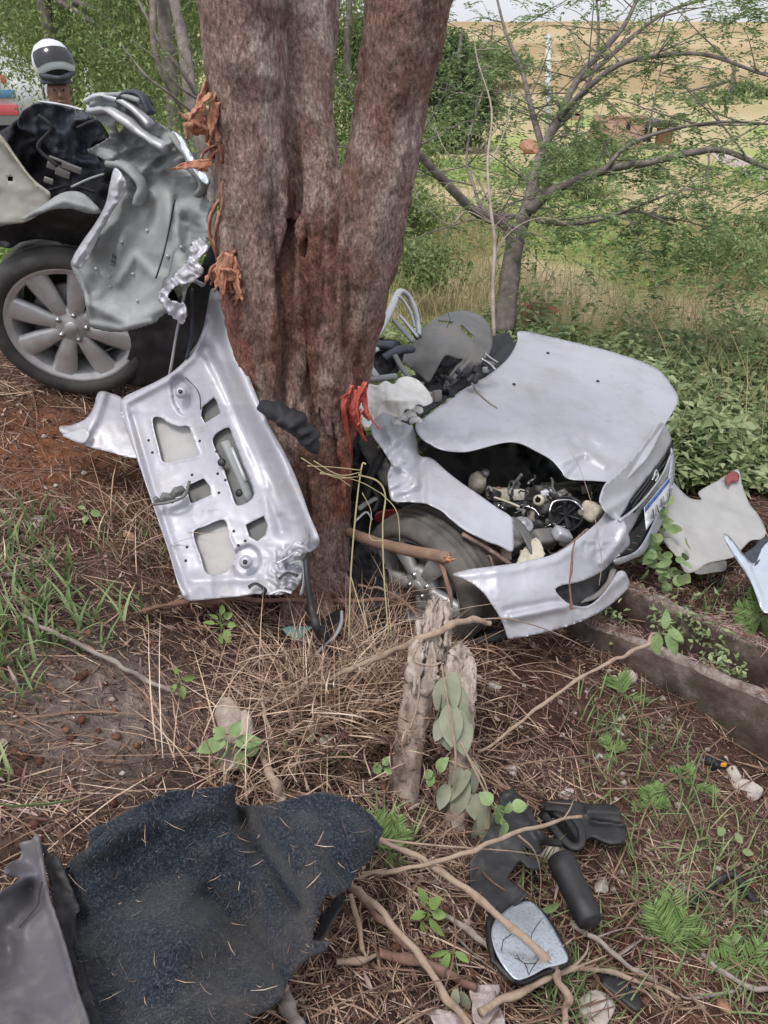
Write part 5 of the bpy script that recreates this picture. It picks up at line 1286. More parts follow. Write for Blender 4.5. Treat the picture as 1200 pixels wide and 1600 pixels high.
# wheel, turned in its arch
M['dustyrubber'] = mat('dusty_rubber', [(0,(.055,.05,.047)),(.5,(.10,.092,.086)),(1,(.16,.15,.14))], scale=9, rough=.9, bump=.3, bscale=60, dist=.002, dirt=((.22,.19,.17), 6, .45, .65, .6))
fw = wheel(front, P(652,916,2.89), (-.68, -.72, -.10), .275, .205, .17, 5, M['alloy'], phase=.9, nuts=4, m_tyre='dustyrubber')
sheet('arch_liner', [(620,790),(665,785),(700,806),(730,828),(760,846),(770,862),(800,870),(780,890),(800,930),(800,990),(770,1000),(740,960),(700,900),(660,850)], [(620,790,3.3),(800,870,3.2),(800,990,3.1),(700,900,3.35),(760,846,3.2)], M['black'], front, step=7, relief=crumple(30, .03, 5), thick=.006)
V, F = tube([P(722,834,2.70), P(760,856,2.72), P(800,884,2.74)], .011, segs=6, flat=.7, bump=.3, bscale=50); obj('wing_brace', V, F, M['rust'], front)
V, F = merge([box(P(772,874,2.78), (.03, .02, .018), rotm(.2, .6, .4), .4), tube([P(752,880,2.76), P(764,868,2.74), P(772,890,2.72)], .004, segs=6), box(P(790,868,2.80), (.02, .02, .012), rotm(.6, .2, .1), .4)]); obj('headlamp_bracket', V, F, M['rust'], front)
# door sill and body side, black and crushed under the tree
sheet('body_side', [(540,640),(572,680),(600,720),(612,785),(640,790),(640,850),(610,880),(600,960),(560,985),(545,900),(530,780)], [(540,640,3.05),(612,785,2.98),(600,960,2.86),(530,780,3.0),(640,850,3.1)], M['dark'], front, step=6, relief=add(crumple(34, .12, 15), crumple(12, .03, 16)), thick=.008)
sheet('red_lamp_piece', [(590,800),(625,796),(632,808),(612,818),(588,815)], [(590,800,2.9),(632,808,2.95),(588,815,2.92)], M['redlens'], front, step=4, relief=crumple(14, .01, 4))
for k, (pp, r, m_) in enumerate([([(560,795),(575,785),(590,778)], .012, 'primer'), ([(556,830),(590,842),(630,850)], .01, 'black'), ([(555,815),(572,800),(582,812)], .006, 'primerl'), ([(580,760),(592,780),(584,800)], .01, 'black'), ([(600,700),(580,740),(570,780)], .02, 'dark'),
                                ([(635,968),(660,962),(690,960)], .03, 'greytrim'), ([(740,1000),(780,990),(800,985)], .03, 'black')]):
    V, F = tube([P(a, b, 2.86) for a, b in pp], r, segs=8, bump=.4, seed=k, bscale=40, flat=.6); obj('crushed_bracket', V, F, M[m_], front)
# engine bay tub and contents
sheet('engine_bay_floor', [(650,690),(720,700),(800,690),(880,730),(945,760),(950,800),(900,850),(860,872),(805,885),(800,860),(800,810),(740,770),(690,730)], [(650,690,3.3),(880,730,3.75),(950,800,3.25),(805,885,2.95),(740,770,3.2),(860,800,3.5)], M['dark'], front, step=7, relief=add(crumple(30, .10, 33), crumple(11, .03, 34)), thick=.005)
def bx(nm, px_, py_, d, hw, hh, hd, rot, m_, bev=.2): V, F = box(P(px_, py_, d), (hw, hd, hh), rotm(*rot), bev); return obj(nm, V, F, M[m_], front)
def cy(nm, px_, py_, d, prof, ax_, m_, segs=20): V, F = lathe(prof, segs, P(px_, py_, d), ax_); return obj(nm, V, F, M[m_], front)
bx('battery', 790, 772, 3.12, .068, .022, .035, (-.35, .12, .25), 'cream', .15)
bx('battery_tray', 790, 786, 3.16, .075, .012, .045, (-.35, .12, .25), 'engine', .2)
cy('fluid_reservoir', 746, 752, 3.12, [(.001,.04),(.018,.038),(.022,.03),(.032,.022),(.036,0),(.034,-.04),(.001,-.042)], (.1, -.1, 1), 'cream')
cy('reservoir_cap', 757, 741, 3.10, [(.001,.02),(.016,.018),(.017,0)], (.3, -.2, 1), 'engine')
bx('valve_cover', 835, 775, 3.3, .06, .02, .05, (-.3, -.2, .6), 'engine')
bx('engine_block', 850, 815, 3.22, .09, .05, .07, (.2, .3, .4), 'engine', .3)
bx('engine_block', 800, 850, 3.0, .05, .03, .04, (.2, .1, .9), 'engine', .3)
cy('suspension_turret', 818, 818, 2.98, [(.001,.012),(.012,.012),(.013,.004),(.034,.0),(.042,-.010),(.040,-.06),(.036,-.1)], (.1, -.45, 1), 'primerl', 28)
cy('alternator', 848, 790, 3.08, [(.001,.02),(.03,.018),(.036,0),(.034,-.05),(.001,-.05)], (-.5, -.8, .5), 'engine')
cy('throttle_body', 842, 782, 3.05, [(.012,.02),(.02,.018),(.024,0),(.018,-.03)], (-.4, -.8, .6), 'cream')
cy('radiator_fan', 885, 803, 3.02, [(.02,-.02),(.058,-.02),(.062,.01),(.07,.012),(.072,-.02),(.07,-.04)], (-.5, -.75, .45), 'black', 32)
for k in range(6):
    th = k * math.pi / 3; r_, f_, u_ = frame_of((-.5, -.75, .45)); e = np.cos(th) * r_ + np.sin(th) * u_; c = P(885,803,3.03)
    V, F = tube([c, c + e * .03, c + e * .06], [.012, .016, .014], segs=6, flat=.2); obj('fan_blade', V, F, M['black'], front)
bx('headlamp_housing', 925, 800, 3.0, .045, .035, .04, (.2, .5, .8), 'cream', .5)
bx('slam_panel', 900, 768, 3.14, .09, .012, .03, (-.2, .25, .5), 'black', .3)
bx('slam_panel', 870, 760, 3.2, .10, .01, .02, (-.2, .1, .4), 'greytrim', .3)
bx('washer_tank', 850, 842, 2.95, .05, .03, .035, (.4, .2, .5), 'greytrim', .4)
bx('washer_tank', 878, 836, 2.93, .035, .022, .03, (.1, .5, .2), 'primerl', .5)
sheet('inner_wing_curl', [(800,808),(815,815),(835,845),(838,870),(828,860),(816,836),(804,822)], [(800,808,2.79),(838,870,2.80),(815,815,2.84)], M['greytrim'], front, step=3, relief=linerelief([(802,815),(830,860)], .01, 3))
sheet('bumper_foam', [(808,878),(820,855),(838,842),(846,850),(850,868),(842,876),(820,882)], [(808,878,2.76),(838,842,2.84),(850,868,2.78)], M['cream'], front, step=3, relief=add(crumple(9, .03, 4)), thick=.01)
sheet('cross_member', [(850,874),(880,858),(905,838),(918,826),(924,832),(908,850),(882,868),(858,878)], [(850,874,2.76),(924,832,2.9),(880,862,2.82)], M['rust'], front, step=3, relief=crumple(10, .012, 4), thick=.006)
# bonnet-shut edge and bits of harness
rw = np.random.default_rng(77)
cen = [(775,778),(775,790),(800,775),(830,760),(820,800),(850,800),(870,780),(900,790),(915,775),(880,830),(840,850),(815,855),(860,770),(895,820),(800,790),(870,840)]
for k in range(46):
    a, b = cen[k % len(cen)]; a += rw.normal(0, 8); b += rw.normal(0, 7); d0 = 3.02 + rw.uniform(-.04, .14)
    pts = [P(a, b, d0)]; dr = rw.normal(size=3); dr /= np.linalg.norm(dr)
    for _ in range(4): dr = dr + rw.normal(0, .7, 3); dr /= np.linalg.norm(dr); pts.append(pts[-1] + dr * rw.uniform(.012, .035))
    V, F = tube(pts, rw.uniform(.0015, .007), segs=6, n=5); obj('engine_hose' if k % 2 else 'harness_wire', V, F, M[['black','black','engine','dark','greytrim','chrome'][k % 6]], front)
for k in range(30):
    a, b = cen[(k * 5 + 3) % len(cen)]; a += rw.normal(0, 12); b += rw.normal(0, 9); h_ = rw.uniform(.008, .026, 3)
    V, F = box(P(a, b, 3.08 + rw.uniform(-.03, .12)), h_, rotm(*rw.uniform(0, 3, 3)), .4); obj('engine_fitting', V, F, M[['engine','black','primerl','engine','rust','greytrim','cream'][k % 7]], front)
V, F = tube([P(768,776,3.04), P(790,783,3.0), P(812,792,2.98)], .005, segs=6); obj('dipstick_tube', V, F, M['cream'], front)
V, F = tube([P(858,800,2.97), P(864,785,2.98), P(880,781,2.98), P(898,784,2.99), P(912,798,2.96)], .004, segs=6); obj('fuel_pipe', V, F, M['chrome'], front)
V, F = tube([P(800,745,3.18), P(812,732,3.2), P(828,738,3.2), P(834,760,3.15)], .003, segs=6); obj('harness_wire', V, F, M['black'], front)

# scuttle and cabin wreckage behind the bonnet
sheet('scuttle', [(640,662),(700,622),(760,585),(800,545),(790,520),(740,545),(690,590),(640,620),(600,640),(585,660),(610,665)], [(640,662,3.1),(800,545,4.0),(740,545,4.0),(600,640,3.2),(690,590,3.5)], M['dark'], front, step=6, relief=add(crumple(22, .09, 3), crumple(9, .03, 2)), thick=.006)
dome = [(628,560),(640,543),(655,520),(675,500),(700,489),(722,485),(745,490),(762,503),(769,522),(768,545),(757,562),(742,575),(720,592),(700,606),(694,603),(700,592),(712,575),(724,562),(714,560),(700,555),(692,560),(682,578),(670,597),(660,590),(645,578),(632,568)]
sheet('upturned_dashboard', dome, [(628,560,3.45),(700,489,3.75),(769,522,3.7),(757,562,3.55),(670,597,3.35),(700,540,3.36),(720,592,3.45),(745,490,3.8)], M['greytrim'], front, step=3.5, relief=add(crumple(60, .02, 5), linerelief([(700,495),(735,525),(745,565)], .012, 6)), thick=.006,
      holes=[[(718,510),(722,507),(741,525),(738,529),(726,520)],[(684,500),(708,502),(708,506),(686,504)]])
for k, (pp, r, m_) in enumerate([([(700,489),(703,500),(698,512)], .002, 'black'), ([(690,572),(705,575),(713,578)], .007, 'black'), ([(700,600),(716,580),(735,562)], .016, 'greytrim'), ([(752,560),(765,568),(775,578)], .006, 'chrome'), ([(758,552),(768,560),(778,566)], .005, 'lid')]):
    V, F = tube([P(a, b, 3.42) for a, b in pp], r, segs=8, flat=.6, bump=.2); obj('dashboard_fitting', V, F, M[m_], front)
for k in range(26):
    a, b = [(690,590),(672,620),(740,580),(760,565),(705,600),(650,600),(720,590),(690,615)][k % 8]; a += rw.normal(0, 7); b += rw.normal(0, 6); h_ = rw.uniform(.006, .025, 3)
    V, F = box(P(a, b, 3.46 - .003 * (b - 560) + rw.uniform(-.02, .06)), h_, rotm(*rw.uniform(0, 3, 3)), .4); obj('broken_trim', V, F, M[['black','dark','navy','greytrim','black','primer'][k % 6]], front)
sheet('dashboard_void', [(650,580),(690,545),(730,550),(752,568),(735,590),(700,615),(660,605)], [(650,580,3.6),(730,550,3.9),(700,615,3.6),(752,568,3.9)], M['dark'], front, step=5, relief=crumple(12, .06, 2), thick=.005)  # dark sheet painted in as the shade of the hollow behind the dashboard
# bent door frames sticking up
def tb(nm, pts, r, m_, flat=.7): V, F = tube([P(*q) for q in pts], r, segs=10, n=7, flat=flat); return obj(nm, V, F, M[m_], front)
tb('door_frame', [(585,530,3.3),(600,505,3.35),(612,480,3.4),(621,460,3.45),(628,455,3.47),(640,465,3.5),(648,482,3.5),(653,505,3.5),(655,525,3.48)], .017, 'primerl')
tb('door_frame', [(622,462,3.43),(632,472,3.45),(642,490,3.46),(648,512,3.46)], .010, 'primerl')
tb('door_frame', [(615,500,3.4),(628,514,3.4),(646,534,3.38)], .015, 'primer')
tb('window_channel', [(624,492,3.43),(638,508,3.42),(653,527,3.4)], .008, 'lid')
tb('window_channel', [(627,496,3.46),(640,512,3.45),(652,530,3.43)], .008, 'dark')
tb('roof_rail', [(566,555,3.1),(575,572,3.1),(588,590,3.1)], .02, 'primerl')
tb('roof_rail', [(565,594,3.08),(590,592,3.1),(618,588,3.14)], .018, 'primer')
tb('roof_rail', [(566,560,3.12),(578,552,3.14),(590,545,3.16)], .013, 'lid')
tb('seat_trim', [(572,530,3.3),(590,538,3.28),(615,540,3.26)], .03, 'navy', .6)
tb('seat_trim', [(600,560,3.25),(620,548,3.25),(642,545,3.3)], .03, 'navy', .6)
sheet('seat_back', [(565,540),(600,530),(625,535),(630,560),(615,585),(590,592),(570,575)], [(565,540,3.35),(625,535,3.35),(590,592,3.25)], M['dark'], front, step=4, relief=add(crumple(18, .09, 7), crumple(7, .02, 9)), thick=.01)
tb('steering_column', [(617,555,3.2),(628,575,3.18),(640,590,3.16)], .012, 'greytrim')
# burst airbag
ab = [(563,612),(575,600),(590,602),(602,595),(615,600),(622,592),(635,588),(650,592),(662,602),(672,616),(676,628),(664,634),(652,632),(645,640),(634,640),(626,650),(612,650),(598,645),(585,655),(576,668),(566,665),(560,640)]
sheet('airbag', ab, [(563,612,2.90),(635,588,3.02),(676,628,2.94),(612,650,2.86),(570,665,2.84),(620,620,2.88)], M['airbag'], front, step=3.2, relief=add(crumple(34, .07, 61), crumple(15, .012, 62), lambda x, y: .05 * np.exp(-((x - 615) / 35) ** 2 - ((y - 622) / 22) ** 2)), thick=.004)
for k, (a, b) in enumerate([(628,652),(640,648),(650,640),(618,660),(648,656)]):
    V, F = tube([P(a - 6, b + 3, 2.98), P(a, b - 2, 2.95), P(a + 7, b + 2, 2.98)], .012, segs=8, bump=.5, bscale=60, seed=k); obj('torn_airbag_cloth', V, F, M['airbag'], front)
# ================================================================== loose pieces lying about
def gdep(px, py, lift=0.0):
    return float((G(px, py, lift) - CAM) @ FWD)
# felt boot liner in the foreground
fl = thing('felt_liner', 'torn dark blue grey felt boot liner lying across the near bank', 'felt liner', G(340, 1420))
fo = [(105,1352),(140,1322),(170,1292),(142,1316),(140,1298),(168,1284),(210,1262),(262,1240),(310,1234),(352,1230),(368,1229),(369,1258),(400,1259),(440,1252),(480,1241),(515,1238),(550,1252),(580,1274),(598,1296),(590,1318),(578,1342),(556,1366),(545,1388),(528,1398),(512,1399),
      (500,1420),(492,1448),(488,1468),(500,1470),(516,1474),(500,1488),(472,1504),(450,1530),(445,1552),(420,1572),(390,1592),(370,1620),(330,1680),(200,1720),(120,1680),(150,1600),(128,1520),(112,1450),(104,1390)]
fc = [(105,1352,1.58),(260,1240,1.64),(368,1229,1.62),(369,1262,1.66),(515,1238,1.68),(598,1296,1.62),(560,1275,1.60),(512,1399,1.48),(516,1474,1.42),(445,1552,1.34),(330,1680,1.14),(120,1680,1.18),(110,1450,1.48),(160,1330,1.575),(200,1385,1.57),(280,1365,1.59),(215,1430,1.47),(275,1450,1.40),(300,1520,1.31),(200,1560,1.28),(270,1600,1.20),(330,1320,1.605),(375,1400,1.57),(410,1470,1.47),(440,1350,1.53),(470,1440,1.42),(150,1500,1.42)]
fc = [(a, b, d - .075 - .05 * math.exp(-((a - 130) / 70) ** 2)) for a, b, d in fc]
frel = add(lambda x, y: .03 * np.exp(-((x - 265) / 75) ** 2 - ((y - 1440) / 60) ** 2), linerelief([(372,1262),(410,1330),(470,1420)], -.075, 15), linerelief([(475,1290),(500,1350),(515,1395)], .045, 20), linerelief([(545,1255),(592,1300),(580,1340)], -.03, 16), linerelief([(130,1340),(200,1300),(300,1270),(360,1262)], .03, 20), linerelief([(330,1400),(400,1470),(450,1530)], -.03, 18), folds(120, .06, 6),
           linerelief([(300,1360),(345,1420),(420,1500)], -.018, 18), crumple(110, .02, 3), linerelief([(369,1240),(372,1290),(400,1330)], -.015, 10), linerelief([(110,1400),(170,1500),(190,1620)], -.03, 24), crumple(50, .006, 6))
fsh = sheet('felt_sheet', fo, fc, M['felt'], fl, step=6, relief=frel, thick=.006, jag=.7)
fmt = tps(fc)
# loose fibres standing off the felt
n = 9000
q = RNG.uniform([100, 1230], [600, 1640], (n * 2, 2)); q = q[inside(resample(rounded(fo), 8), q[:, 0], q[:, 1])][:n]
dz = fmt(q[:, 0], q[:, 1]) - frel(q[:, 0], q[:, 1]) - .001
W0 = P(q[:, 0], q[:, 1], dz); k = len(W0); a = unit(RNG.normal(size=(k, 3))); a -= FWD * np.abs(a @ FWD)[:, None] * .6; b = unit(RNG.normal(size=(k, 3)))
L = RNG.uniform(.003, .012, k)[:, None]
pts = np.stack([W0, W0 + a * L * .5 - FWD * .001, W0 + a * L * .8 + b * L * .3], 1)
V, F = ribbons(pts, np.full(k, .0006))
M['fibre'] = mat('felt_fibre', [(0,(.03,.04,.06)),(.5,(.09,.10,.135)),(1,(.26,.26,.28))], scale=20, rough=1, bump=0, island=.9)
o = obj('loose_fibre', V, F, M['fibre'], fl, smooth=False); o['kind'] = 'stuff'
q = q[:150]; W1 = P(q[:, 0], q[:, 1], dz[:150] - .003); a = unit(RNG.normal(size=(150, 3))); a -= FWD * (a @ FWD)[:, None]; L = RNG.uniform(.01, .05, 150)[:, None]
V, F = ribbons(np.stack([W1, W1 + a * L * .5 - FWD * .004, W1 + a * L], 1), RNG.uniform(.0007, .0018, 150))
tag(obj('straw_on_liner', V, F, M['straw'], smooth=False), 'bits of straw lying on the felt liner', 'straw', kind='stuff')
sheet('fastening_strap', [(527,1398),(541,1400),(522,1440),(505,1468),(488,1467),(500,1432)], [(527,1398,1.50),(541,1400,1.50),(500,1467,1.42),(488,1467,1.42)], M['black'], fl, step=4, smooth=False, off=-.012, label='black strap at the torn edge of the felt')
# grey plastic trim in the corner
gp = thing('plastic_trim', 'large grey plastic trim panel in the near corner beside the felt liner', 'trim panel', G(60, 1500))
gc = [(0,1400,1.38),(60,1310,1.52),(30,1360,1.50),(85,1400,1.46),(110,1500,1.32),(150,1640,1.14),(-60,1640,1.14),(-60,1430,1.34),(20,1480,1.38)]
grel = add(linerelief([(58,1312),(75,1400),(110,1500),(145,1620)], .02, 9), polyrelief([(-80,1420),(0,1400),(50,1380),(62,1410),(30,1450),(28,1500),(10,1540),(-80,1580)], -.045, 22), crumple(60, .008, 3), linerelief([(22,1455),(28,1510),(0,1545),(-50,1580)], .014, 7), linerelief([(10,1362),(50,1365)], .015, 9))
sheet('panel', [(30,1318),(50,1312),(54,1302),(64,1310),(68,1340),(74,1380),(82,1415),(92,1450),(104,1490),(118,1545),(140,1610),(150,1680),(-60,1700),(-80,1440),(-20,1410),(0,1396),(20,1382),(32,1372),(16,1368),(8,1358),(12,1350),(28,1344),(34,1330)],
      gc, M['greyplastic'], gp, step=5, relief=grel, thick=.004, off=-.10)
sheet('side_flange', [(66,1320),(78,1340),(86,1336),(98,1352),(112,1390),(124,1420),(118,1435),(128,1500),(150,1570),(178,1640),(150,1640),(112,1510),(86,1420)], [(66,1320,1.535),(112,1390,1.52),(150,1570,1.28),(86,1420,1.50)], M['black'], gp, step=5, relief=crumple(20, .01, 5), thick=.004, off=-.10)
V, F = tube([P(a, b, gd_) for a, b, gd_ in ((66,1378,1.35),(61,1398,1.335),(60,1412,1.325),(48,1428,1.315),(30,1450,1.30))], .0012, segs=5); obj('crack', V, F, M['black'], gp)

# wing mirror shell under the strut
ms = thing('mirror_shell', 'black mirror shell holding a shard of teal glass at the foot of the trunk', 'mirror', G(490, 990))
mc = [(440,985,2.56),(500,1010,2.50),(530,955,2.60),(530,975,2.52)]
sheet('shell', [(440,980),(462,974),(500,968),(528,952),(534,956),(532,975),(522,995),(508,1010),(490,1010),(462,1002),(446,992)], mc, M['black'], ms, step=3, relief=add(linerelief([(442,985),(470,1005),(500,1011),(520,998),(533,960)], .015, 4), crumple(30, .006, 2)), thick=.004)
M['teal'] = mat('teal_glass', [(0,(.09,.20,.19)),(.5,(.15,.30,.28)),(1,(.24,.40,.37))], scale=22, rough=.25, bump=.3, bscale=60, dist=.002, dirt=((.22,.20,.17), 22, .5, .7, .6))
sheet('glass', [(441,981),(455,977),(488,980),(476,990),(466,1001),(448,992)], mc, M['teal'], ms, step=3, off=-.018, smooth=False, thick=.003)
V, F = tube([P(534,955,2.50), P(533,975,2.47), P(522,996,2.44), P(505,1010,2.42), P(488,1030,2.40), P(470,1045,2.42), P(455,1060,2.42)], .0055, segs=8, bump=.3)
tag(obj('weatherstrip', V, F, M['primer'], label=None), 'thin grey rubber strip trailing from the mirror shell into the straw', 'rubber strip')

# black cloth bundle by the trunk
cb = [(412,632),(425,626),(445,632),(462,640),(478,655),(490,675),(494,690),(488,703),(475,702),(462,690),(448,680),(432,672),(420,660)]
V, F = tube([P(412,636,2.42), P(430,642,2.30), P(452,654,2.27), P(472,672,2.28), P(486,692,2.31), P(488,702,2.34)], [.022,.034,.040,.036,.028,.014], segs=24, n=9, flat=.8)
V = V + unit(V - V.mean(0)) * (folds(1.0, .05, 3)(V[:, 0] * 30, V[:, 2] * 30))[:, None]
tag(obj('black_sleeve', V, F, M['dark']),
    'black cloth bundle pinned between the boot lid and the trunk', 'cloth')

# broken black trim, mirror glass, hose and rubber piece on the right
bt_ = thing('broken_trim', 'torn black plastic panel with notched edge beside the two stumps', 'trim panel', G(780, 1380))
bc_ = [(795,1238,2.02),(735,1340,1.88),(740,1380,1.84),(790,1428,1.78),(825,1398,1.82),(848,1300,1.94),(870,1310,1.98),(820,1250,2.04),(775,1330,1.90)]
sheet('panel', [(786,1236),(800,1232),(815,1244),(828,1262),(838,1282),(846,1300),(862,1310),(877,1312),(880,1322),(862,1322),(850,1320),(842,1322),(850,1330),(838,1334),(826,1326),(815,1320),(822,1336),(848,1350),(842,1360),(826,1356),(812,1344),(804,1354),(792,1372),(804,1380),(824,1395),(806,1412),(790,1428),(764,1415),(742,1398),(734,1380),(734,1344),(752,1318),(768,1290),(778,1262)],
      bc_, M['black'], bt_, step=3.5, smooth=False, relief=add(linerelief([(800,1240),(830,1275),(850,1310)], .02, 8), linerelief([(824,1397),(790,1428)], .012, 4), crumple(60, .012, 6)), thick=.005)
gl = thing('mirror_glass', 'oval cracked wing mirror glass reflecting grey sky under the black panel', 'mirror', G(820, 1520))
M['mirror'] = mat('mirror_face', [(0,(.42,.46,.52)),(.5,(.50,.54,.60)),(1,(.58,.62,.68))], scale=9, rough=.32, metal=.55, bump=.1, dirt=((.22,.23,.25), 150, .52, .60, .6))
g5 = [(810,1410,1.80),(885,1495,1.64),(800,1528,1.58),(770,1450,1.68),(830,1460,1.69)]
go_ = [(806,1412),(828,1408),(845,1422),(862,1446),(878,1476),(888,1498),(876,1506),(852,1512),(830,1524),(808,1530),(792,1516),(776,1490),(768,1462),(772,1440),(786,1426)]
sheet('glass', go_, g5, M['mirror'], gl, step=3.5, thick=.003)
sheet('backing', [(764,1428),(800,1405),(835,1412),(868,1448),(890,1500),(850,1520),(812,1536),(786,1526),(766,1496),(758,1460)], g5, M['black'], gl, step=5, off=.03, relief=linerelief([(762,1440),(770,1500),(800,1530)], .03, 7), thick=.01)
rr = np.random.default_rng(5)
for k in range(7):
    a, b = rr.uniform(785, 855), rr.uniform(1435, 1505); th = rr.uniform(0, 3.1); pp = [(a, b)]
    for _ in range(4): th += rr.normal(0, .35); pp.append((pp[-1][0] + 9 * math.cos(th), pp[-1][1] + 9 * math.sin(th)))
    pp = [p_ for p_ in pp if inside(go_, np.array([p_[0]]), np.array([p_[1]]))[0]]
    if len(pp) > 2:
        V, F = tube([P(x_, y_, tps(g5)(x_, y_) - .0012) for x_, y_ in pp], .0007, segs=4, n=2); obj('crack', V, F, M['dark'], gl)
V, F = lathe([(.001, .07), (.024, .068), (.030, .064), (.034, .02), (.033, -.06), (.036, -.07), (.034, -.10), (.026, -.105), (.024, -.08), (.001, -.08)], 24, P(903,1400,1.84), P(925,1440,1.80) - P(883,1352,1.92))
tag(obj('plastic_sleeve', V, F, M['black']), 'short glossy black plastic sleeve lying beside the notched black panel', 'plastic tube')
sheet_r = thing('rubber_mount', 'crushed dark rubber moulding with folded loop on the rubble', 'rubber part', G(910, 1300))
rc = [(845,1255,2.20),(975,1295,2.14),(905,1325,2.08),(960,1255,2.22)]
sheet('rubber_sheet', [(842,1256),(860,1250),(890,1250),(920,1256),(950,1256),(966,1262),(972,1280),(977,1298),(974,1314),(950,1316),(925,1306),(912,1318),(904,1328),(888,1322),(870,1300),(852,1280)], rc, M['black'], sheet_r, step=3.5, relief=add(linerelief([(848,1260),(885,1280),(910,1320)], .03, 7), linerelief([(856,1276),(890,1320)], -.03, 6), linerelief([(925,1284),(972,1290)], -.02, 4), linerelief([(920,1266),(968,1268)], .02, 8)), thick=.012)
V, F = tube([P(850,1262,2.16), P(880,1266,2.13), P(905,1290,2.08), P(908,1318,2.04), P(892,1322,2.04), P(868,1298,2.08), P(850,1272,2.14)], .011, segs=8, flat=.5, n=6); obj('loop', V, F, M['black'], sheet_r)
rod = obj('black_rail', *tube([G(1056,1430,.02), G(1090,1402,.03), G(1120,1378,.04), G(1142,1366,.05), G(1152,1372,.05), G(1165,1390,.03), G(1180,1412,.01)], [.008,.009,.009,.010,.012,.013,.008], segs=8, n=4), M['black'])
tag(rod, 'thin black bent rail lying on the rubble near the palm-like grass', 'rail')
sh = thing('black_fragment', 'black plastic fragment with a yellow label by the white rocks', 'fragment', G(1120, 1200))
V, F = box(G(1122,1195,.02), (.032,.016,.02), rotm(.2,.3,.3), .4); obj('body', V, F, M['black'], sh)
V, F = box(G(1127,1192,.035) - FWD * .018, (.010,.004,.006), rotm(-.2,.3,.3), .3); obj('label', V, F, M['orangeplastic'], sh)
V, F = box(G(1108,1190,.02), (.016,.014,.014), rotm(.5,.8,.3), .4); obj('lug', V, F, M['black'], sh)
bs = sheet('black_shell_fragment', [(938,1525),(958,1520),(985,1540),(1002,1562),(998,1580),(980,1575),(958,1560),(942,1545)], [(938,1525,gdep(938,1525,.03)),(1002,1562,gdep(1002,1562,.03)),(980,1578,gdep(980,1578,.02))], M['black'], step=3.5, relief=linerelief([(945,1535),(995,1575)], .025, 12), thick=.005)
tag(bs, 'curved black shell fragment half hidden by sticks near the bottom edge', 'fragment')

# detached body panels by the ditch
dp = thing('loose_bumper_panel', 'dull grey bumper skin with a red mark lying beyond the ditch', 'car panel', G(1110, 880))
dc_ = [(1045,780,3.75),(1150,742,4.15),(1198,835,3.75),(1130,880,3.50),(1070,893,3.45),(1110,810,3.75)]
sheet('skin', [(1048,750),(1060,762),(1078,778),(1096,780),(1092,768),(1120,752),(1148,734),(1156,738),(1160,758),(1172,788),(1186,806),(1197,830),(1190,842),(1172,845),(1150,868),(1132,874),(1105,880),(1085,893),(1070,893),(1058,870),(1035,840),(1040,800),(1044,770)], dc_, M['dullpanel'], dp, step=4, relief=add(crumple(60, .04, 4), crumple(22, .012, 3)), thick=.004)
sheet('return_flange', [(1085,893),(1105,880),(1132,874),(1134,890),(1115,894),(1095,897)], [(1085,893,3.46),(1132,874,3.52),(1115,896,3.44)], M['greytrim'], dp, step=4, thick=.004)
sheet('red_mark', [(1133,745),(1146,736),(1155,742),(1153,752),(1144,752),(1138,760)], dc_, M['redlens'], dp, step=3, off=-.045, thick=.001)
bp = thing('loose_wing_panel', 'shiny pale blue silver wing panel with black edge at the right margin', 'car panel', G(1185, 940))
bpc = [(1130,838,3.35),(1200,845,3.4),(1190,950,3.05),(1240,940,3.1),(1160,880,3.25)]
sheet('skin', [(1130,836),(1140,838),(1162,866),(1180,880),(1196,850),(1240,830),(1260,900),(1240,960),(1200,958),(1188,948),(1176,915),(1160,888),(1142,862)], bpc, M['bluepanel'], bp, step=4, relief=add(linerelief([(1135,840),(1165,880),(1190,940)], .025, 6), crumple(40, .03, 3)), thick=.003)
sheet('dark_lining', [(1162,868),(1178,854),(1190,842),(1205,838),(1196,858),(1180,884)], [(1162,868,3.36),(1205,838,3.5),(1180,884,3.3)], M['navy'], bp, step=4, off=-.05, thick=.004)

# ================================================================== concrete drain with two side walls
M['coping'] = mat('pale_concrete_top', [(0,(.12,.09,.08)),(.45,(.25,.205,.185)),(1,(.40,.36,.34))], scale=28, rough=.95, bump=.9, bscale=70, dist=.006, dirt=((.07,.05,.04), 12, .48, .62, .8), spec=.1)
def wall(name, label, a, b, w, top, bot, seed):
    """long low concrete wall between world points a and b, with worn arrises"""
    a, b = _np(a), _np(b); d = (b - a); L = np.linalg.norm(d[:2]); t = d / L; s = np.array([-t[1], t[0], 0]) 
    n = int(L / .02); u = np.linspace(0, 1, n)
    prof = [(-w/2, bot), (-w/2 - .004, -.06), (-w/2, -.014), (-w/2 + .012, 0), (0, .003), (w/2 - .012, 0), (w/2, -.014), (w/2 + .004, -.06), (w/2, bot)]
    V = np.array([[a + d * q + s * p[0] + np.array([0, 0, p[1]]) for p in prof] for q in u])
    nz = fbm(V[..., 0] * 16, V[..., 1] * 16, V[..., 2] * 16, seed=seed) - .5; n2_ = ridge(V[..., 0] * 40, V[..., 1] * 40, V[..., 2] * 40, seed=seed + 1) - .6
    V += s * (nz * .02)[..., None] + np.array([0, 0, 1]) * (nz * .018 + n2_ * .006)[..., None]
    k = len(prof); i, j = np.meshgrid(np.arange(n - 1), np.arange(k - 1), indexing='ij')
    F = np.stack([i*k+j, i*k+j+1, (i+1)*k+j+1, (i+1)*k+j], -1).reshape(-1, 4)
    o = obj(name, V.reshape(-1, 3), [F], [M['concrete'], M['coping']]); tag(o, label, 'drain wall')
    jf = j.ravel(); o.data.polygons.foreach_set('material_index', ((jf >= 2) & (jf <= 5)).astype(np.int32))  # top faces take the paler concrete, side faces the darker one
    return o
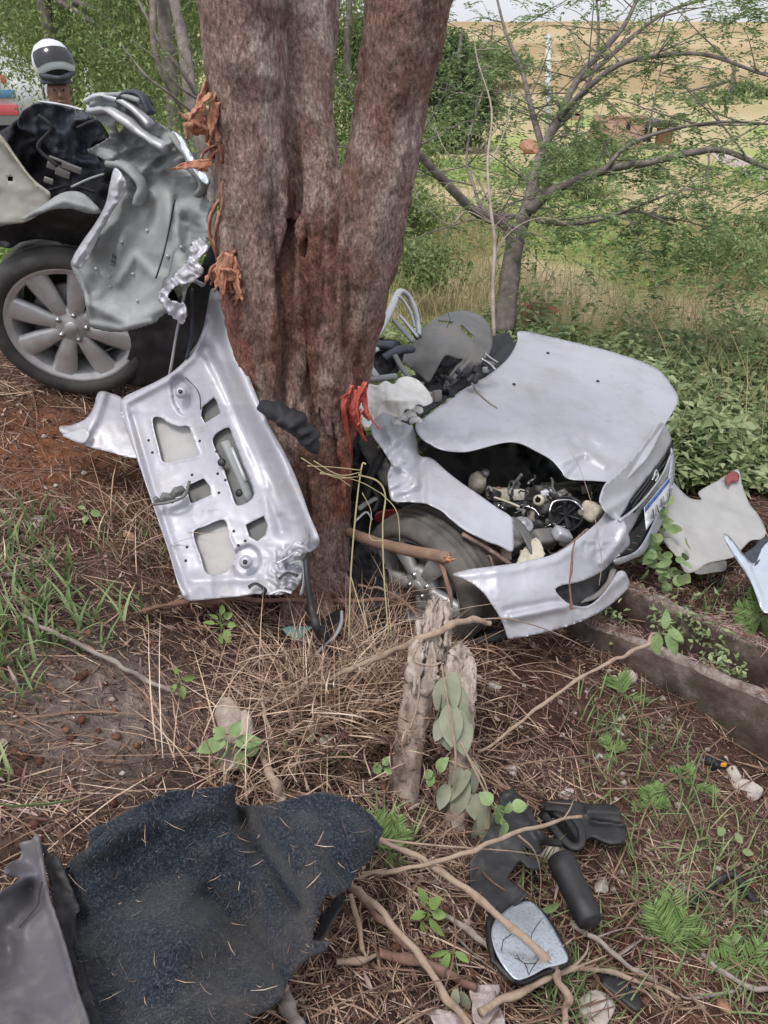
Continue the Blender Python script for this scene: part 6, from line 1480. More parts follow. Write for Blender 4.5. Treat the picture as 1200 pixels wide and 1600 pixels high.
wa, wb = P(945, 897, 3.24), P(1200, 1010, 2.85); wd = unit(wb - wa)
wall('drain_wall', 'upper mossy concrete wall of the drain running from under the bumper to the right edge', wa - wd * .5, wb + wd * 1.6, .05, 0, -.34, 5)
wc2, wd2 = P(885, 950, 3.05), P(1200, 1085, 2.56); w2 = unit(wd2 - wc2)
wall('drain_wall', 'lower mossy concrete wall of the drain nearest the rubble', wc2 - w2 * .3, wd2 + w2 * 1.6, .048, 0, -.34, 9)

# weeds and litter caught on and between the walls
n = 1500; t = RNG.uniform(-.2, 1.5, n); k_ = RNG.random(n)
base_ = wa + (wb - wa) * t[:, None]; b2_ = wc2 + (wd2 - wc2) * t[:, None]
pt = base_ * k_[:, None] + b2_ * (1 - k_)[:, None] + RNG.normal(0, .03, (n, 3)) * [1, 1, 0]
pt[:, 2] = -.30 + .05 * RNG.random(n) + .13 * np.abs(2 * k_ - 1) ** 3 * (RNG.random(n) < .6)
pt = pt[fbm(pt[:, 0] * 5, pt[:, 1] * 5, seed=77) > .5]; n = len(pt)
d_ = RNG.normal(size=(n, 3)) * [1, 1, .5]; V, F = leaves(pt, d_, RNG.normal(0, .5, (n, 3)) + [0, 0, 1], RNG.uniform(.015, .04, n), RNG.uniform(.008, .02, n))
tag(obj('ditch_weeds', V, F, M['undergrowth'], smooth=False, origin=(1.2, 2.2, -.3)), 'small weeds growing in and on the concrete drain', 'weeds', kind='stuff')
n = 2200; t = RNG.uniform(-.3, 1.6, n); side = RNG.random(n) < .5
pt = np.where(side[:, None], wa + (wb - wa) * t[:, None], wc2 + (wd2 - wc2) * t[:, None]) + RNG.normal(0, 1, (n, 3)) * [.018, .018, 0] + [0, 0, .006]
pt = pt[fbm(pt[:, 0] * 6, pt[:, 1] * 6, seed=79) > .42]; n = len(pt); a = unit(RNG.normal(size=(n, 3)) * [1, 1, .15]); L = RNG.uniform(.006, .04, n)[:, None]
V, F = ribbons(np.stack([pt - a * L, pt + [0, 0, .003], pt + a * L], 1), RNG.uniform(.0012, .005, n))
tag(obj('wall_litter', V, F, M['chip'], smooth=False, origin=(1.2, 2.2, -.3)), 'bark crumbs and straw lying along the tops of the drain walls', 'litter', kind='stuff')

# ================================================================== weathered stumps
def stump(label, rows, seed, top):
    t_ = thing('weathered_stump', label, 'stump', G(rows[-1][0], rows[-1][1]))
    pts = [P(a, b, d) for a, b, d, r in rows][::-1]; rr_ = [r * d / FPX for a, b, d, r in rows][::-1]
    V, F = tube(pts, np.array(rr_) * .74, segs=40, n=12, flat=.8)
    m_ = fbm(V[:, 0] * 28, V[:, 1] * 28, V[:, 2] * 6, seed=seed); rg_ = ridge(V[:, 0] * 55, V[:, 1] * 55, V[:, 2] * 5, seed=seed + 2)
    c = _np(pts).mean(0); dr = V - c; dr[:, 2] = 0; dr = unit(dr)
    V = V + dr * ((m_ - .5) * .024 + (rg_ - .6) * .028)[:, None]
    o = obj('stump_wood', V, F, M['stump'], t_)
    for k, (pp, r, s_) in enumerate(top):
        rs_ = np.random.default_rng(seed * 7 + k)
        for q_ in range(4):
            o_ = rs_.normal(0, .012, 3); V, F = shard([P(*pp[0]) + o_ - UPV * .03, P(*pp[1]) + o_ * 1.2, P(*pp[2]) + o_ * .7], max(r) * rs_.uniform(.5, .95), rs_, k=16, c=6)
            ob_ = obj('splintered_top', V, F, M['stumptop'], t_, smooth=False); md = ob_.modifiers.new('t', 'SOLIDIFY'); md.thickness = .008
    return t_
stump('taller grey weathered stump with a bleached jagged top, left of the pair', [(688,942,2.18,14),(685,975,2.16,21),(678,1010,2.14,24),(662,1050,2.12,30),(650,1100,2.10,32),(640,1160,2.08,32),(634,1220,2.06,30),(632,1285,2.06,30)], 3,
      [([(672,1010,2.10),(676,970,2.12),(684,938,2.16)], [.032,.034,.008], 0), ([(694,1005,2.10),(698,972,2.12),(696,948,2.15)], [.02,.028,.006], 0), ([(664,1000,2.10),(668,985,2.11),(676,965,2.13)], [.02,.018,.006], 0), ([(655,1060,2.06),(662,1030,2.07),(668,1000,2.08)], [.022,.026,.01], 0)])
stump('shorter grey weathered stump draped with wilted leaves, right of the pair', [(715,1022,2.14,18),(722,1050,2.12,24),(724,1100,2.10,22),(722,1150,2.08,22),(718,1200,2.06,22),(714,1250,2.04,24),(710,1312,2.04,26)], 8,
      [([(712,1070,2.08),(716,1040,2.09),(712,1018,2.12)], [.026,.032,.012], 0), ([(732,1075,2.08),(734,1050,2.09),(728,1026,2.12)], [.018,.024,.01], 0)])
bst = thing('broken_post', 'small split grey post stub standing in the straw above the felt liner', 'stump', G(365, 1200))
V, F = tube([P(362,1205,1.96), P(362,1150,1.99), P(356,1115,2.0), P(352,1090,2.01)], [.035,.035,.034,.012], segs=12, n=6, flat=.5, bump=.3, bscale=40, seed=4); obj('post_wood', V, F, M['stump'], bst)
V, F = tube([P(378,1170,1.97), P(384,1135,1.99), P(380,1110,2.0)], [.02,.022,.008], segs=9, n=6, flat=.5, bump=.3, bscale=40, seed=5); obj('post_wood', V, F, M['stump'], bst)

# ================================================================== stones
def rock(name, label, px_, py_, r, seed, m_='rock', sq=(1, .8, .65), cat='stone', group=None, lift=.0):
    bm = bmesh.new(); bmesh.ops.create_icosphere(bm, subdivisions=4, radius=1)
    V = _np([v.co[:] for v in bm.verts]); F = np.array([[v.index for v in f.verts] for f in bm.faces]); bm.free()
    rg_ = np.random.default_rng(seed)
    for _ in range(7):                                   # flat broken faces
        nn = unit(rg_.normal(size=3)); dd_ = rg_.uniform(.55, .85); pr = V @ nn; V = V - np.maximum(pr - dd_, 0)[:, None] * nn * .85
    V = V * (1 + .22 * (fbm(V[:, 0] * 2.2 + seed, V[:, 1] * 2.2, V[:, 2] * 2.2, seed=seed) - .5) + .06 * (ridge(V[:, 0] * 6, V[:, 1] * 6, V[:, 2] * 6, seed=seed) - .5))[:, None]
    V = (V * _np(sq)) @ rotm(*rg_.uniform(-.5, .5, 2), rg_.uniform(0, 6)) * r
    g = G(px_, py_); o = obj(name, V + g + [0, 0, r * sq[2] * .45 + lift], [F], M[m_]); tag(o, label, cat, group); return o
for a in [('white_rock', 'flat white rock nearest the right edge, lower of the touching two', 1163,1240,.055,1,'rock',(1,.7,.55)), ('white_rock', 'white rock touching the flat one from above left', 1145,1215,.036,2,'rock',(1,.8,.8)),
          ('white_rock', 'round pale rock alone below the drain wall', 981,1062,.032,3,'rock',(1,.85,.9)), ('white_rock', 'white chip of rock beside the grass tuft at right', 1068,1392,.034,4,'rock',(1,.8,.4)),
          ('pale_stone', 'long pale slab beside the black plastic sleeve', 940,1388,.055,5,'rock',(1,.35,.3)), ('pale_stone', 'broken pale rubble between the black panel and sleeve', 862,1345,.042,6,'rock',(1,.7,.5)), ('pale_stone', 'pale rubble directly above the black sleeve', 888,1335,.03,16,'rock',(1,.8,.5)),
          ('pale_stone', 'small pale stone at the edge of the shadow right of the stumps', 773,1074,.026,7,'rock',(1,.8,.6)), ('pale_stone', 'long narrow pale stone above the rubber moulding', 884,1243,.03,8,'rock',(1,.4,.5)),
          ('pale_stone', 'little pale stone below the rubber moulding', 944,1322,.016,9,'rock',(1,.8,.7)), ('pale_stone', 'grey stone half sunk near the bottom edge by the leaves', 930,1585,.05,10,'rock',(1,.8,.5)),
          ('brick_lump', 'orange clay lump in the straw left of the boot lid', 204,842,.030,11,'clay',(1,.7,.6)), ('brick_lump', 'reddish lump at the bottom right among twigs', 1132,1578,.025,12,'clay',(1,.8,.6)),
          ('pale_stone', 'flat pale stone in the soil left of the long stick', 52,820,.05,13,'rock',(1,.6,.25)), ('pale_stone', 'small white stone below the bent black rail', 1122,1412,.017,14,'rock',(1,.8,.5)), ('pale_stone', 'pale stone above the fern on the right slope', 800,1205,.02,15,'rock',(1,.8,.5)),
          ('pale_stone', 'small pale pebble left of the flat white rocks', 1030,1222,.014,17,'rock',(1,.8,.5)), ('pale_stone', 'long pinkish stone above the small weed', 960,1142,.035,18,'rock',(1,.4,.3))]:
    if a[6] == 'clay' and 'clay' not in M: M['clay'] = mat('clay', [(0,(.22,.11,.07)),(.5,(.38,.20,.13)),(1,(.52,.31,.22))], scale=16, rough=.9, bump=.7, bscale=60)
    rock(a[0], a[1], a[2], a[3], a[4], a[5], a[6], a[7])
# termite mound in the undergrowth
mnd = rock('earth_mound', 'reddish earth mound in the undergrowth behind the bonnet', 836, 512, .17, 41, 'clay', (1.3, .9, .55), 'earth mound', lift=.10)

# pale crumpled sheets of paper-like bark
M['paper'] = mat('pale_husk', [(0,(.34,.27,.26)),(.5,(.46,.39,.38)),(1,(.58,.52,.51))], scale=14, rough=.85, bump=.4)
for (lb, ol) in [('pale pinkish husk at the bottom among the sticks', [(735,1545),(755,1538),(782,1540),(778,1565),(790,1600),(765,1612),(742,1600),(738,1570)]),
                 ('grey torn scrap lying beside the felt liner edge', [(672,1580),(700,1578),(730,1596),(725,1612),(690,1612)])]:
    d0 = [(a, b, gdep(a, b, .025)) for a, b in ol]
    tag(sheet('husk', ol, d0, M['paper'], step=3.5, relief=crumple(12, .02, len(lb)), thick=.002), lb, 'husk')

# ================================================================== sticks and branches
def gpts(rows): return [G(a, b, l) for a, b, l in rows]
def branch(name, label, rows, rad, m_, sub=(), bump=.18, cat='branch', seed=0, broken=False):
    """rows: (px, py, height over the ground)"""
    rk_ = np.random.default_rng(seed + 900); p0 = spline(gpts(rows), 3); seg = np.linalg.norm(np.diff(p0, axis=0), axis=1).mean()
    pts = p0 + rk_.normal(0, .05, p0.shape) * seg * 1.6; r = np.interp(np.linspace(0, 1, len(pts)), np.linspace(0, 1, len(rad)), rad) * .66
    r = r * (1 + .16 * rk_.random(len(r))); r[::3] *= 1.22        # knots
    t_ = thing(name, label, cat, pts[0])
    V, F = tube(pts, r, segs=12, n=4, bump=bump, seed=seed, bscale=60); obj('stem', V, F, M[m_], t_)
    for s in sub:
        pp = gpts(s[0]); V, F = tube(pp, np.interp(np.linspace(0, 1, len(pp)), [0, 1], [s[1] * .7, s[1] * .25]), segs=7, n=6, bump=.15, seed=seed); obj('side_twig', V, F, M[m_], t_)
    if broken:
        e = pts[-1]; d_ = unit(pts[-1] - pts[-2]); rg_ = np.random.default_rng(seed)
        for _ in range(6):
            o_ = rg_.normal(0, 1, 3) * r[-1] * .45; V, F = tube([e - d_ * .01 + o_, e + d_ * rg_.uniform(.008, .03) + o_ * 1.1], [r[-1] * .35, r[-1] * .05], segs=5, sp=False); obj('splinter', V, F, M['torn'] if broken == 'red' else M['palestick'], t_)
    return t_
branch('fallen_branch', 'long reddish brown branch lying across the bank under the boot lid', [(225,954,.03),(275,944,.05),(330,938,.08),(400,935,.10),(470,938,.12),(540,940,.14),(600,935,.16),(635,930,.17)], [.012,.011,.0105,.009], 'brownstick', [([(600,935,.16),(640,948,.17),(690,966,.2)], .007), ([(275,944,.05),(240,950,.06),(200,960,.02)], .006)], seed=1)
branch('fallen_branch', 'curved thin branch arching in front of the muddy wheel', [(560,915,.16),(590,918,.2),(620,932,.22),(645,955,.24),(668,985,.22)], [.006,.006,.004], 'twig', seed=2)
t_ = thing('snapped_branch', 'thick pale branch with a splintered end jutting over the muddy wheel', 'branch', P(560, 845, 2.75))
V, F = tube([P(545,832,2.80), P(580,845,2.62), P(630,858,2.5), P(680,868,2.40), P(698,871,2.36)], [.018,.019,.019,.020,.021], segs=14, n=8, bump=.12, bscale=28); obj('stem', V, F, M['twig'], t_)
rg_ = np.random.default_rng(3)
for _ in range(12):
    o_ = rg_.normal(0, .008, 3); V, F = tube([P(694,871,2.37) + o_, P(698 + rg_.uniform(2, 9), 872 + rg_.uniform(-4, 4), 2.35) + o_], [.006, .001], segs=5, sp=False); obj('splinter', V, F, M['torn'], t_)
V, F = tube([P(690,880,2.38), P(697,905,2.36), P(704,930,2.36), P(706,950,2.37)], [.01,.008,.007,.002], segs=8, flat=.4, bump=.3); obj('peeled_bark', V, F, M['twig'], t_)
branch('pale_branch', 'pale peeled branch leaning across the tall stump', [(460,1082,.05),(500,1066,.1),(545,1046,.16),(600,1022,.26),(650,1000,.38),(700,978,.44),(742,968,.44),(768,975,.42)], [.006,.009,.011,.012,.012,.009], 'palestick', [([(740,968,.44),(800,968,.40),(870,990,.3),(930,1020,.2)], .004), ([(600,1022,.26),(560,1030,.2),(520,1034,.15)], .004)], seed=4)
branch('curved_branch', 'long pale branch running from beside the felt strap down to the bottom', [(735,1602,.03),(700,1560,.05),(660,1500,.07),(610,1440,.09),(570,1400,.08),(545,1380,.06)], [.010,.010,.009,.007], 'palestick', seed=5)
branch('long_branch', 'long brown branch crossing the black panel from the liner to the bottom right', [(588,1310,.10),(640,1332,.14),(690,1362,.16),(745,1405,.17),(800,1450,.16),(850,1492,.14),(868,1520,.1),(885,1560,.06),(880,1610,.04)], [.008,.009,.010,.011,.012,.011,.009], 'palestick', [([(850,1492,.14),(880,1478,.12),(900,1462,.10)], .005), ([(745,1405,.17),(730,1440,.1),(700,1470,.05)], .003)], seed=6)
branch('thin_branch', 'straight pale branch rising from the liner edge over the black panel', [(560,1370,.08),(620,1358,.14),(680,1345,.18),(740,1328,.22),(800,1305,.24),(850,1288,.25),(905,1276,.25)], [.005,.006,.007,.007,.006,.005], 'palestick', [([(588,1310,.1),(650,1318,.16),(720,1324,.2),(800,1330,.2),(850,1338,.15)], .0042), ([(880,1280,.25),(890,1265,.27),(896,1250,.28)], .003), ([(810,1305,.24),(835,1330,.2),(845,1370,.1),(842,1420,.03)], .0035)], seed=7)
branch('leafy_branch', 'pale branch rising to the cluster of big green leaves above the drain', [(745,1176,.10),(800,1140,.16),(850,1100,.22),(900,1062,.28),(950,1035,.32),(985,1020,.34),(1012,1005,.36),(1022,990,.38)], [.005,.006,.007,.007,.008,.009,.006], 'palestick', [([(900,1062,.28),(860,1050,.25),(820,1048,.2),(775,1040,.12)], .003)], seed=8)
branch('fallen_branch', 'grey stick running down the left slope to the soft soil', [(35,960,.03),(80,985,.05),(130,1010,.05),(180,1035,.04),(225,1060,.03),(268,1080,.03)], [.006,.008,.009,.009], 'greystick', seed=9, broken=True)
branch('pale_stick', 'pale split stick sweeping up from the bottom right corner', [(750,1580,.05),(800,1558,.07),(850,1530,.08),(895,1512,.07),(960,1518,.05),(1040,1548,.04),(1060,1560,.03)], [.011,.010,.008,.007,.006], 'palestick', [([(895,1512,.07),(915,1490,.08),(920,1470,.09)], .005), ([(900,1512,.07),(930,1500,.07),(950,1492,.07)], .004)], seed=10, broken=True)
branch('grey_branch', 'grey dead branch along the ground left of the mirror glass', [(690,1428,.03),(730,1452,.05),(775,1490,.06),(810,1520,.05),(850,1545,.03)], [.008,.010,.008,.004], 'greystick', [([(700,1450,.03),(740,1490,.03),(790,1530,.02)], .005)], seed=11)
branch('grey_branch', 'tangled grey branch below the black sleeve', [(890,1445,.05),(930,1465,.07),(965,1495,.06),(1000,1520,.05),(1050,1548,.03)], [.006,.008,.007,.004], 'greystick', [([(965,1495,.06),(1000,1470,.05),(1020,1460,.03)], .005), ([(930,1465,.07),(980,1450,.06),(1010,1455,.04)], .003)], seed=12)
branch('grey_branch', 'pale grey twig along the lower right corner', [(1100,1490,.04),(1130,1520,.04),(1180,1545,.04),(1230,1545,.04)], [.007,.008,.009], 'greystick', [([(1150,1548,.03),(1080,1560,.03),(1060,1552,.03)], .006)], seed=13)
branch('brown_branch', 'short stout brown branch stub between liner and stones', [(590,1488,.03),(640,1500,.04),(690,1518,.05),(740,1545,.03)], [.012,.014,.013,.009], 'brownstick', seed=14)
branch('post_stick', 'grey round stick coming out from under the felt liner', [(470,1640,.0),(462,1605,.012),(450,1572,.015),(440,1545,.01)], [.020,.019,.018,.016], 'greystick', seed=15)
branch('cut_stub', 'pale cut stub beside the leafy seedling above the liner', [(440,1250,.04),(430,1228,.08),(420,1205,.09),(408,1180,.05)], [.016,.015,.013,.009], 'palestick', seed=16)
branch('hooked_stick', 'hooked pale stick standing above the seedling', [(440,1185,.02),(425,1150,.1),(415,1120,.14),(410,1090,.16)], [.007,.006,.006,.004], 'palestick', seed=17)
branch('thin_branch', 'slender wavy stick running down from the boot lid to the liner', [(385,968,.04),(405,1000,.06),(430,1040,.07),(445,1090,.07),(455,1130,.07),(465,1180,.06),(482,1235,.05)], [.004,.005,.005,.004], 'palestick', seed=18)
branch('brown_branch', 'brown stick under the first thick branch right of the liner edge', [(545,1385,.03),(590,1430,.05),(640,1480,.04)], [.006,.008,.008,.006], 'brownstick', seed=19)
branch('pale_stick', 'short pale splinter lying on the felt edge', [(548,1400,.06),(560,1440,.05),(565,1480,.03),(572,1500,.02)], [.008,.008,.006,.003], 'palestick', seed=20)
branch('pale_stick', 'short flat pale chip right of the felt strap', [(525,1505,.02),(560,1500,.03),(600,1490,.02)], [.007,.009,.004], 'palestick', seed=21)
# a hanging twig stuck to the bumper
hg = thing('hanging_twig', 'dark dry twig hanging down the front bumper over the fog lamp hole', 'twig', P(892, 950, 2.62))
V, F = tube([P(900,840,2.72), P(895,860,2.66), P(893,890,2.61), P(890,910,2.60), P(892,935,2.60), P(894,952,2.60)], [.002,.003,.005,.003,.004,.007], segs=7, n=6, bump=.3); obj('stem', V, F, M['brownstick'], hg)
V, F = tube([P(888,700,2.9), P(905,730,2.85), P(925,790,2.78), P(935,840,2.72), P(940,880,2.72), P(936,915,2.7)], .0011, segs=5, n=6); obj('thread', V, F, M['palestick'], hg)
V, F = tube([P(737,598,3.2), P(745,612,3.2), P(762,628,3.18), P(777,638,3.17)], [.004,.005,.004,.003], segs=6, n=6, bump=.3)
tag(obj('bonnet_twig', V, F, M['greystick']), 'short dark twig lying on the bonnet near its rear edge', 'twig')

# ================================================================== leafy plants one can tell apart
def bigleaf(c, d, n_, L, W, droop=.3, k=6, notch=False):
    d = unit(_np(d)); s = unit(np.cross(d, _np(n_))); n_ = np.cross(s, d); V = []
    for i in range(k + 1):
        t = i / k; w = W * (math.sin(math.pi * min(1, t * .93 + .07)) ** .75) * (1 - .35 * t) * .75; q = c + d * (L * t) - n_ * (droop * L * t * t)
        V += [q - s * w + n_ * w * .22, q - n_ * .0006, q + s * w + n_ * w * .22]
    V = np.array(V); F = []
    for i in range(k):
        a = i * 3; F += [[a, a + 1, a + 4, a + 3], [a + 1, a + 2, a + 5, a + 4]]
    return V, [np.array(F)]
def sprig(name, label, px_, py_, lift, lv, m_='brightleaf', stem_to=None, cat='plant', seed=0, free=None):
    """lv: list of (px, py, dirx, diry, L, W): leaves facing the sky, each from its own joint; directions as seen from the camera"""
    root_ = G(px_, py_) if stem_to is None else G(*stem_to)
    t_ = thing(name, label, cat, root_); rg_ = np.random.default_rng(seed)
    hub = G(px_, py_, lift)
    V, F = tube([root_, root_ * .5 + hub * .5 + rg_.normal(0, .006, 3), hub], [.0025, .002, .0015], segs=6, n=4); obj('stalk', V, F, M[m_], t_)
    for (a, b, dx, dy, L, W_) in lv:
        L *= rg_.uniform(.62, 1.12); W_ *= rg_.uniform(.6, 1.0); dx += rg_.normal(0, .3); dy += rg_.normal(0, .3)
        c = P(a, b, (hub - CAM) @ FWD - rg_.uniform(-.015, .03)); d_ = np.array([dx, 0, 0]) + (-dy) * UPV * 1.0 + FWD * rg_.uniform(-.3, .3)
        nn = -FWD * .75 + np.array([0, 0, .6]) + rg_.normal(0, .45, 3)
        V, F = tube([hub, (hub + c) / 2 + rg_.normal(0, .003, 3), c], .0012, segs=4, n=3); obj('leaf_stalk', V, F, M[m_], t_)
        V, F = bigleaf(c, d_, nn, L, W_, rg_.uniform(.05, .35)); obj('leaf', V, F, M[m_], t_)
    return t_
M['leafA'] = leafmat('broad_green_leaf', [(0,(.13,.21,.08)),(.45,(.24,.34,.145)),(.85,(.36,.46,.235)),(1,(.46,.46,.26))], scale=26, island=.3, tr=.25, rough=.45)
sprig('seedling', 'light green broad-leaved seedling just above the felt liner', 360, 1168, .10, [(352,1160,-.9,.35,.075,.042),(356,1168,-.3,1,.08,.046),(368,1160,.8,.2,.06,.036),(370,1175,.6,.8,.065,.036),(350,1150,-.8,-.4,.05,.028),(362,1150,.3,-1,.04,.024),(385,1180,1,.1,.05,.02)], 'leafA', seed=1)
sprig('leaf_cluster', 'cluster of large light green leaves at the tip of the pale branch', 1035, 990, .34, [(1022,988,-.25,.95,.11,.045),(1038,982,.15,-1,.06,.03),(1040,992,.8,.8,.13,.06),(1044,985,.9,.15,.06,.035)], 'leafA', stem_to=(1015,1030), seed=2)
sprig('small_weed', 'small green weed under the lower edge of the boot lid', 345, 975, .06, [(340,968,-1,-.3,.04,.022),(350,965,.9,-.5,.04,.022),(343,980,-.8,.7,.045,.024),(352,985,.7,.9,.045,.024),(345,990,0,1,.05,.026),(335,975,-1,.4,.035,.02),(356,975,1,.1,.035,.02),(346,960,0,-1,.035,.02)], 'brightleaf', seed=3)
sprig('leaf_sprig', 'round green leaves hanging over the black notched panel', 775, 1262, .17, [(768,1256,-.7,-.5,.06,.035),(775,1262,.3,.7,.06,.036),(790,1270,.6,-.8,.04,.028),(790,1285,0,1,.055,.034),(800,1262,1,-.2,.05,.03),(782,1275,-.7,.8,.035,.022)], 'leafA', seed=4)
sprig('leaf_sprig', 'two light leaves beside the black plastic sleeve', 845, 1422, .06, [(848,1422,1,-.15,.06,.03),(842,1425,-1,.3,.035,.02),(846,1430,.6,1,.035,.02)], 'leafA', seed=5)
sprig('leaf_sprig', 'pair of pale green leaves at the foot of the tall stump', 600, 1200, .1, [(596,1198,-1,.2,.035,.022),(602,1200,.8,.5,.035,.022),(600,1196,.2,-.8,.03,.02)], 'leafA', seed=6)
sprig('leaf_sprig', 'two round leaves between the two stumps', 682, 1208, .16, [(676,1206,-.6,.6,.04,.026),(684,1204,.9,-.2,.04,.028),(676,1212,-.2,1,.035,.024)], 'leafA', seed=7)
sprig('small_weed', 'upright leafy weed right of the liner', 668, 1425, .06, [(665,1412,-.4,-1,.04,.022),(672,1418,.8,-.6,.045,.024),(664,1428,-.9,.2,.04,.02),(672,1436,.6,.8,.045,.024),(660,1440,-.5,1,.04,.02),(676,1428,1,.2,.04,.02)], 'brightleaf', seed=8)
sprig('small_weed', 'small drooping weed above the stick tangle at the bottom', 705, 1492, .06, [(702,1490,-.5,1,.05,.015),(706,1492,.1,1,.055,.016),(712,1488,.8,.8,.05,.015),(698,1486,-1,.5,.04,.014)], 'brightleaf', seed=9)
sprig('leaf_sprig', 'narrow pale leaves at the bottom edge', 718, 1552, .05, [(712,1545,-.1,1,.07,.018),(722,1550,.4,1,.075,.02),(706,1560,-.5,1,.06,.018)], 'witheredleaf', seed=10)
sprig('small_weed', 'bright weed leaves under the boot lid left corner', 280, 1062, .05, [(278,1052,-.4,-1,.035,.02),(286,1060,.9,-.2,.035,.02),(276,1070,-.5,.9,.05,.018),(284,1072,.4,1,.045,.02)], 'brightleaf', seed=11)
sprig('small_weed', 'light green leaves in the soil left of the boot lid', 138, 800, .05, [(132,795,-.8,-.3,.04,.018),(142,800,.9,.1,.04,.02),(136,806,-.2,1,.04,.02)], 'leafA', seed=12)
sprig('leaf_sprig', 'pale leaves curled in the dry tangle left of the stump', 497, 1160, .08, [(492,1152,-.7,-.4,.04,.03),(500,1160,.9,.2,.045,.03),(496,1170,.1,1,.04,.03)], 'witheredleaf', seed=13)
sprig('ground_weed', 'low round-leaved weeds at the right edge by the rail', 1130, 1320, .04, [(1110,1310,-1,0,.035,.026),(1130,1305,0,-1,.035,.026),(1150,1312,1,-.2,.035,.026),(1125,1330,-.4,1,.035,.026),(1145,1335,.7,.8,.035,.026),(1160,1330,1,.4,.035,.026),(1095,1325,-1,.6,.03,.022)], 'undergrowth', seed=14)
# leafy climber by the drain, below the bumper lip
cl = thing('creeping_vine', 'green broad-leaved vine filling the gap between bumper and drain', 'plant', G(1040, 900))
rg_ = np.random.default_rng(12)
for k in range(60):
    a, b = rg_.normal(1032, 22), rg_.normal(868, 34); 
    if a < 1005 and b < 880: continue
    c = P(a, b, 3.35 + rg_.uniform(-.12, .12) - (b - 860) * .001); V, F = bigleaf(c, rg_.normal(size=3) * [1, .6, .6] + UPV * -.3, -FWD + rg_.normal(0, .5, 3), rg_.uniform(.04, .08), rg_.uniform(.024, .042), .2, k=4); obj('leaf', V, F, M['leafA'] if k % 3 else M['undergrowth'], cl)
V, F = tube([G(1040,905), P(1036,880,3.35), P(1028,850,3.38), P(1034,835,3.4)], .003, segs=5, n=4); obj('stalk', V, F, M['brightleaf'], cl)
# wilted leaves draped on the shorter stump
wl = thing('wilted_foliage', 'withered grey green leaves draped down the front of the shorter stump', 'leaves', P(705, 1240, 2.0))
for k, (a, b, dx, dy, L, W_) in enumerate([(694,1060,-.3,1,.09,.03),(700,1080,.1,1,.10,.035),(705,1100,.0,1,.11,.05),(712,1110,.2,1,.12,.055),(695,1120,-.4,1,.07,.03),(700,1130,0,1,.08,.045),(722,1100,.2,1,.07,.03),(706,1050,.1,1,.1,.03),(690,1085,-.1,1,.09,.02),(716,1070,.3,1,.08,.025),
                                           (735,1205,-.6,.7,.10,.035),(728,1215,-.3,1,.12,.04),(718,1200,-.2,1,.09,.035),(698,1225,-.3,1,.07,.03),(740,1190,.1,1,.10,.03),(745,1240,.1,1,.09,.025),(756,1255,.0,1,.11,.03),(764,1270,.2,1,.09,.028),(748,1275,-.2,1,.08,.025),(730,1240,.4,1,.08,.03)]):
    c = P(a, b, 2.0 + .0002 * k); V, F = bigleaf(c, np.array([dx, 0, 0]) - UPV * dy + FWD * rg_.uniform(-.15, .15), -FWD + rg_.normal(0, .35, 3), L, W_, rg_.uniform(-.1, .25)); obj('leaf', V, F, M['witheredleaf'], wl)
for k, pp in enumerate([[(640,1010,1.98),(655,1060,1.97),(650,1110,1.98),(640,1140,1.99)],[(660,1000,1.97),(645,1030,1.97),(672,1040,1.97),(690,1035,1.97)],[(690,1040,1.97),(700,1100,1.96),(712,1180,1.96),(706,1230,1.98)],[(720,1160,1.97),(740,1200,1.96),(770,1260,1.96),(790,1290,1.98)],[(730,1180,1.97),(760,1230,1.96),(765,1300,1.98)]]):
    V, F = tube([P(*q) for q in pp], .003, segs=5, n=6, bump=.3, seed=k); obj('dry_tendril', V, F, M['palestick'], wl)
# ferns and palm-like tufts
def frond_tuft(name, label, px_, py_, fronds, m_, cat='fern', seed=0, lw=.006, ll=.05, lift=.03):
    t_ = thing(name, label, cat, G(px_, py_)); rg_ = np.random.default_rng(seed)
    c0 = G(px_, py_, lift)
    for (dx, dy, L) in fronds:
        d_ = unit(np.array([dx, 0, 0]) + (-dy) * UPV + rg_.normal(0, .1, 3)); s = unit(np.cross(d_, -FWD)); n = 16
        sp_pts = [c0 + d_ * L * t - UPV * (.18 * L * t * t) for t in np.linspace(0, 1, 5)]
        q = spline(sp_pts, 5); parts = [tube(sp_pts, [.0016, .0014, .0012, .001, .0006], segs=4, n=3)]
        u = np.linspace(2, len(q) - 1, n).astype(int); sc = np.sin(np.linspace(.5, 2.9, n)) ** .7
        for sg in (-1, 1):
            parts.append(leaves(q[u], s * sg * .9 + d_ * .9 - UPV * .2 + rg_.normal(0, .1, (n, 3)), np.tile(-FWD, (n, 1)) + rg_.normal(0, .3, (n, 3)), ll * sc, np.full(n, lw)))
        V, F = merge(parts); obj('frond', V, F, M[m_], t_, smooth=False)
M['fern'] = leafmat('fern_green', [(0,(.12,.20,.06)),(.5,(.23,.34,.12)),(1,(.38,.48,.22))], island=.5, tr=.3)
frond_tuft('palm_seedling', 'bright green feathery tuft on the slope below the drain wall', 975, 1085, [(-.1,-.2,.05),(.3,1,.14),(.7,.8,.17),(1,.35,.2),(.95,.6,.19),(.1,1,.1),(-.1,-1,.07),(1,.45,.15)], 'fern', seed=1, ll=.075, lw=.007)
frond_tuft('palm_seedling', 'bright feathery tuft in the middle of the rubble slope', 1045, 1475, [(-.3,-1,.13),(-.1,-1,.15),(-.5,-.8,.1),(.4,-.9,.1),(.8,-.2,.1),(.5,.6,.08),(-.4,.6,.07),(.1,-1,.1)], 'fern', seed=2, ll=.06)
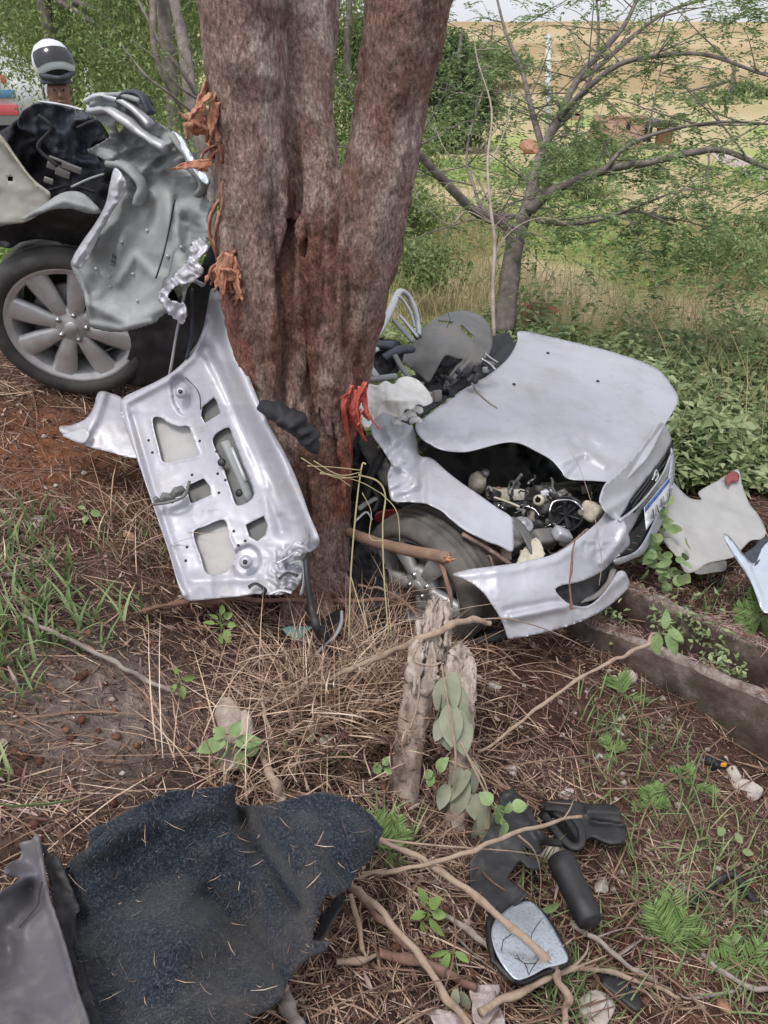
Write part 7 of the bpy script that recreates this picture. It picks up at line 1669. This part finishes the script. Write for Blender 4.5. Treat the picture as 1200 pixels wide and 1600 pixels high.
frond_tuft('fern', 'low fern at the right edge of the felt liner', 608, 1330, [(-.5,-1,.1),(-.2,-1,.12),(.2,-1,.1),(.5,-.7,.08),(-.4,-.6,.12),(.4,.5,.07),(0,.8,.07)], 'fern', seed=3, ll=.04)
frond_tuft('fern', 'bright tuft at the bottom right corner', 1160, 1515, [(-.8,-.4,.1),(-.3,-1,.1),(.4,-.8,.1),(.9,-.1,.09),(.2,.6,.06),(-.9,.2,.08)], 'fern', seed=4, ll=.045)
frond_tuft('fern', 'small fern right of the rubber moulding', 1015, 1262, [(0,-1,.08),(-.3,-.8,.07),(.3,-.9,.09),(.7,-.3,.06),(-.6,-.1,.05),(.1,.8,.08)], 'fern', seed=5, ll=.035)
frond_tuft('fern', 'fern below the flat white rocks path above the rubber moulding', 1085, 1225, [(-.8,-.6,.09),(-.4,-.9,.07),(.7,.1,.07),(.9,.4,.06),(-.9,0,.08)], 'fern', seed=6, ll=.035)
frond_tuft('fern', 'small fern under the pinkish long stone', 955, 1175, [(-.3,-.8,.06),(.2,1,.07),(-.5,.5,.05),(.6,-.4,.05),(.3,.9,.08)], 'fern', seed=7, ll=.03)
frond_tuft('fern', 'leafy tuft at the right edge near the blue silver panel', 1190, 960, [(-.7,-.6,.12),(-.2,-1,.14),(.3,-.9,.12),(-.8,.1,.1),(-.5,.6,.1),(.4,.6,.1)], 'fern', seed=8, ll=.05, lw=.012, lift=.12)
# one long blade over the liner at left
V, F = ribbons(np.array([[G(-30,1250,.1), G(20,1258,.12), G(80,1254,.12), G(132,1246,.11)]]), [.011], taper=.1)
tag(obj('green_reed', V, F, M['grassg'], smooth=True), 'single long green blade reaching in from the left edge above the liner', 'grass blade')
# yellowing stalks leaning by the tree
ys = thing('dry_stalk', 'tall bent yellowing grass stalk in front of the trunk foot', 'grass stalk', G(545, 1010))
for k, pp in enumerate([[(545,1005,2.2),(548,900,2.15),(556,800,2.12),(565,730,2.1),(572,725,2.1)],[(548,900,2.15),(560,940,2.12),(575,985,2.12)],[(565,735,2.1),(520,730,2.06),(480,728,2.04)],[(565,738,2.1),(530,742,2.05),(490,720,2.04)],[(608,1000,2.2),(600,900,2.16),(598,820,2.15),(602,775,2.15),(590,752,2.14),(560,742,2.12)],
                          [(560,745,2.1),(520,745,2.06),(470,715,2.03)],[(566,770,2.12),(580,800,2.14),(578,840,2.14),(600,845,2.14)],[(602,775,2.15),(560,752,2.1),(500,738,2.06)],[(548,760,2.1),(525,745,2.08),(500,740,2.05)],[(595,770,2.14),(620,800,2.14),(625,850,2.15)]]):
    V, F = tube([P(*q) for q in pp], .0013 if k not in (0, 4) else .0024, segs=5, n=6, bump=.2, seed=k); obj('stem', V, F, M['drygrass'], ys)

# dense arching dry stems round the stumps
rg_ = np.random.default_rng(55)
cvs = []
for k in range(520):
    a0, b0 = rg_.uniform(440, 800), rg_.uniform(985, 1190)
    if rg_.random() < (a0 > 700) * .75: continue
    th = rg_.uniform(0, 2 * math.pi); L = rg_.uniform(25, 120); l0, l1, l2 = rg_.uniform(.0, .10), rg_.uniform(.04, .22), rg_.uniform(.0, .16)
    a1, b1 = a0 + L * math.cos(th), b0 + L * math.sin(th) * .6; w = rg_.normal(0, 12)
    cvs.append((gpts([(a0, b0, l0), ((a0 + a1) / 2 + w, (b0 + b1) / 2 - 6, l1), (a1, b1, l2)]), rg_.uniform(.0007, .0024)))
V, F = merge([tube(p, r, segs=4, n=4, cap=False) for p, r in cvs])
tag(obj('dry_stem_tangle', V, F, M['straw'], smooth=False, origin=G(600, 1080)), 'tangle of thin dry stems around the two stumps', 'dry stems', kind='stuff')
cvs = []
for k in range(240):
    a0, b0 = rg_.uniform(600, 1220), rg_.uniform(1080, 1610)
    th = rg_.uniform(0, 2 * math.pi); L = rg_.uniform(30, 170); l1 = rg_.uniform(.01, .10)
    a1, b1 = a0 + L * math.cos(th), b0 + L * math.sin(th) * .7; w = rg_.normal(0, 14)
    cvs.append((gpts([(a0, b0, .01), ((a0 + a1) / 2 + w, (b0 + b1) / 2, l1), (a1, b1, rg_.uniform(.005, .05))]), rg_.uniform(.0008, .003)))
V, F = merge([tube(p, r, segs=4, n=4, cap=False) for p, r in cvs])
tag(obj('bare_twig_tangle', V, F, M['twig'], smooth=False, origin=G(850, 1400)), 'thin bare twigs criss-crossing the rubble slope', 'twigs', kind='stuff')

# ================================================================== far things
# brick ruin
M['brick'] = mat('pink_brick', [(0,(.34,.19,.14)),(.5,(.46,.28,.21)),(1,(.56,.38,.30))], scale=3, rough=.9, bump=.5, bscale=20, dirt=((.40,.30,.22), 2, .45, .65, .8))
M['brickr'] = mat('red_brick', [(0,(.24,.11,.07)),(1,(.36,.17,.11))], scale=3, rough=.9, bump=.5)
M['roofd'] = mat('dark_roof', [(0,(.05,.04,.04)),(1,(.13,.10,.10))], scale=3, rough=.9)
hb = base_at(1000, 34)
hs = thing('brick_ruin', 'small roofless pink brick house with a dark doorway on the far field', 'house', hb)
def hbox(nm, x0, x1, z0, z1, y0, y1, m_):
    a = P(x0, 200, 34)[0]; b = P(x1, 200, 34)[0]; z0_, z1_ = P(0, z0, 34)[2], P(0, z1, 34)[2]; Y = P(0, 200, 34)[1]
    V, F = box([(a + b) / 2, Y + (y0 + y1) / 2, (z0_ + z1_) / 2], [abs(b - a) / 2, (y1 - y0) / 2, abs(z1_ - z0_) / 2], None, .02); return obj(nm, V, F, M[m_], hs)
hbox('wall', 950, 978, 232, 184, 0, .3, 'brick'); hbox('wall', 986, 1008, 232, 182, 0, .3, 'brick'); hbox('wall', 978, 986, 190, 183, 0, .3, 'brick'); hbox('wall', 978, 986, 232, 204, 0, .3, 'brick')
hbox('window_opening', 978, 986, 204, 190, .15, .3, 'roofd'); hbox('wall', 950, 952, 232, 184, .3, 3, 'brick'); hbox('back_wall', 950, 1052, 230, 196, 3, 3.3, 'brickr'); hbox('wall', 1030, 1053, 228, 200, .0, .3, 'brickr'); hbox('doorway', 1009, 1030, 226, 196, .9, 1.1, 'roofd')
hbox('roof_slab', 1008, 1056, 198, 191, -.3, 3, 'roofd'); hbox('wall_cap', 950, 1009, 184, 180, -.05, .4, 'brick')
hs2 = thing('brick_outhouse', 'low pink brick outhouse left of the ruin behind the forked tree', 'house', base_at(893, 50))
Y = P(0, 190, 50)[1]
for nm, (cx_, cz, hx, hz, hy, dy) in {'wall': (893, 188, .55, .5, .1, 0), 'roof': (893, 179, .65, .06, .8, .7), 'back_wall': (893, 188, .55, .45, .1, 1.4)}.items():
    c = P(cx_, cz, 50); V, F = box([c[0], Y + dy, c[2]], (hx, hy, hz), None, .02); obj(nm, V, F, M['brick'], hs2)
rk = rock('orange_boulder', 'orange earth heap on the field left of the brick ruin', 828, 240, .55, 31, 'clay', (1, .8, .8), 'earth heap')
# pale earth track
tr_ = []
for (a, b) in [(1130,235),(1160,262),(1220,292)]: g = G(a, b); tr_.append(g)
tv = []
for i, g in enumerate(tr_):
    for s in (-1, 1): x_, y_ = g[0] + s * .2, g[1] + s * (3.2 - i * .8); tv.append([x_, y_, float(ground_h(x_, y_)) + .02])
rd = obj('dirt_track', np.array(tv), [np.array([[0, 1, 3, 2], [2, 3, 5, 4]])], mat('track', [(0,(.36,.30,.29)),(1,(.46,.40,.39))], scale=1, rough=.95), smooth=True); rd['kind'] = 'structure'
# posts
def post(label, px_, y0, y1, d, r, m_, cat='post'):
    b = base_at(px_, d); top = P(px_, y0, d); V, F = tube([[b[0], b[1], b[2]], [top[0], top[1], top[2]]], [r, r * .9], segs=10, sp=False); t_ = obj('post', V, F, M[m_]); tag(t_, label, cat)
M['postm'] = mat('pale_concrete_post', [(0,(.45,.45,.45)),(1,(.60,.60,.60))], scale=4, rough=.8)
post('pale concrete post right of the helmeted rider', 138, 108, 160, 12, .07, 'postm')
post('tall white post on the far hillside behind the forked tree', 857, 55, 175, 40, .16, 'postm')
post('white marker post at the field edge near the dark round tree', 735, 88, 108, 36, .14, 'postm')
# road verge and road behind the rider
g0 = [(-9, 13), (-1.5, 13), (-1.2, 18), (-12, 18)]
rdv = []
for i in range(25):
    x_ = -16 + i * .6
    for y_ in (12.6, 14.3, 16.0, 17.6): rdv.append([x_, y_, float(ground_h(x_, y_, False)) + .03])
i, j = np.meshgrid(np.arange(24), np.arange(3), indexing='ij')
ro = obj('road', np.array(rdv), [np.stack([i*4+j, (i+1)*4+j, (i+1)*4+j+1, i*4+j+1], -1).reshape(-1, 4)], mat('asphalt', [(0,(.04,.04,.042)),(1,(.07,.068,.07))], scale=6, rough=.95, bump=.4)); ro['kind'] = 'structure'

# white van with red and blue lettering panels on the road
vb = base_at(0, 13.2); vn_ = thing('delivery_van', 'white van with red and blue livery on the road at the left edge', 'van', vb)
M['vanw'] = mat('van_white', [(0,(.70,.70,.72)),(1,(.80,.80,.82))], scale=2, rough=.3, bump=.03, coat=.5)
M['vang'] = mat('van_glass', [(0,(.02,.02,.025)),(1,(.05,.05,.06))], scale=2, rough=.1, bump=0)
M['vanr'] = mat('van_red', [(0,(.55,.08,.09)),(1,(.65,.14,.15))], scale=2, rough=.4, bump=0); M['vanb'] = mat('van_blue', [(0,(.06,.20,.38)),(1,(.10,.28,.46))], scale=2, rough=.4, bump=0)
x1v = P(46, 150, 13.2)[0]
prof = [(0,.35),(0,1.75),(-.25,1.95),(-3.9,1.98),(-4.5,1.9),(-4.6,1.2),(-4.6,.35)]
prof = [(x1v + .0 + a, vb[2] + b) for a, b in [(0,.35),(.02,.95),(-.35,1.12),(-.95,1.85),(-1.15,1.95),(-4.5,1.97),(-4.7,1.9),(-4.75,.35)]]
k = len(prof); yy = [vb[1] - .05, vb[1], vb[1] + 1.7, vb[1] + 1.75]
V = np.array([[x, y + 0, z - (.05 if q in (0, 3) and i in (3, 4, 5, 6) else 0)] for q, y in enumerate(yy) for i, (x, z) in enumerate(prof)])
F4 = []
for q in range(3):
    for i in range(k): F4.append([q*k+i, q*k+(i+1) % k, (q+1)*k+(i+1) % k, (q+1)*k+i])
me_f = [np.array(F4), np.array([list(range(k))[::-1], [3*k+i for i in range(k)]])]
obj('body', V, me_f, M['vanw'], vn_, smooth=False)
def vbx(nm, x0, x1, z0, z1, m_, yo=-.06, th=.02):
    V, F = box([x1v + (x0 + x1) / 2, vb[1] + yo, vb[2] + (z0 + z1) / 2], [abs(x1 - x0) / 2, th, abs(z1 - z0) / 2], None, .2); return obj(nm, V, F, M[m_], vn_)
vbx('side_window', -1.75, -.98, 1.2, 1.7, 'vang'); vbx('stripe', -4.6, -.1, .50, .66, 'vanr'); vbx('blue_stripe', -1.6, -.1, .76, .88, 'vanb', -.065)
for k_ in range(7): vbx('lettering', -1.0 + .12 * k_, -.92 + .12 * k_, .98, 1.10 + .03 * (k_ % 2), 'vanr', -.07)
for x_ in (-.85, -3.7):
    c = np.array([x1v + x_, vb[1] - .02, vb[2] + .33]); V, F = lathe([(.15,.0),(.24,.01),(.33,.0),(.34,-.1),(.33,-.2)], 28, c, (0,-1,0)); w_ = obj('wheel', V, F, M['rubber'], vn_); V, F = lathe([(.001,-.02),(.1,-.0),(.2,.0)], 20, c, (0,-1,0)); obj('hubcap', V, F, M['alloy'], w_)
    c2 = c + [0, 1.78, 0]; V, F = lathe([(.15,.0),(.24,.01),(.33,.0),(.34,-.1),(.33,-.2)], 28, c2, (0,1,0)); obj('wheel', V, F, M['rubber'], vn_)

# ================================================================== the rider looking on
def skinned(name, verts, edges, radii, m_, parent=None, sub=2, label=None):
    me = bpy.data.meshes.new(name); org = origin_of(parent)
    me.from_pydata([tuple(_np(v) - org) for v in verts], edges, []); me.update()
    o = link(name, me, parent, (0, 0, 0) if parent is not None else None); _wloc[o.name] = org
    sk = o.modifiers.new('skin', 'SKIN'); sk.use_smooth_shade = True
    for i, r in enumerate(radii):
        q = me.skin_vertices[0].data[i]; q.radius = (r, r) if np.isscalar(r) else r; q.use_root = i == 0
    s = o.modifiers.new('sub', 'SUBSURF'); s.levels = sub; s.render_levels = sub
    me.materials.append(m_)
    return o
hd = P(90, 143, 5.25)                                 # centre of the face
pb = np.array([hd[0] - .05, hd[1] + .05, float(ground_h(hd[0] - .05, hd[1] + .05, False))])
H_ = hd[2] - pb[2]
per = thing('person', 'person in grey shirt with white helmet pushed up over a dark cap', 'person', pb)
M['skin'] = mat('brown_skin', [(0,(.20,.095,.065)),(1,(.27,.135,.095))], scale=10, rough=.55, bump=.1)
M['shirt'] = mat('blue_grey_shirt', [(0,(.10,.12,.17)),(.5,(.20,.23,.30)),(1,(.34,.36,.42))], scale=7, rough=.9, bump=.4)
M['jeans'] = mat('dark_trousers', [(0,(.02,.022,.03)),(1,(.05,.055,.07))], scale=10, rough=.9)
def b(x, y, z): return pb + np.array([x, y, z * H_])
hip, chest, neck = b(.0,.16,.55), b(.02,.03,.80), b(.05,-.03,.90)
verts = [hip, b(.0,.1,.67), chest, neck, hd + [0, .01, -.02], hd + [0, .015, .07],
         b(-.17,.06,.83), b(-.24,.02,.66), b(-.18,-.18,.55), b(-.12,-.30,.54), b(.20,.04,.82), b(.27,-.02,.66), b(.2,-.2,.56), b(.13,-.32,.55),
         b(-.10,.15,.52), b(-.13,.02,.30), b(-.13,.10,.06), b(-.13,-.06,.025), b(.10,.15,.52), b(.14,.02,.30), b(.13,.12,.06), b(.14,-.04,.025)]
edges = [(0,1),(1,2),(2,3),(3,4),(4,5),(2,6),(6,7),(7,8),(8,9),(2,10),(10,11),(11,12),(12,13),(0,14),(14,15),(15,16),(16,17),(0,18),(18,19),(19,20),(20,21)]
radii = [.14,.14,.17,.06,.085,.075,.07,.05,.036,.028,.07,.05,.036,.028,.095,.06,.045,.04,.095,.06,.045,.04]
skinned('body', verts, edges, radii, M['skin'], per)
skinned('shirt', [hip, b(.0,.1,.67), chest, b(.045,-.02,.865), b(-.17,.06,.83), b(-.23,.03,.70), b(.20,.04,.82), b(.26,-.01,.70)], [(0,1),(1,2),(2,3),(2,4),(4,5),(2,6),(6,7)], [.16,.16,.19,.085,.088,.07,.088,.07], M['shirt'], per)
skinned('trousers', [hip, b(-.10,.15,.50), b(-.13,.02,.30), b(-.13,.10,.09), b(.10,.15,.50), b(.14,.02,.30), b(.13,.12,.09)], [(0,1),(1,2),(2,3),(0,4),(4,5),(5,6)], [.165,.12,.085,.065,.12,.085,.065], M['jeans'], per)
# nose, ears, brow, mouth on the face turned towards the wreck
fd = unit(np.array([.45, -.85, -.1])); fs = np.cross(fd, [0, 0, 1.0])
V, F = tube([hd + fd * .075 + [0, 0, .02], hd + fd * .098 + [0, 0, -.012], hd + fd * .085 + [0, 0, -.022]], [.008, .014, .012], segs=8, n=4); obj('nose', V, F, M['skin'], per)
for s in (-1, 1):
    V, F = lathe([(.001,.003),(.006,.002),(.008,-.003)], 10, hd + fd * .082 + fs * s * .03 + [0, 0, .018] - fd * .004, fd); obj('eye', V, F, M['dark'], per)
    V, F = tube([hd + fs * s * .084 + [0, 0, .025], hd + fs * s * .092 + [0, 0, 0], hd + fs * s * .084 + [0, 0, -.025]], [.008,.012,.008], segs=8, n=3, flat=.6); obj('ear', V, F, M['skin'], per)
V, F = tube([hd + fd * .082 - fs * .022 + [0, 0, -.045], hd + fd * .088 + [0, 0, -.046], hd + fd * .082 + fs * .022 + [0, 0, -.045]], .005, segs=6, n=3); obj('mouth', V, F, M['clay'], per)
for s, bx_ in ((-1, 9), (1, 13)):
    w_ = verts[bx_]; dirh = unit(np.array([-.1 * s, -.9, -.25]))
    for k_ in range(4):
        o_ = np.array([(k_ - 1.5) * .02, 0, 0]); V, F = tube([w_ + o_, w_ + o_ + dirh * .05, w_ + o_ + dirh * .08 - [0, 0, .02 + .003 * k_]], [.011, .009, .007], segs=7, n=3); obj('finger', V, F, M['skin'], per)
    V, F = tube([w_ + [-.03 * s, 0, 0], w_ + [-.055 * s, -.03, 0], w_ + [-.06 * s, -.06, -.01]], [.012, .01, .008], segs=7, n=3); obj('thumb', V, F, M['skin'], per)
# cap and the helmet pushed up on the head
V, F = lathe([(.001,.09),(.05,.088),(.09,.07),(.102,.05),(.104,.04),(.098,.035)], 28, hd + [0, .01, .01], (0, 0, 1)); obj('cap', V, F, M['navy'], per)
hc_ = hd + np.array([-.005, .03, .17]); hx = unit(np.array([-.25, .35, .9]))
V, F = lathe([(.001,.135),(.06,.125),(.10,.095),(.125,.05),(.135,.0),(.13,-.05),(.115,-.085),(.10,-.09)], 36, hc_, hx)
fr = V - hc_; msk = (fr @ fd > .055) & (np.abs(fr @ np.array([0, 0, 1.0]) + .01) < .055)
M['helmet'] = mat('helmet_shell', [(0,(.60,.62,.68)),(1,(.74,.76,.82))], scale=5, rough=.25, bump=.02, coat=.6)
hl = obj('helmet_shell', V, F, M['helmet'], per)
r_ = fd; vis = []
th = np.linspace(-1.1, 1.1, 13); up_ = hx
for zz, rad in ((-.055, .136), (-.02, .142), (.02, .139), (.045, .129)):
    for t in th:
        e = math.cos(t) * unit(fd - hx * (fd @ hx)) + math.sin(t) * unit(np.cross(hx, fd)); vis.append(hc_ + e * rad + hx * zz)
n = len(th); i, j = np.meshgrid(np.arange(3), np.arange(n - 1), indexing='ij')
obj('visor', np.array(vis), [np.stack([i*n+j, i*n+j+1, (i+1)*n+j+1, (i+1)*n+j], -1).reshape(-1, 4)], M['vang'], per)
V, F = tube([hc_ + fd * .03 + np.cross(hx, fd) * .12 - hx * .07, hc_ + unit(fd) * .145 - hx * .085, hc_ + fd * .03 - np.cross(hx, fd) * .12 - hx * .07], .018, segs=8, n=6); obj('chin_bar', V, F, M['navy'], per)
